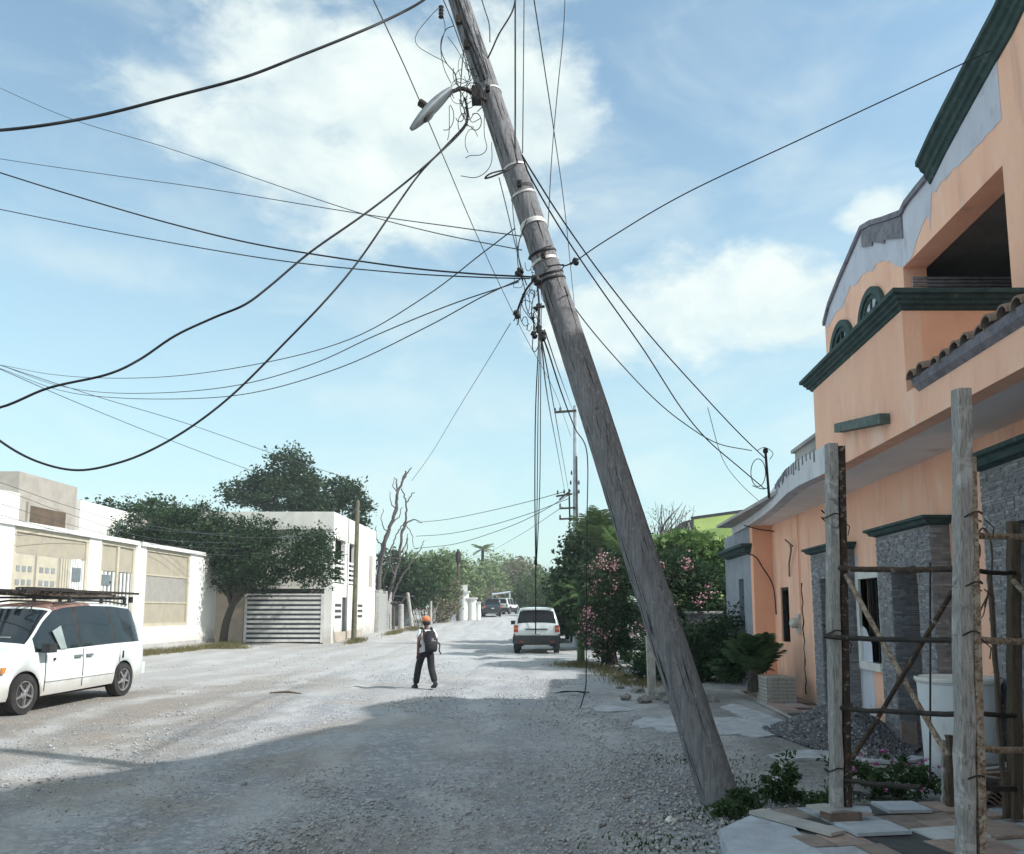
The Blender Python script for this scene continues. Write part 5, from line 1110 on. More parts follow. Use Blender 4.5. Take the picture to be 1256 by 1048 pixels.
mb = MB(); mb.tube([P3(.62, .35, 1.75), P3(1.3, .75, 1.2), P3(1.36, .1, 1.19)], .01, 4); mb.build('wiper', black_pl, van)
pv('window_sticker', [(1.30, 1.32, .25, .5, 1.20, 1.25)], white_trim)
mb = MB(); mb.prism([P3(.45, .93, 1.02), P3(.62, .93, 1.02), P3(.78, .86, 1.33), P3(.50, .82, 1.42)], MV.to_3x3() @ Vector((0, .012, 0))); mb.build('pale_window_card', mat('sunshade', (.30, .36, .36), None, 3, .4, 0), van)  # pale panel of the front side window, set just outside the glass
mb = MB(); mb.tube([P3(-1.9, .62, 1.80), P3(-1.2, .66, 1.86), P3(-.2, .67, 1.87), P3(.5, .66, 1.80)], .02, 5); mb.tube([P3(-1.9, -.62, 1.80), P3(-1.2, -.66, 1.86), P3(-.2, -.67, 1.87), P3(.5, -.66, 1.80)], .02, 5); rk = mb.build('roof_rail', black_pl, van)
for x in (-1.7, -.9, .1):
    mb = MB(); mb.bar(P3(x, -.72, 1.92), P3(x, .72, 1.92), .05, .04); mb.bar(P3(x, .69, 1.82), P3(x, .69, 1.93), .05); mb.bar(P3(x, -.69, 1.82), P3(x, -.69, 1.93), .05); mb.build('rack_crossbar', black_pl, van)
rackload = thing('ladder_frames', 'bundle of dark welded bars and ladder frames lashed on the white minivan roof', 'ladder rack', P3(-.5, 0, 1.94), None)
for k in range(9):
    y = -.6 + .16 * k + R.uniform(-.04, .04); z = 1.955 + .035 * (k % 3); mb = MB(); mb.bar(P3(-2.15 + R.uniform(0, .5), y + R.uniform(-.12, .12), z), P3(R.uniform(.6, 1.25), y + R.uniform(-.12, .12), z + R.uniform(0, .05)), R.uniform(.025, .045)); mb.build('frame_bar', iron if k % 3 else wood_brown, rackload)
for k in range(10):
    x = -1.8 + .28 * k; mb = MB(); mb.bar(P3(x, -.6, 2.0), P3(x + R.uniform(-.4, .4), .6, 2.0 + R.uniform(0, .05)), .028); mb.build('frame_rung', iron, rackload)
mb = MB()
for k in range(5): mb.tube(smoothpts([P3(-.5 + .2 * k, .2, 2.0), P3(-.3 + .2 * k, .5, 2.07), P3(-.1 + .2 * k, .1, 2.08), P3(.2 + .15 * k, .35, 2.0)], 5), .018, 5)
mb.build('cord_coil', cable_m, rackload)
mb = MB(); mb.tube([P3(-2.2, .4, 1.96), P3(-2.2, -.4, 1.96)], .02, 5); mb.obox(P3(-1.98, .66, 1.90), (.07, .07, .12)); mb.build('tie_down', black_pl, rackload)
wlp = Vector((wl(30.3) + .12, 30.3, 0)); zc = at(114, 728, 30.3).z
mb = MB(); mb.lathe([(.20, 0), (.24, .1), (.26, .75), (.22, .8), (.20, .8)], Vector((XA(114, 30), 30, zc)), 12); mb.lathe([(.05, .8), (.06, .95)], Vector((XA(114, 30), 30, zc)), 8); mb.bar(Vector((XA(114, 30), 30, zc + .4)), Vector((wl(30), 30, zc + .4)), .08); o = mb.build('wall_canister', mat('canister_blue', (.03, .05, .065), None, 4, .5, .1)); tag(o, 'small dark blue canister on the wall above the minivan roof', 'lantern')  # plain dark canister held off the wall, no lamp inside

# white SUV from behind
SS = dict(x=(-2.15, 2.2), axle=(-1.3, 1.32), wr=.36, sill=.36, paint=car_white, clad=True,
    top=[(-2.15, 1.0), (-2.12, 1.18), (-1.93, 1.66), (-1.86, 1.73), (-1.2, 1.78), (.2, 1.76), (.5, 1.70), (1.15, 1.2), (1.25, 1.14), (1.9, 1.05), (2.12, .92), (2.2, .7)],
    belt=[(-2.15, 1.08), (1.2, 1.04), (2.2, .75)], low=[(-2.15, .50), (-1.9, .42), (1.9, .40), (2.2, .45)],
    w=[(-2.15, .82), (-2.05, .88), (-1.8, .905), (1.5, .905), (2.0, .84), (2.2, .66)], wroof=[(-2.15, .66), (-1.85, .68), (.5, .68), (1.2, .75)],
    glass=[(-1.82, -1.1, 'cargo_window'), (-1.02, -.1, 'rear_side_window'), (-.04, .9, 'front_side_window')], glassmat=dark_glass, screens=[(-2.10, -1.945, 'rear_window'), (.55, 1.12, 'windshield')])
def suv(x, y, z, head, label, paint, detail=True, sc_=1.0, name='suv', rear_open=False):
    root = thing(name, label, 'car', (x, y, z)); MS = xf(x, y, z, head) @ Matrix.Scale(sc_, 4); S2 = dict(SS); S2['paint'] = paint
    P3, hexl = vehicle(root, S2, MS)
    def pb(nm, bs, m, par=None):
        mb = MB()
        for b_ in bs: hexl(mb, *b_)
        return mb.build(nm, m, par or root)
    pb('rear_bumper', [(-2.27, -2.05, -.86, .86, .40, .72), (-2.2, -2.02, -.915, .915, .42, .68)], black_pl); pb('bumper_insert', [(-2.15, -2.1, -.5, .5, .30, .36)], galv); pb('front_bumper', [(2.0, 2.28, -.7, .7, .4, .68)], black_pl)
    pb('tailgate_strip', [(-2.185, -2.15, -.42, .42, .93, .975)], black_pl)
    pl_ = pb('license_plate', [(-2.175, -2.152, -.15, .15, .77, .87)], galv)
    for s in (1, -1):
        t = pb('tail_light', [(-2.17, -1.98, s * .79 - .075, s * .79 + .085, .84, 1.10)], lamp_red); pb('signal_lens', [(-2.176, -1.98, s * .79 - .07, s * .79 + .08, .95, 1.02)], lamp_orange, t)
        pb('reflector', [(-2.285, -2.26, s * .6 - .06, s * .6 + .06, .46, .50)], lamp_red); pb('wing_mirror', [(.72, .86, s * 1.0 - .11, s * 1.0 + .09, 1.08, 1.24)], black_pl)
        pb('mud_flap', [(-1.70, -1.66, s * .78 - .12, s * .78 + .12, .18, .42)], black_pl)
        mb = MB(); mb.tube([MS @ Vector((-1.7, s * .60, 1.77)), MS @ Vector((-1.5, s * .60, 1.83)), MS @ Vector((.1, s * .60, 1.82)), MS @ Vector((.3, s * .60, 1.76))], .018, 5); mb.build('roof_rail', black_pl, root)
        pb('headlight', [(2.05, 2.2, s * .6 - .14, s * .6 + .12, .72, .88)], lamp_clear)
    mb = MB(); mb.tube([MS @ Vector((-2.24, 0, 1.17)), MS @ Vector((-2.12, .38, 1.32))], .012, 4); mb.build('rear_wiper', black_pl, root)
    pb('rear_spoiler', [(-2.02, -1.85, -.58, .58, 1.70, 1.76)], paint)
    return root
suv(1.02, 33.6, 0, radians(90 - 2), 'white SUV with black lower bumper parked facing away beside the bushes', car_white)
suv(XA(602, 82), 83, gz(0, 82), radians(96), 'dark blue SUV parked far down the road on its left side', car_blue)
suv(XA(621, 90), 92, gz(0, 90), radians(72), 'white car parked beyond the dark blue SUV', car_white)
suv(XA(683, 42), 43.5, gz(0, 42), radians(92), 'dark car mostly hidden behind the white SUV and the trees', car_blue, name='parked_car')

# ------------------------------------------------------------------ walking person
def skin_obj(name, V, E_, Rd, m, parent, M, sub=2):
    me = bpy.data.meshes.new(name); me.from_pydata([tuple(M @ Vector(v)) for v in V], E_, []); me.materials.append(m); o = link(name, me, parent)
    o.modifiers.new('skin', 'SKIN'); 
    if not me.skin_vertices: me.attributes.new('skin', 'FLOAT_VECTOR', 'POINT')
    sk = me.skin_vertices[0].data; s = M.to_scale()[0]
    for i, r in enumerate(Rd):
        rr = (r, r) if isinstance(r, (int, float)) else r; sk[i].radius = (rr[0] * s, rr[1] * s); sk[i].use_root = (i == 0)
    o.modifiers['skin'].use_smooth_shade = True; sb_ = o.modifiers.new('sub', 'SUBSURF'); sb_.levels = sub; sb_.render_levels = sub; return o
pp = gp(524, 845); MP = Matrix.Translation(pp + Vector((-.03, 0, 0))) @ Matrix.Rotation(radians(26), 4, 'Z') @ Matrix.Scale(.885, 4)     # faces +Y
person = thing('person', 'person in orange cap and white shirt walking away with a black backpack', 'person', pp)
V = [(0, 0, .95), (0, .0, 1.10), (0, .0, 1.28), (0, .01, 1.42), (0, .02, 1.49), (0, .03, 1.57), (0, .04, 1.66),
     (-.09, .01, .90), (-.135, .16, .53), (-.17, .25, .12), (-.175, .38, .05),
     (.09, -.01, .90), (.115, -.05, .50), (.12, -.31, .17), (.12, -.24, .08),
     (-.17, 0, 1.40), (-.235, -.10, 1.14), (-.255, -.12, .90), (-.255, -.11, .83),
     (.17, 0, 1.40), (.265, .0, 1.15), (.27, .18, .98), (.25, .23, .93)]
E_ = [(0, 1), (1, 2), (2, 3), (3, 4), (4, 5), (5, 6), (0, 7), (7, 8), (8, 9), (9, 10), (0, 11), (11, 12), (12, 13), (13, 14), (2, 15), (15, 16), (16, 17), (17, 18), (2, 19), (19, 20), (20, 21), (21, 22)]
Rd = [(.14, .11), (.13, .10), (.16, .11), (.07, .07), (.052, .055), (.078, .09), (.075, .09), .085, .058, .042, (.04, .03), .085, .058, .042, (.04, .03), .06, .042, .034, (.036, .02), .06, .042, .034, (.036, .02)]
for (h0, x0, y0, z0) in ((18, -.255, -.11, .83), (22, .25, .23, .93)):
    for k, (dx, ln) in enumerate(((-.027, .06), (-.009, .075), (.009, .07), (.027, .055))):
        b_ = len(V); V += [(x0 + dx, y0 + .01, z0 - .04), (x0 + dx, y0 + .03, z0 - .04 - ln * .7), (x0 + dx * .9, y0 + .02, z0 - .04 - ln)]; E_ += [(h0, b_), (b_, b_ + 1), (b_ + 1, b_ + 2)]; Rd += [.011, .009, .008]
    b_ = len(V); sx_ = 1 if x0 < 0 else -1; V += [(x0 + sx_ * .03, y0 + .02, z0 - .01), (x0 + sx_ * .045, y0 + .03, z0 - .05)]; E_ += [(h0, b_), (b_, b_ + 1)]; Rd += [.012, .009]
b_ = len(V); V += [(0, .135, 1.585), (0, .09, 1.52)]; E_ += [(5, b_), (5, b_ + 1)]; Rd += [.014, .03]
skin_obj('body', V, E_, Rd, skin, person, MP)
skin_obj('trousers', [(0, 0, .98), (0, 0, .92), (-.10, .01, .86), (-.14, .16, .53), (-.175, .25, .09), (.10, -.01, .86), (.115, -.05, .50), (.12, -.31, .17)], [(0, 1), (1, 2), (2, 3), (3, 4), (1, 5), (5, 6), (6, 7)], [(.155, .12), (.16, .125), .112, .092, .085, .112, .092, .085], cloth_dark, person, MP)
skin_obj('shirt', [(0, 0, .93), (0, 0, 1.12), (0, 0, 1.30), (0, .01, 1.40), (-.17, 0, 1.39), (-.225, -.04, 1.20), (.17, 0, 1.39), (.255, -.02, 1.20)], [(0, 1), (1, 2), (2, 3), (2, 4), (4, 5), (2, 6), (6, 7)], [(.155, .12), (.15, .115), (.165, .125), (.08, .08), .075, .066, .075, .066], cloth_white, person, MP)
for (x, y, z, dz) in ((-.175, .32, .05, 0), (.12, -.26, .05, .10)):
    mb = MB(); st = []
    prof_ = [(-.14, .036, .07), (-.10, .045, .10), (0, .045, .09), (.07, .05, .07), (.13, .04, .05), (.16, .02, .03)]
    for (yy, w_, h_) in prof_: st.append(lambda a, b, yy=yy, w_=w_, h_=h_: MP @ Vector((x + a * w_, y + yy, .003 + dz * (1 if yy < 0 else .3) + b * h_)))
    mb.sweep([(-1, 0), (-1, .6), (-.5, 1), (.5, 1), (1, .6), (1, 0)], st); mb.build('shoe', black_pl, person, smooth=50)
mb = MB(); mb.lathe([(.098, -.02), (.108, .0), (.104, .05), (.084, .09), (.05, .11), (.01, .118)], MP @ Vector((0, .035, 1.655)), 20, Matrix.Scale(.885, 3)); cp = mb.build('cap', cap_m, person, smooth=60)
mb = MB(); mb.add([MP @ Vector((.09 * cos(a) * k, .10 + (.11 * sin(a)) * k + .03, 1.63 + dz)) for dz in (0, .012) for k in (1,) for a in np.linspace(0, pi, 9)], [tuple(range(9)), tuple(range(17, 8, -1))]); mb.build('cap_brim', cap_m, cp)
mb = MB(); mb.lathe([(.06, -.10), (.09, -.06), (.1, -.01), (.09, .0)], MP @ Vector((0, .025, 1.64)), 16, Matrix.Scale(.885, 3)); mb.build('hair', black_pl, person, smooth=60)
for s in (-1, 1): mb = MB(); mb.lathe([(.004, -.022), (.012, 0), (.004, .022)], MP @ Vector((s * .094, .03, 1.585)), 8); mb.build('ear', skin, person, smooth=60)
# backpack
bp = thing('backpack', 'black backpack with grey trim on the back of the walking person', 'backpack', MP @ Vector((0.02, -.2, 1.0)))
mb = MB(); mb.sweep([(-.15, -.10), (-.17, 0), (-.15, .06), (.15, .06), (.17, 0), (.15, -.10), (.08, -.13), (-.08, -.13)], [(lambda a, b, z=z, k=k, dx=dx: MP @ Vector((.02 + dx + a * k * .84, -.20 + b * (.6 + .4 * k), z))) for z, k, dx in ((.90, .80, .02), (.93, 1.0, .02), (1.10, 1.05, .015), (1.25, .95, 0), (1.36, .8, 0), (1.41, .5, 0))]); mb.build('pack_body', cloth_black, bp, smooth=50)
mb = MB(); mb.sweep([(-.11, 0), (-.12, -.05), (-.08, -.08), (.08, -.08), (.12, -.05), (.11, 0)], [(lambda a, b, z=z, k=k: MP @ Vector((.035 + a * k, -.31 + b * k, z))) for z, k in ((.94, .8), (.97, 1), (1.10, 1), (1.14, .8))]); mb.build('front_pocket', cloth_black, bp, smooth=50)
mb = MB(); mb.obox(MP @ Vector((.03, -.335, 1.17)), (.16, .01, .02)); mb.obox(MP @ Vector((.03, -.33, 1.21)), (.07, .01, .03)); mb.build('reflective_trim', galv, bp)
for s in (-1, 1): mb = MB(); mb.tube(smoothpts([MP @ Vector((s * .11, -.15, 1.38)), MP @ Vector((s * .12, -.02, 1.475)), MP @ Vector((s * .13, .13, 1.38)), MP @ Vector((s * .15, .12, 1.15)), MP @ Vector((s * .15, -.05, .98))], 5), .022, 6); mb.build('shoulder_strap', cloth_black, bp, smooth=60)
mb = MB(); mb.tube(smoothpts([MP @ Vector((.15, -.2, 1.15)), MP @ Vector((.27, -.2, 1.08)), MP @ Vector((.26, -.2, .93)), MP @ Vector((.31, -.2, .84))], 5), .016, 5); mb.build('loose_strap', cloth_black, bp, smooth=60)
mb = MB(); mb.prism([MP @ Vector(p) for p in ((-.12, -.12, 1.12), (-.22, -.10, .93), (-.26, -.08, .86), (-.08, -.10, .90), (-.05, -.12, 1.0))], (0, .03, 0)); o = mb.build('plastic_bag', cloth_white); tag(o, 'pale folded plastic bag hanging at the left hip of the walking person', 'bag')

# ------------------------------------------------------------------ vegetation
def px_blob(px, py, Y, rx, ry=None, dy=1.0):
    k = Y / 1000.; c = at(px, py, Y); ry = ry or rx; return (tuple(c), (rx * k, max(rx, ry) * k * dy, ry * k))
t1b = Vector((XA(275, 39.2), 39.2, .1))
tree('street_tree', 'dark spreading street tree leaning over the slatted gate by the white wall end', t1b, [t1b, t1b + Vector((.15, 0, 1.1)), t1b + Vector((.55, 0, 2.2)), t1b + Vector((.9, 0, 2.8))],
     [px_blob(335, 684, 39.0, 62, 34, .6), px_blob(386, 684, 38.8, 30, 36, .9), px_blob(272, 674, 39.6, 48, 36, .6), px_blob(300, 704, 39.2, 46, 20, .6), px_blob(225, 655, 41, 42, 32), px_blob(185, 646, 41.5, 38, 26), px_blob(245, 640, 41, 34, 22), px_blob(300, 656, 39.4, 44, 22, .6)], 560, 80, .52, .14, leaf_dark, r0=.21, limbs=26)
b = Vector((XA(170, 46), 46, 0)); tree('background_tree', 'dark feathery tree rising behind the far end of the white street wall', b, [b, b + Vector((.2, 0, 3))], [px_blob(140, 640, 46, 30, 26), px_blob(180, 632, 46, 28, 24), px_blob(210, 640, 46, 25, 25), px_blob(160, 660, 46, 40, 26)], 150, 60, .7, .20, leaf_dark, limbs=8)
b = Vector((XA(345, 60), 60, 0)); tree('tall_tree', 'tallest dark green tree rising behind the white two storey house', b, [b, b + Vector((.5, 0, 5)), b + Vector((.6, 0, 9))], [px_blob(352, 572, 60, 22, 24), px_blob(372, 585, 60, 16, 18), px_blob(330, 590, 60, 20, 20), px_blob(305, 602, 60, 20, 14), px_blob(288, 608, 60, 14, 8), px_blob(350, 612, 60, 44, 18), px_blob(380, 606, 60, 16, 20), px_blob(282, 600, 60, 5, 4)], 230, 70, .75, .24, leaf_dark, r0=.3, limbs=10)
b = Vector((XA(420, 58), 58, 0)); tree('tall_tree', 'smaller dark tree just right of the tallest one behind the balcony', b, [b, b + Vector((.2, 0, 6))], [px_blob(412, 598, 58, 15, 14), px_blob(428, 610, 58, 14, 14), px_blob(442, 630, 58, 10, 20), px_blob(405, 618, 58, 20, 12), px_blob(436, 598, 58, 5, 5)], 90, 60, .65, .24, leaf_dark, r0=.22, limbs=6)
# dead tree
b = Vector((XA(470, 55), 55, gz(0, 55))); dt = thing('dead_tree', 'bare dead tree with twisting grey limbs behind the block wall', 'tree', b)
def limb(P, r0, r1, nm='branch', par=dt, m=deadwood, Y=55):
    pts = smoothpts([at(x, y, Y + dy) for x, y, dy in P], 5); n = len(pts); mb = MB(); r0 *= .62; r1 *= .62; mb.tube([p + Vector((R.uniform(-.06, .06), 0, R.uniform(-.06, .06))) for p in pts], [r0 + (r1 - r0) * i / (n - 1) for i in range(n)], 7); mb.build(nm, m, par, smooth=60)
limb([(468, 772, 0), (465, 735, 0), (466, 700, 0), (470, 672, 0), (478, 648, .3)], .34, .20, 'trunk')
for P, a_, b_ in (([(478, 648, .3), (486, 625, 0), (488, 605, 0), (494, 590, 0), (498, 578, 0)], .2, .09), ([(494, 590, 0), (500, 580, 0), (505, 573, 0)], .1, .05), ([(466, 700, 0), (472, 664, -.4), (481, 640, -.5), (487, 615, -.6), (487, 596, -.5), (486, 588, -.5)], .2, .06),
    ([(472, 772, .2), (474, 735, .5), (484, 708, .5), (490, 680, .6), (493, 655, .5), (498, 635, .4), (497, 612, .3), (493, 600, .3)], .24, .06), ([(493, 655, .5), (501, 640, .6), (510, 638, .6), (517, 641, .6)], .11, .04), ([(497, 620, .4), (504, 608, .5), (508, 603, .5)], .08, .04),
    ([(484, 708, .5), (478, 690, 0), (481, 670, .1), (487, 655, .2)], .13, .06), ([(498, 660, .5), (500, 690, .5), (503, 705, .5)], .06, .03), ([(470, 740, -.3), (458, 720, -.4), (459, 700, -.4)], .12, .05), ([(490, 680, .6), (498, 668, .7), (500, 655, .7)], .08, .04), ([(481, 735, .3), (486, 720, .2), (495, 705, .2), (505, 690, .3), (515, 675, .4), (520, 664, .4)], .13, .04), ([(478, 740, .3), (492, 738, .2), (500, 728, .2)], .12, .05),
    ([(486, 625, 0), (479, 615, 0), (478, 603, 0)], .07, .03), ([(488, 605, 0), (482, 596, 0), (483, 585, 0)], .06, .03), ([(487, 655, .2), (494, 645, .1), (502, 648, .1), (506, 660, .1), (508, 672, .1)], .07, .03), ([(481, 640, -.5), (490, 634, -.4), (493, 622, -.4)], .07, .04), ([(466, 700, 0), (474, 690, .3), (485, 684, .4), (494, 690, .5)], .08, .04), ([(476, 655, .2), (468, 640, .2), (470, 625, .2)], .07, .03), ([(478, 735, .5), (470, 715, .7), (476, 695, .7), (474, 678, .7)], .09, .04), ([(470, 672, 0), (462, 660, 0), (461, 645, 0)], .09, .04)): limb(P, a_, b_)
def simple_tree(name, label, px, Y, blobs, n, per, cs, lf, lm, cat='tree', limbs=5, r0=.16, zb=None, th=None, aspect=.55):
    zb = gz(0, Y) if zb is None else zb; b = Vector((XA(px, Y), Y, zb)); zt = th or (blobs[0][0][2] - zb) * .7
    return tree(name, label, b, [b, b + Vector((.1, 0, zt * .5)), b + Vector((.0, 0, zt))], blobs, n, per, cs, lf, lm, cat=cat, limbs=limbs, r0=r0, aspect=aspect)
simple_tree('roadside_tree', 'dark rounded tree just behind the dead tree on the left verge', 490, 60, [px_blob(500, 712, 60, 28, 22), px_blob(482, 722, 60, 20, 18), px_blob(510, 725, 60, 20, 18), px_blob(475, 690, 62, 14, 16)], 110, 60, .8, .26, leaf_dark)
simple_tree('roadside_tree', 'olive green tree above the lattice fence on the left verge', 528, 68, [px_blob(530, 705, 68, 24, 22), px_blob(545, 720, 68, 16, 26), px_blob(515, 730, 68, 16, 18)], 110, 55, .8, .28, leaf_mid)
simple_tree('roadside_bush', 'brownish bush spilling to the verge left of the white gate columns', 546, 67, [px_blob(545, 745, 67, 14, 20), px_blob(552, 735, 68, 10, 22), px_blob(536, 755, 66, 12, 10)], 70, 50, .6, .22, leaf_brown, cat='bush')
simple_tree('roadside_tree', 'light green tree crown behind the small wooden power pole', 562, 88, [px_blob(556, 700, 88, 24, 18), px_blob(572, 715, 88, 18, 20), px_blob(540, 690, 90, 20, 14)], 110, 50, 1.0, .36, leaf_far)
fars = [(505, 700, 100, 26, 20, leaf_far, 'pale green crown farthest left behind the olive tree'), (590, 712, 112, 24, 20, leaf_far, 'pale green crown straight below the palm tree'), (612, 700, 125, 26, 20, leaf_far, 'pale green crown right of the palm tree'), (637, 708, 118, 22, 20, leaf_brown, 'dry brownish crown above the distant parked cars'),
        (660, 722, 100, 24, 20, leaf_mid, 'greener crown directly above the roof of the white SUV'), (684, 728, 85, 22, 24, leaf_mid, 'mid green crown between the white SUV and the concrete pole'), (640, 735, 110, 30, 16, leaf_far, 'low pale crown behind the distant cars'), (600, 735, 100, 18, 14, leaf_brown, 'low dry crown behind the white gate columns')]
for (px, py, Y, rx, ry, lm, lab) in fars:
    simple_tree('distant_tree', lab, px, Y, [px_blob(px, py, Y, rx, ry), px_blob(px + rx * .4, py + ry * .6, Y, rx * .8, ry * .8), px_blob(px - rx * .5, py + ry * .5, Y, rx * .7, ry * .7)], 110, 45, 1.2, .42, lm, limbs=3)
# backdrop of woodland closing the street
mb_pts = []; 
bl = [((x, 150 + R.uniform(-12, 12), gz(0, 150) + R.uniform(1, 4.5)), (7, 5, R.uniform(3, 5))) for x in np.linspace(-95, -8, 22)] + [((x, 150 + R.uniform(-8, 8), gz(0, 150) + R.uniform(1, 3)), (6, 5, R.uniform(3.5, 5.5))) for x in np.linspace(-8, 80, 20)]
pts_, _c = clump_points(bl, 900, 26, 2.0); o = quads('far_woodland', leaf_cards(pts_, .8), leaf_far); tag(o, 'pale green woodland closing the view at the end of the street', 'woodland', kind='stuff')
# palm far away
def frond(mb, base, d, L, droop, wl_, n=16, leafw=.03, twist=0):
    d = Vector(d).normalized(); side = d.cross(Vector((0, 0, 1))).normalized(); pts = []
    for i in range(n + 1):
        u = i / n; pts.append(base + d * L * u + Vector((0, 0, -droop * L * u * u)))
    mb.tube(pts, [L * .008 * (1 - .8 * i / n) + .002 for i in range(n + 1)], 4)
    for i in range(1, n):
        u = i / n; l = wl_ * sin(pi * min(1, u * .9 + .1)) ** .7; t = (pts[i + 1] - pts[i - 1]).normalized()
        for s in (1, -1):
            tip = pts[i] + (side * s * .85 + t * .55).normalized() * l + Vector((0, 0, -.25 * l + .1 * l * R.uniform(-1, 1))); mid = pts[i].lerp(tip, .5) + Vector((0, 0, .04 * l)); w = t * leafw * .5
            mb.add([pts[i] - w, pts[i] + w, mid + w * 1.1, mid - w * 1.1, tip], [(0, 1, 2, 3), (3, 2, 4)])
b = Vector((XA(592, 112), 112, gz(0, 112))); pm = thing('palm_tree', 'small fan palm standing above the distant trees near the end of the road', 'palm tree', b)
tp = at(592, 674, 112); mb = MB(); mb.tube([b, tp], [.3, .2], 8); mb.build('trunk', bark, pm)
for k in range(20):
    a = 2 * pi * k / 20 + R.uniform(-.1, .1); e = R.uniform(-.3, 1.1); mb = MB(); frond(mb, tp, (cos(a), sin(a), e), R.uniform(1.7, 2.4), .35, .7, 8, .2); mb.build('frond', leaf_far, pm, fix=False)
# right-hand thicket behind the SUV
simple_tree('thicket_tree', 'tall dark feathery tree left of the concrete power pole behind the white SUV', 716, 37, [px_blob(712, 690, 36, 18, 30), px_blob(695, 715, 36, 16, 26), px_blob(728, 672, 37, 18, 30), px_blob(700, 745, 35, 20, 30), px_blob(740, 690, 36, 24, 30), px_blob(725, 740, 35, 26, 36), px_blob(760, 700, 36, 24, 26)], 420, 60, .55, .20, leaf_dark, r0=.2, limbs=10)
simple_tree('thicket_tree', 'lighter green tree with loose top right of the concrete power pole', 745, 40, [px_blob(738, 660, 40, 14, 22), px_blob(752, 675, 40, 20, 22), px_blob(768, 700, 40, 24, 22), px_blob(718, 655, 40, 9, 16)], 170, 55, .55, .21, leaf_mid, limbs=8)
# banana plants
def upright_palm(px, py0, Y, n, L, label, lm=leaf_mid, seed=3):
    b = Vector((XA(px, Y), Y, 0)); t = thing('feather_palm', label, 'palm', b); tp_ = at(px, py0, Y); mb = MB(); mb.tube([b, tp_], [.14, .10], 8); mb.build('trunk', bark, t)
    for k in range(n):
        a = R.uniform(0, 2 * pi); m = MB(); frond(m, tp_, (cos(a), sin(a), R.uniform(.8, 3.5)), L * R.uniform(.7, 1.1), .35, L * .2, 18, .05); m.build('frond', lm, t, fix=False)
upright_palm(735, 672, 30, 30, 2.4, 'feathery palm with upright fronds just right of the concrete power pole')
upright_palm(764, 684, 28, 22, 1.8, 'shorter feathery palm half hidden behind the leaning pole', leaf_bright)
def banana(base, n, L, label, lean=.3, seed=1, lm=leaf_bright, h=1.6):
    rr = random.Random(seed); t = thing('banana_plant', label, 'banana plant', base); mb = MB(); mb.tube([base, base + Vector((0, 0, h))], [.13, .08], 8); mb.build('stem', leaf_palm, t)
    for k in range(n):
        a = rr.uniform(0, 2 * pi); el = rr.uniform(.5, 1.6); d = Vector((cos(a), sin(a), el)).normalized(); side = d.cross(Vector((0, 0, 1))).normalized(); l = L * rr.uniform(.75, 1.15); m = MB(); P = []
        for i in range(13):
            u = i / 12; P.append(base + Vector((0, 0, h)) + d * l * u + Vector((0, 0, -.55 * l * u ** 2.2)))
        m.tube(P, [.02 * (1 - .8 * i / 12) for i in range(13)], 4)
        for s in (1, -1):
            vs = []
            for i in range(13):
                u = i / 12; w = .10 * l * sin(pi * max(.02, (u - .15) / .85)) ** .6 if u > .15 else .0; vs += [P[i], P[i] + side * s * w + Vector((0, 0, -.05 - w * .35 + rr.uniform(-.02, .02)))]
            m.add(vs, [(2 * i, 2 * i + 1, 2 * i + 3, 2 * i + 2) for i in range(12)])
        m.build('leaf', lm, t, fix=False)
    return t
banana(Vector((XA(742, 27), 27, 0)), 11, 1.9, 'banana plant with arching leaves rising between concrete pole and oleander', seed=4, lm=leaf_mid, h=2.0)
banana(Vector((XA(712, 26), 26, 0)), 9, 1.25, 'banana plant with drooping blue green leaves just right of the white SUV', seed=21, lm=leaf_mid, h=2.2)
banana(Vector((XA(892, 27), 27, 0)), 7, 2.6, 'banana plant with one torn upright leaf in front of the lime green house', seed=12, lm=leaf_bright, h=2.3)
# big oleander mass with pink flowers
def flowers(root, blobs, n, m, size, per=26, cs=.17, nm='blossom', low=None):
    pts, c = clump_points(blobs, n, 1, .05, .85); keep = [p for p in c if p[1] < max(b_[0][1] for b_ in blobs) + .3]; P = np.repeat(np.array(keep), per, axis=0); P = P + NR.normal(size=P.shape) * cs * .55
    o = quads(nm, leaf_cards(P, size, .9, 0), m, root); return o
def oleander(label, px, Y, blobs, n, per, fl, nf, lm=leaf_dark, fm=petal_pink, leaf=.13, fs=.055, cat='shrub', aspect=.3):
    b = Vector((XA(px, Y), Y, 0)); t = thing('oleander', label, cat, b); pts, c = clump_points(blobs, n, per, .34); pts = pts[pts[:, 2] > .02]; quads('foliage', leaf_cards(pts, leaf, aspect, -.1), lm, t); mb = MB()
    for k in range(22):
        e = Vector(c[R.randrange(len(c))]); mb.tube(smoothpts([b + Vector((R.uniform(-.3, .3), R.uniform(-.2, .2), 0)), b.lerp(e, .5) + Vector((0, 0, .3)), e], 4), [.03, .028, .026, .022, .018, .014, .011, .008, .005], 5)
    mb.build('stems', bark, t)
    if nf: flowers(t, fl or blobs, nf, fm, fs)
    return t
oleander('pink flowering oleander left of the leaning pole, drooping to the gravel', 745, 25, [px_blob(742, 720, 25, 30, 34), px_blob(765, 695, 25, 26, 22), px_blob(735, 765, 24.5, 28, 36), px_blob(778, 730, 25, 28, 36), px_blob(765, 770, 24, 30, 28)], 260, 70, [px_blob(742, 712, 24.6, 18, 26), px_blob(738, 768, 24, 22, 28), px_blob(762, 700, 24.6, 18, 14)], 50)
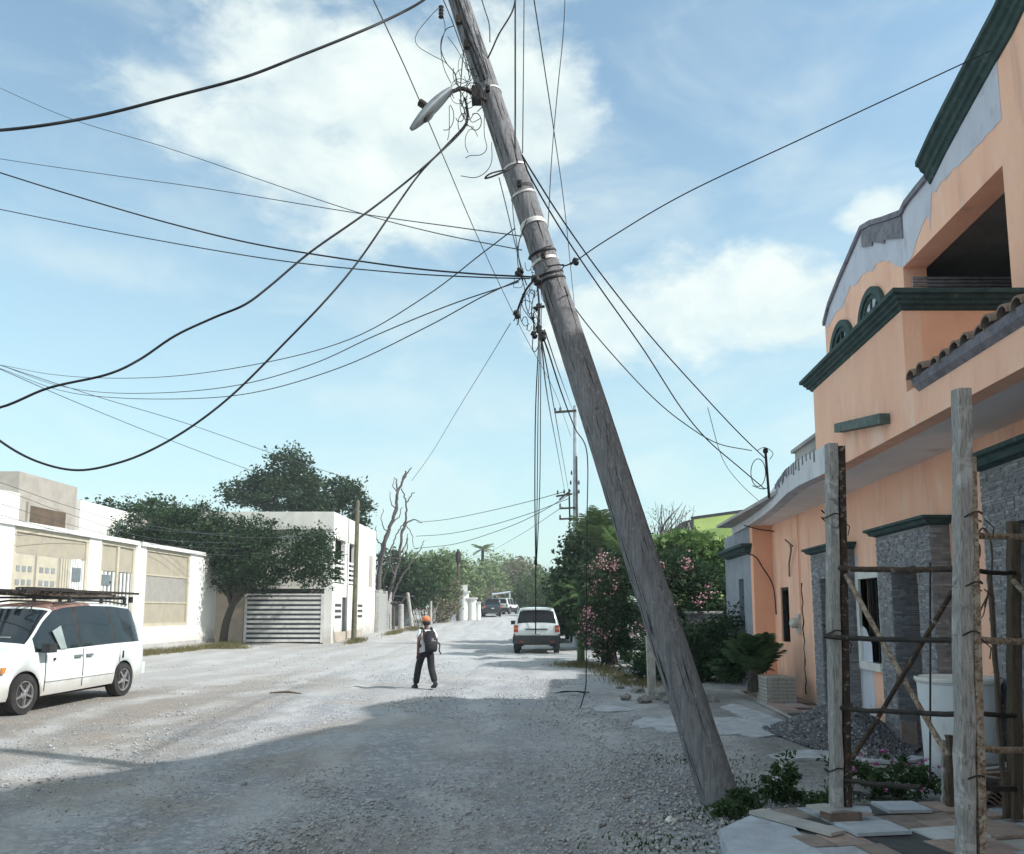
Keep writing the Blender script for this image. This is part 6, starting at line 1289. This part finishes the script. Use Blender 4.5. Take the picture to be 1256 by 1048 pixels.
oleander('large dark oleander with few pink clusters right of the leaning pole', 840, 22.5, [px_blob(838, 742, 22.5, 46, 40), px_blob(870, 730, 22.5, 28, 36), px_blob(815, 700, 23, 40, 26), px_blob(862, 775, 22, 40, 34), px_blob(812, 775, 22, 26, 30)], 330, 70, [px_blob(840, 735, 22.2, 40, 26), px_blob(820, 690, 22.6, 36, 16)], 17)
oleander('lighter green leafy bush in front of the lime green house', 850, 25.5, [px_blob(850, 675, 25.5, 34, 20), px_blob(880, 690, 25.5, 22, 24), px_blob(820, 680, 26, 24, 20)], 170, 60, None, 0, lm=leaf_bright, leaf=.16, aspect=.6)
oleander('low dark shrub mass at the foot of the oleanders beside the leaning pole', 845, 19.5, [px_blob(830, 812, 19.5, 34, 26), px_blob(870, 805, 19.5, 34, 34), px_blob(795, 815, 20, 22, 22), px_blob(893, 790, 19, 20, 40)], 230, 60, [px_blob(800, 780, 19.8, 20, 16)], 6, leaf=.11)
# dry twiggy shrub top
b = Vector((XA(815, 30), 30, 0)); tw = thing('twiggy_shrub', 'leafless thin twigged shrub top showing above the oleanders', 'shrub', b); mb = MB()
for k in range(70):
    e = at(R.uniform(783, 852), R.uniform(614, 660), 30 + R.uniform(-.8, .8)); s_ = b.lerp(Vector((b.x, 30, 4)), .9) + Vector((R.uniform(-.6, .6), 0, 0)); mb.tube(smoothpts([s_, s_.lerp(e, .6) + Vector((R.uniform(-.2, .2), 0, .1)), e], 4), [.02, .018, .016, .014, .012, .010, .008, .007, .005], 4)
mb.build('twigs', deadwood, tw); mb = MB(); mb.tube([b, Vector((b.x, 30, 4))], .06, 6); mb.build('stem', deadwood, tw)
pts_, _c = clump_points([(tuple(at(818, 640, 30)), (1.0, .8, .6))], 60, 5, .25); quads('dry_leaves', leaf_cards(pts_, .07), leaf_brown, tw)
# strap leaved plant
def strap_plant(base, n, L, lm, label, name='strap_leaf_plant', w=.03, cat='plant', el=(.5, 2.4)):
    t = thing(name, label, cat, base); mb = MB()
    for k in range(n):
        a = R.uniform(0, 2 * pi); d = Vector((cos(a), sin(a), R.uniform(*el))).normalized(); side = d.cross(Vector((0, 0, 1))).normalized(); l = L * R.uniform(.6, 1.1); vs = []
        b0_ = base + Vector((R.uniform(-.08, .08), R.uniform(-.08, .08), 0))
        for i in range(6): u = i / 5; p = b0_ + d * l * u + Vector((0, 0, -.4 * l * u ** 2)); ww = w * (1 - u) ** .6; vs += [p - side * ww, p + side * ww]
        mb.add(vs, [(2 * i, 2 * i + 1, 2 * i + 3, 2 * i + 2) for i in range(5)])
    mb.build('leaves', lm, t, fix=False); return t
strap_plant(gp(783, 820), 60, .95, leaf_bright, 'bright yellow green strap leaved plant left of the pale wooden stake', w=.035)
strap_plant(gp(770, 812), 40, .7, leaf_mid, 'smaller strap leaved clump at the left end of the planting')
# cycad palm by the house with its block planter
b = gp(930, 862); cy = thing('cycad_palm', 'dark arching palm in a planter against the orange house wall', 'palm', Vector((4.55, 15.4, .4)))
for k in range(52):
    a = R.uniform(0, 2 * pi); e = R.uniform(1.2, 4.5); m = MB(); frond(m, Vector((4.62 + R.uniform(-.2, .2), 15.6 + R.uniform(-.2, .2), .5)), (cos(a), sin(a), e), R.uniform(.85, 1.35), .38, .22, 20, .035); m.build('frond', leaf_palm, cy, fix=False)
for k in range(40):
    a = R.uniform(0, 2 * pi); e = R.uniform(1.2, 4.0); m = MB(); frond(m, Vector((4.3 + R.uniform(-.25, .25), 16.1 + R.uniform(-.2, .2), .3)), (cos(a), sin(a), e), R.uniform(.8, 1.2), .6, .2, 16, .03); m.build('frond', leaf_palm, cy, fix=False)
mb = MB(); mb.tube([(4.5, 15.3, .2), (4.5, 15.3, .6)], [.14, .10], 8); mb.build('stem', bark, cy)
plm = Vector((4.62, 14.75, 0)); pk = thing('brick_planter', 'pale brick planter box at the foot of the arching palm', 'planter', plm)
mb = MB(); mb.box((4.56, 14.66, 0), (5.05, 15.3, .50)); mb.build('planter_core', conc, pk); bme2 = MB().obox((0, 0, 0), (.15, .03, .055)).mesh('brick', mat('pale_brick', (.40, .38, .36), (.30, .285, .27), 9, .95, .5))
for r_ in range(8):
    for c_ in range(3): q = link('brick', bme2, pk); q.location = (4.64 + c_ * .158 + (.02 if r_ % 2 else 0), 14.65 + R.uniform(-.004, .004), .04 + r_ * .063)
for r_ in range(8):
    for c_ in range(4): q = link('brick', bme2, pk); q.location = (4.55, 14.74 + c_ * .16, .04 + r_ * .063); q.rotation_euler = (0, 0, pi / 2)
# vinca by the scaffold and weeds by the pole
def weed(label, c, r, h, n, lm, fl=None, nf=0, fm=None, leaf=.05, name='flowering_plant', cat='plant'):
    t = thing(name, label, cat, Vector(c)); blobs = [((c[0], c[1], c[2] + h * .5), (r, r * .8, h * .55)), ((c[0] + r * .5, c[1] + .05, c[2] + h * .35), (r * .6, r * .5, h * .4)), ((c[0] - r * .5, c[1], c[2] + h * .35), (r * .6, r * .5, h * .4))]
    pts, cc = clump_points(blobs, n, 28, .07, .3); pts = pts[pts[:, 2] > c[2]]; quads('foliage', leaf_cards(pts, leaf, .5, 0), lm, t); mb = MB()
    for k in range(14): e = Vector(cc[R.randrange(len(cc))]); mb.tube([Vector(c), e], [.005, .003], 4)
    mb.build('stems', leaf_weed, t)
    if nf:
        pts, c2 = clump_points([((c[0], c[1], c[2] + h * .65), (r * 1.1, r, h * .5))], nf, 1, .02, .9); P = np.repeat(c2, 6, axis=0) + NR.normal(size=(len(c2) * 6, 3)) * .012; quads('blossom', leaf_cards(P, .034, .9, 0), fm, t)
    return t
weed('magenta flowered vinca on the gravel right of the left scaffold post', tuple(gp(1100, 978)), .34, .36, 70, leaf_weed, nf=16, fm=petal_mag)
weed('white flowered plant squeezed against the left scaffold post', tuple(gp(1042, 968)), .20, .36, 36, leaf_weed, nf=9, fm=petal_white)
weed('low dark weed hugging the foot of the leaning pole', tuple(gp(912, 990)), .15, .14, 24, leaf_weed, name='weed')
weed('tall spindly weed with white flowers between the leaning pole and scaffold', tuple(gp(960, 985)), .15, .40, 34, leaf_weed, nf=5, fm=petal_white, name='weed')
weed('flat trailing weed in front of the left scaffold post', tuple(gp(995, 985)), .28, .07, 24, leaf_weed, nf=3, fm=petal_white, name='weed')
weed('leafy weed on the gravel edge just left of the blue grey ramp', tuple(gp(895, 1002)), .14, .12, 20, leaf_weed, name='weed')
def verge(label, spots, n, lm, h=.12, name='verge_grass'):
    V = []
    for _ in range(n):
        (x0, y0, rx, ry) = spots[R.randrange(len(spots))]; x, y = R.gauss(x0, rx * .5), R.gauss(y0, ry * .5); z = gz(x, y) - .01; a = R.uniform(0, 6.3); w = .012; hh = h * R.uniform(.4, 1.2); dx, dy = R.uniform(-.6, .6) * hh, R.uniform(-.6, .6) * hh
        V += [(x - w * cos(a), y - w * sin(a), z), (x + w * cos(a), y + w * sin(a), z), (x + dx + .003, y + dy, z + hh), (x + dx, y + dy, z + hh)]
    o = quads(name, V, lm); tag(o, label, 'grass', kind='stuff')
e_ = wl(34)
verge('dry grass tufts along the foot of the white street wall', [(wl(34) + 1.0, 34, .5, 3), (wl(37) + 1.2, 38, .6, 1.6), (-13, 36.5, 1.2, .5), (wl(31) + .8, 31, .4, 2)], 5200, grass_dry, .22)
verge('green grass tufts edging the planting right of the road', [(2.6, 23, .5, 2.5), (2.0, 25, .7, 1.2), (2.9, 19.5, .5, 1.5)], 3600, grass_dry, .13)
verge('short weeds scattered in the gravel near the leaning pole', [(1.7, 7.0, .5, .4), (2.3, 8.3, .5, .5), (1.0, 6.2, .5, .35), (2.0, 9.5, .6, .5), (3.0, 7.6, .5, .4)], 800, leaf_weed, .03)
verge('dry grass tufts below the two storey house and block wall', [(-8.0, 42, .35, 2), (-7.2, 50, .4, 3), (-6.6, 55, .6, 2)], 3000, grass_dry, .2)

# ------------------------------------------------------------------ small things on the right verge
o = thing('wooden_stake', 'pale square wooden stake standing at the edge of the planting', 'stake', gp(800, 856)); b = gp(800, 856)
mb = MB(); mb.bar(b, b + Vector((-.02, 0, 1.12)), .15, .13); mb.build('stake_shaft', MATS['pale_post'], o); mb = MB(); mb.obox(b + Vector((-.02, 0, 1.14)), (.165, .145, .04)); mb.build('stake_top', conc, o)
rocks = [(768, 858, .10, 'small'), (782, 850, .12, 'flat'), (790, 862, .13, 'rounded'), (812, 858, .20, 'largest'), (828, 862, .17, 'second largest'), (840, 852, .15, 'dark'), (852, 862, .12, 'leaning'), (778, 838, .11, 'mossy'), (870, 862, .14, 'rightmost'), (760, 845, .08, 'leftmost')]
for i, (px, py, r_, ad) in enumerate(rocks):
    c = gp(px, py); o = link('rock', rock_mesh(r_, i * 3 + 1, rock_m)); o.location = c + Vector((0, 0, r_ * .35)); o.rotation_euler = (0, 0, R.uniform(0, 6)); tag(o, f'{ad} rock in the row edging the planting by the wooden stake', 'rock', 'rocks edging the planting')
for i, (px, py, r_, lab) in enumerate([(367, 1000 - 0, .0, '')]): pass
for i, (px, py, r_, lab) in enumerate([(822, 1008, .035, 'small whitish stone left of the foot of the leaning pole'), (738, 1014, .03, 'pale pebble farther left on the gravel before the pole'), (955, 943, .04, 'white stone in the weeds between pole and scaffold'), (768, 980, .03, 'grey pebble on the open gravel left of the pole'), (300, 964, .03, 'lone pebble in the shaded road at lower left'), (1060, 975, .11, 'pale broken stone between the two flowering plants')]):
    c = gp(px, py); o = link('stone', rock_mesh(r_, 40 + i, white_trim if i in (0, 2) else rock_m)); o.location = c + Vector((0, 0, r_ * .4)); tag(o, lab, 'stone')
# crushed rock heap by the doorway
hc = gp(1035, 905); hc = Vector((4.42, 11.1, 0)); vs = []; fs = []; nr, na = 10, 30
def heap_z(r): return .52 * max(0, 1 - r) ** 1.15
for i in range(nr + 1):
    for k in range(na): a = 2 * pi * k / na; r = i / nr; w_ = 1 + .12 * sin(3 * a + 1); vs.append((hc.x + cos(a) * .82 * r * w_, hc.y + sin(a) * 1.35 * r * w_, heap_z(r) + R.uniform(-.01, .02) - (.03 if i == nr else 0)))
for i in range(nr):
    for k in range(na): fs.append((i * na + k, i * na + (k + 1) % na, (i + 1) * na + (k + 1) % na, (i + 1) * na + k))
hp_ = thing('rock_heap', 'heap of dark crushed rock piled against the doorway wall', 'rubble heap', hc); mb = MB(); mb.add(vs, fs); mb.build('heap_core', stone_bl, hp_, fix=False)
P = []; S_ = []
for _ in range(6500):
    a = R.uniform(0, 2 * pi); r = sqrt(R.random()) * 1.08; w_ = 1 + .12 * sin(3 * a + 1); P.append((hc.x + cos(a) * .82 * r * w_, hc.y + sin(a) * 1.35 * r * w_, heap_z(r) + .008)); S_.append(R.uniform(.016, .046))
stones('crushed_rock', P, S_, stone_bl, '', hp_)
# concrete patches and kerb on the ground
patch_m = mat('gritty_cement', (.46, .49, .53), (.34, .36, .39), 4, .95, .8, 30, spots=[((.26, .265, .28), 5, .52, .68, .7), ((.56, .58, .60), 9, .58, .7, .5)])
def patch(name, label, px_poly, z, m, cat, th=.03):
    pts0 = [gp(x, y, z) for x, y in px_poly]; pts = []
    for i, p in enumerate(pts0):
        q = pts0[(i + 1) % len(pts0)]; nn_ = max(2, min(9, int((q - p).length / .12))); j = .012 if name == 'entry_ramp' else .035
        for k in range(nn_): pts.append(p.lerp(q, k / nn_) + Vector((R.uniform(-j, j), R.uniform(-j, j), 0)))
    mb = MB(); mb.prism([p - Vector((0, 0, th)) for p in pts], (0, 0, th)); o = mb.build(name, m); return tag(o, label, cat)
patch('concrete_patch', 'irregular pale blue grey concrete patch on the gravel behind the leaning pole', [(775, 886), (790, 880), (812, 881), (830, 877), (862, 879), (905, 880), (932, 886), (950, 888), (975, 900), (950, 901), (930, 904), (905, 900), (880, 902), (850, 897), (820, 899), (800, 892), (785, 893)], .007, patch_m, 'concrete')
patch('concrete_patch', 'small pale cement spill in the gravel left of the stake', [(727, 868), (742, 865), (768, 867), (776, 871), (750, 873), (730, 872)], .010, patch_m, 'concrete')
patch('concrete_patch', 'narrow light cement strip in front of the crushed rock heap', [(940, 925), (980, 920), (1020, 920), (1100, 922), (1140, 930), (1100, 934), (1020, 930), (960, 930)], .010, patch_m, 'concrete')
patch('concrete_kerb', 'sloping pale concrete kerb edging the tiled walk by the house', [(884, 867), (900, 863), (940, 876), (990, 896), (978, 902), (930, 887)], .03, patch_m, 'kerb', .06)
# tiled walk by the house further back
wk = thing('tiled_walk', 'narrow walk of dark and pink floor tiles along the orange house', 'walk', H(4.0, 14, 0))
mb = MB(); mb.add([H(3.35, 11.5, .03), H(4.28, 11.2, .03), H(4.28, 17.3, .03), H(3.3, 17.3, .03)], [(0, 1, 2, 3)]); mb.build('walk_base', conc, wk)
s = 11.6; row = 0
while s < 16.9:
    n = 3.42; d = .34
    while n < 4.2:
        w_ = .3; m = [tileA, tileC, tileD, tileB, tileA][R.randrange(5)] if row % 2 == 0 else [tileA, tileA, tileC][R.randrange(3)]
        q = MB(); q.hbox(n + .008, n + w_ - .008 if n + w_ < 4.2 else 4.25, s + .008, s + d - .008, .031, .05 + R.uniform(0, .012)); q.build('tile', m, wk); n += w_
    s += d; row += 1
# porch floor under the scaffold, ramp slab
pf = thing('porch_floor', 'patchwork porch floor of broken pink grey and white tiles under the scaffold', 'floor', (3.6, 6.3, 0))
PZ = .09
poly = [gp(x, y, PZ) for x, y in ((945, 993), (1030, 988), (1256, 983), (1330, 990), (1500, 1120), (1130, 1120), (1030, 1062))]
mb = MB(); mb.prism([Vector((p.x, p.y, -.05)) for p in poly], (0, 0, PZ + .038)); mb.build('floor_base', conc, pf)
def inpoly(x, y, poly):
    c = False; n = len(poly)
    for i in range(n):
        a, b_ = poly[i], poly[(i + 1) % n]
        if (a.y > y) != (b_.y > y) and x < (b_.x - a.x) * (y - a.y) / (b_.y - a.y) + a.x: c = not c
    return c
ang = .18; y = 4.6
ca, sa_ = cos(ang), sin(ang)
v = -1.2
while v < 8:
    u = -1; dv_ = R.choice([.20, .30, .33])
    while u < 8:
        du = R.choice([.2, .3, .33, .45]); cu, cv = u + du / 2, v + dv_ / 2; x_, y_ = 1.5 + cu * ca - cv * sa_, 3.6 + cu * sa_ + cv * ca
        if inpoly(x_, y_, poly) and R.random() < .93:
            M_ = Matrix.Rotation(ang + R.uniform(-.06, .06), 3, 'Z') @ Matrix.Rotation(R.uniform(-.012, .012), 3, 'X'); q = MB(); q.obox((x_, y_, PZ + R.uniform(-.004, .008)), (du - .014, dv_ - .014, .022), M_); q.build('floor_tile', R.choice([tileA, tileA, tileB, tileE, tileC, tileA, tileB, tileD]), pf)
        u += du
    v += dv_
patch('entry_ramp', 'blue grey smooth concrete ramp slab at the left edge of the tiled porch', [(882, 1017), (944, 991), (962, 1003), (1010, 1048), (1030, 1066), (905, 1072)], .10, conc_lt, 'ramp', .12)
for i, (x0, y0, a, l, lab) in enumerate([(975, 1008, 1.0, .75, 'long narrow tile strip lying along the ramp edge'), (1070, 1016, .15, .6, 'thin pale slab lying loose on the porch floor'), (1105, 990, .05, .5, 'blue white slab lying under the flowering plant')]):
    c = gp(x0, y0, .12); mb = MB(); mb.obox(c, (.16 if i == 0 else l * .7, l if i == 0 else .3, .025), Matrix.Rotation(a if i else .55, 3, 'Z')); o = mb.build('loose_slab', conc_lt if i else conc); tag(o, lab, 'slab')

# ------------------------------------------------------------------ scaffold
scf = thing('scaffold', 'improvised scaffold of grey timber posts and rusty cross braced bars before the orange house', 'scaffold', gp(1100, 1000, .1))
A0, B0, C0 = gp(1026, 1000, .12), gp(1188, 1056, .10), gp(1245, 1004, .10)
A1 = at(1019.5, 545, A0.y); B1 = at(1179, 478, B0.y); C1 = at(1243, 640, C0.y)
def timber(nm, a, b, w, h_, m, par=scf, wob=.006, n=14):
    mb = MB(); t = b - a; x = Vector((1, 0, 0)); y = Vector((0, 1, 0)); st = []
    for i in range(n + 1):
        u = i / n; c = a + t * u + Vector((R.uniform(-wob, wob), R.uniform(-wob, wob), 0)); k = 1 + R.uniform(-.05, .05)
        st.append(lambda p, q, c=c, k=k: c + x * p * w * k + y * q * h_ * k)
    mb.sweep([(-.5, -.4), (-.4, -.5), (.4, -.5), (.5, -.4), (.5, .4), (.4, .5), (-.4, .5), (-.5, .4)], st); return mb.build(nm, m, par)
timber('timber_post', A0, A1, .085, .10, wood_grey); ai0, ai1 = A0 + Vector((.085, -.01, -.0)), A1 + Vector((.075, -.01, -.02)); 
def angle_iron(a, b, w, m):
    mb = MB(); x, y = Vector((1, 0, 0)), Vector((0, 1, 0)); pr = [(0, 0), (w, 0), (w, .007), (.007, .007), (.007, w), (0, w)]; n = 16
    mb.sweep([(p - w / 2, q - w / 2) for p, q in pr], [(lambda p, q, c=a.lerp(b, i / n): c + x * p + y * q) for i in range(n + 1)]); return mb.build('angle_iron', m, scf)
angle_iron(ai0, ai1, .05, rust)
timber('timber_post', B0 + Vector((-.02, 0, 0)), B1 + Vector((.0, 0, 0)), .10, .10, wood_grey); angle_iron(B0 + Vector((.075, -.02, 0)), at(1185, 562, B0.y) + Vector((.02, -.02, 0)), .05, rust_lt)
timber('timber_post', B0 + Vector((.045, .09, 0)), B1 + Vector((.03, .09, -.03)), .06, .06, wood_brown)
timber('timber_post', C0, C1, .085, .08, wood_brown, wob=.004); timber('timber_post', C0 + Vector((-.07, 0, 0)), C0 + Vector((-.06, 0, 1.9)), .03, .03, wood_brown)
timber('prop', gp(1166, 990, .1), at(1165, 902, gp(1166, 990, .1).y), .055, .05, wood_brown); timber('prop', gp(1158, 985, .1), at(1158, 908, gp(1158, 985, .1).y), .035, .035, wood_grey)
def rail(a, b, r, m, nm='rail'):
    mb = MB(); n = 8; mb.tube([a.lerp(b, i / n) + Vector((0, R.uniform(-.003, .003), R.uniform(-.005, .005) - .01 * sin(pi * i / n))) for i in range(n + 1)], r, 7); return mb.build(nm, m, scf, smooth=50)
ya_, yb_ = A0.y, B0.y
for (p0, p1, r, m) in (((1030, 697), (1180, 698), .022, rust), ((1012, 781), (1180, 785), .020, iron), ((1032, 869), (1180, 876), .019, iron), ((1030, 956), (1130, 965), .018, iron)):
    if p1[0] < 1150: rail(at(*p0, ya_), at(*p1, yb_ + .45), r, m)
    else: rail(at(*p0, ya_ - .05), at(*p1, yb_ + .06), r, m)
rail(at(1037, 705, ya_ - .05), at(1163, 928, yb_ + .3), .020, rust_lt, 'brace'); rail(at(1168, 726, yb_ + .1), at(1046, 930, ya_ - .12), .017, rust, 'brace')
yc_ = C0.y
for (p0, p1, r, m) in (((1192, 656), (1300, 657), .024, rust_lt), ((1188, 698), (1246, 703), .018, iron), ((1190, 785), (1300, 786), .024, rust_lt), ((1188, 873), (1246, 878), .018, iron), ((1192, 918), (1300, 920), .024, rust_lt), ((1192, 965), (1246, 968), .020, iron)):
    rail(at(*p0, yb_ + .02), at(*p1, (yc_ if p1[0] < 1260 else yb_ + .9)), r, m)
rail(at(1243, 712, yc_ - .06), at(1275, 745, yc_ - .3), .02, rust_lt, 'brace')
rail(at(1165, 0 + 780, 6.9), at(1141, 960, 6.9), .008, iron, 'rod') if False else rail(at(1141, 690, 6.6), at(1141, 960, 6.6), .008, iron, 'rod')
# wire ties and dry twigs on the posts
for (x, y, Y, par) in ((1022, 782, A0.y, 0), (1024, 950, A0.y, 0), (1020, 640, A0.y, 0), (1186, 785, B0.y, 0), (1190, 640, B0.y, 0), (1192, 960, B0.y, 0), (1190, 725, B0.y, 0)):
    c = at(x, y, Y); mb = MB(); mb.tube([c + Vector((cos(a) * .075, sin(a) * .075, .012 * sin(3 * a) + .01 * a)) for a in np.linspace(0, 2 * pi * 1.4, 20)], .006, 4); mb.tube([c + Vector((.06, -.06, .01)), c + Vector((.11, -.08, -.05)), c + Vector((.09, -.09, -.12))], .004, 4); mb.build('wire_tie', iron, scf)
tw = thing('dry_vine', 'dry forked twig dangling beside the right scaffold post', 'twig', at(1205, 700, 5.9)); D = 5.9
for P, r_ in (([(1196, 662, D), (1205, 648, D), (1214, 660, D), (1217, 690, D), (1213, 722, D), (1208, 745, D)], .007), ([(1212, 730, D), (1202, 750, D), (1200, 758, D)], .006), ([(1209, 740, D), (1206, 755, D), (1199, 762, D)], .004), ([(1196, 678, D), (1200, 668, D), (1201, 680, D), (1197, 690, D)], .012)):
    mb = MB(); mb.tube(smoothpts([at(*p) for p in P], 5), r_, 5); mb.build('twig', wood_brown, tw, smooth=60)
# base blocks under the left post
bb = thing('support_blocks', 'broken brick and thin slab wedged under the left scaffold post', 'bricks', gp(1024, 1008, .1)); c = gp(1026, 1004, .1)
mb = MB(); mb.obox(c + Vector((.02, -.04, .035)), (.26, .15, .06), Matrix.Rotation(.1, 3, 'Z')); mb.build('brick', brick_m, bb)
mb = MB(); mb.obox(c + Vector((-.06, 0, .075)), (.22, .24, .018), Matrix.Rotation(.5, 3, 'Z') @ Matrix.Rotation(.06, 3, 'Y')); mb.build('slab', conc, bb)
mb = MB(); mb.obox(c + Vector((.13, -.02, .078)), (.24, .12, .014), Matrix.Rotation(-.25, 3, 'Z') @ Matrix.Rotation(.05, 3, 'X')); mb.build('slab', conc_lt, bb)
# drum
dc = gp(1166, 966, .09); dc.y += .0; dr = thing('plastic_drum', 'large open white plastic drum stained brown on its right side', 'drum', dc)
dc.x += .26; hR = .355; mb = MB(); zt = at(1168, 833, dc.y).z - dc.z
mb.lathe([(hR * .86, 0), (hR * .90, .02), (hR * .94, zt * .5), (hR, zt - .06), (hR * 1.03, zt - .05), (hR * 1.03, zt), (hR * .96, zt), (hR * .93, zt - .08), (hR * .9, .05), (.02, .04)], dc + Vector((0, .25, 0)), 48); mb.build('drum_wall', drum_m, dr, smooth=40)
mb = MB(); mb.lathe([(hR * 1.03, 0), (hR * 1.055, .01), (hR * 1.055, .035), (hR * 1.03, .045)], dc + Vector((0, .25, zt - .045)), 48); mb.build('drum_rim', white_trim, dr, smooth=40)
# tile rubble right of the scaffold
rb = thing('roof_tile_stack', 'small stack of wavy red roof tiles on the porch between scaffold posts', 'roof tiles', gp(1222, 985, .1)); c = gp(1222, 988, .1)
for k in range(4):
    m = MB(); pr = [(x_, .025 * sin(x_ * 40)) for x_ in np.linspace(-.2, .2, 17)] + [(x_, .025 * sin(x_ * 40) + .014) for x_ in np.linspace(.2, -.2, 17)]
    m.sweep(pr, [lambda a, b, k=k: c + Vector((a + .02 * k, -.1, .03 + .028 * k + b)), lambda a, b, k=k: c + Vector((a + .02 * k, .22, .03 + .028 * k + b))]); m.build('roof_tile', brick_m, rb)
o = thing('slab_rubble', 'leaning broken pale slabs behind the wavy roof tile stack', 'rubble', c + Vector((.02, .3, 0)))
for k in range(4): m = MB(); m.obox(c + Vector((.0 + .05 * k, .12 + .05 * k, .17 + .03 * k)), (.26, .02, .14), Matrix.Rotation(R.uniform(-.5, .5), 3, 'Z') @ Matrix.Rotation(.9, 3, 'X') @ Matrix.Rotation(R.uniform(-.3, .3), 3, 'Y')); m.build('slab', [conc, tileA, tileE, wood_grey][k], o)
# scrap on the road
c = gp(352, 852); mb = MB(); mb.tube([c + Vector((-.35, 0, .03)), c + Vector((0, .02, .05)), c + Vector((.3, -.03, .02))], [.014, .026, .01], 6); o = mb.build('scrap_wood', wood_plank); tag(o, 'dark splintered stick lying alone on the sunlit road', 'stick')
c = gp(705, 852); mb = MB(); mb.tube(smoothpts([c + Vector((-.4, 0, .02)), c + Vector((-.2, .14, .05)), c + Vector((.1, -.02, .05)), c + Vector((.22, -.12, .02))], 5), .010, 6); mb.tube(smoothpts([c + Vector((-.3, .1, .03)), c + Vector((0, -.1, .07)), c + Vector((.3, .1, .03))], 5), .012, 5); o = mb.build('cable_scrap', cable_m); tag(o, 'dark scrap of cable curled on the road under the hanging wire', 'cable scrap')

# ------------------------------------------------------------------ air
hz_ = MB().box((-205, -40, -1.4), (205, 265, 14.5)).build('haze', None); hz_['kind'] = 'stuff'
hm = bpy.data.materials.new('haze'); hm.use_nodes = True; hn = hm.node_tree; hn.nodes.remove(hn.nodes['Principled BSDF'])
pvn = hn.nodes.new('ShaderNodeVolumePrincipled'); pvn.inputs['Color'].default_value = (.86, .95, .97, 1); pvn.inputs['Density'].default_value = .0010; pvn.inputs['Anisotropy'].default_value = .1
hn.links.new(pvn.outputs[0], hn.nodes['Material Output'].inputs['Volume']); hz_.data.materials.append(hm)
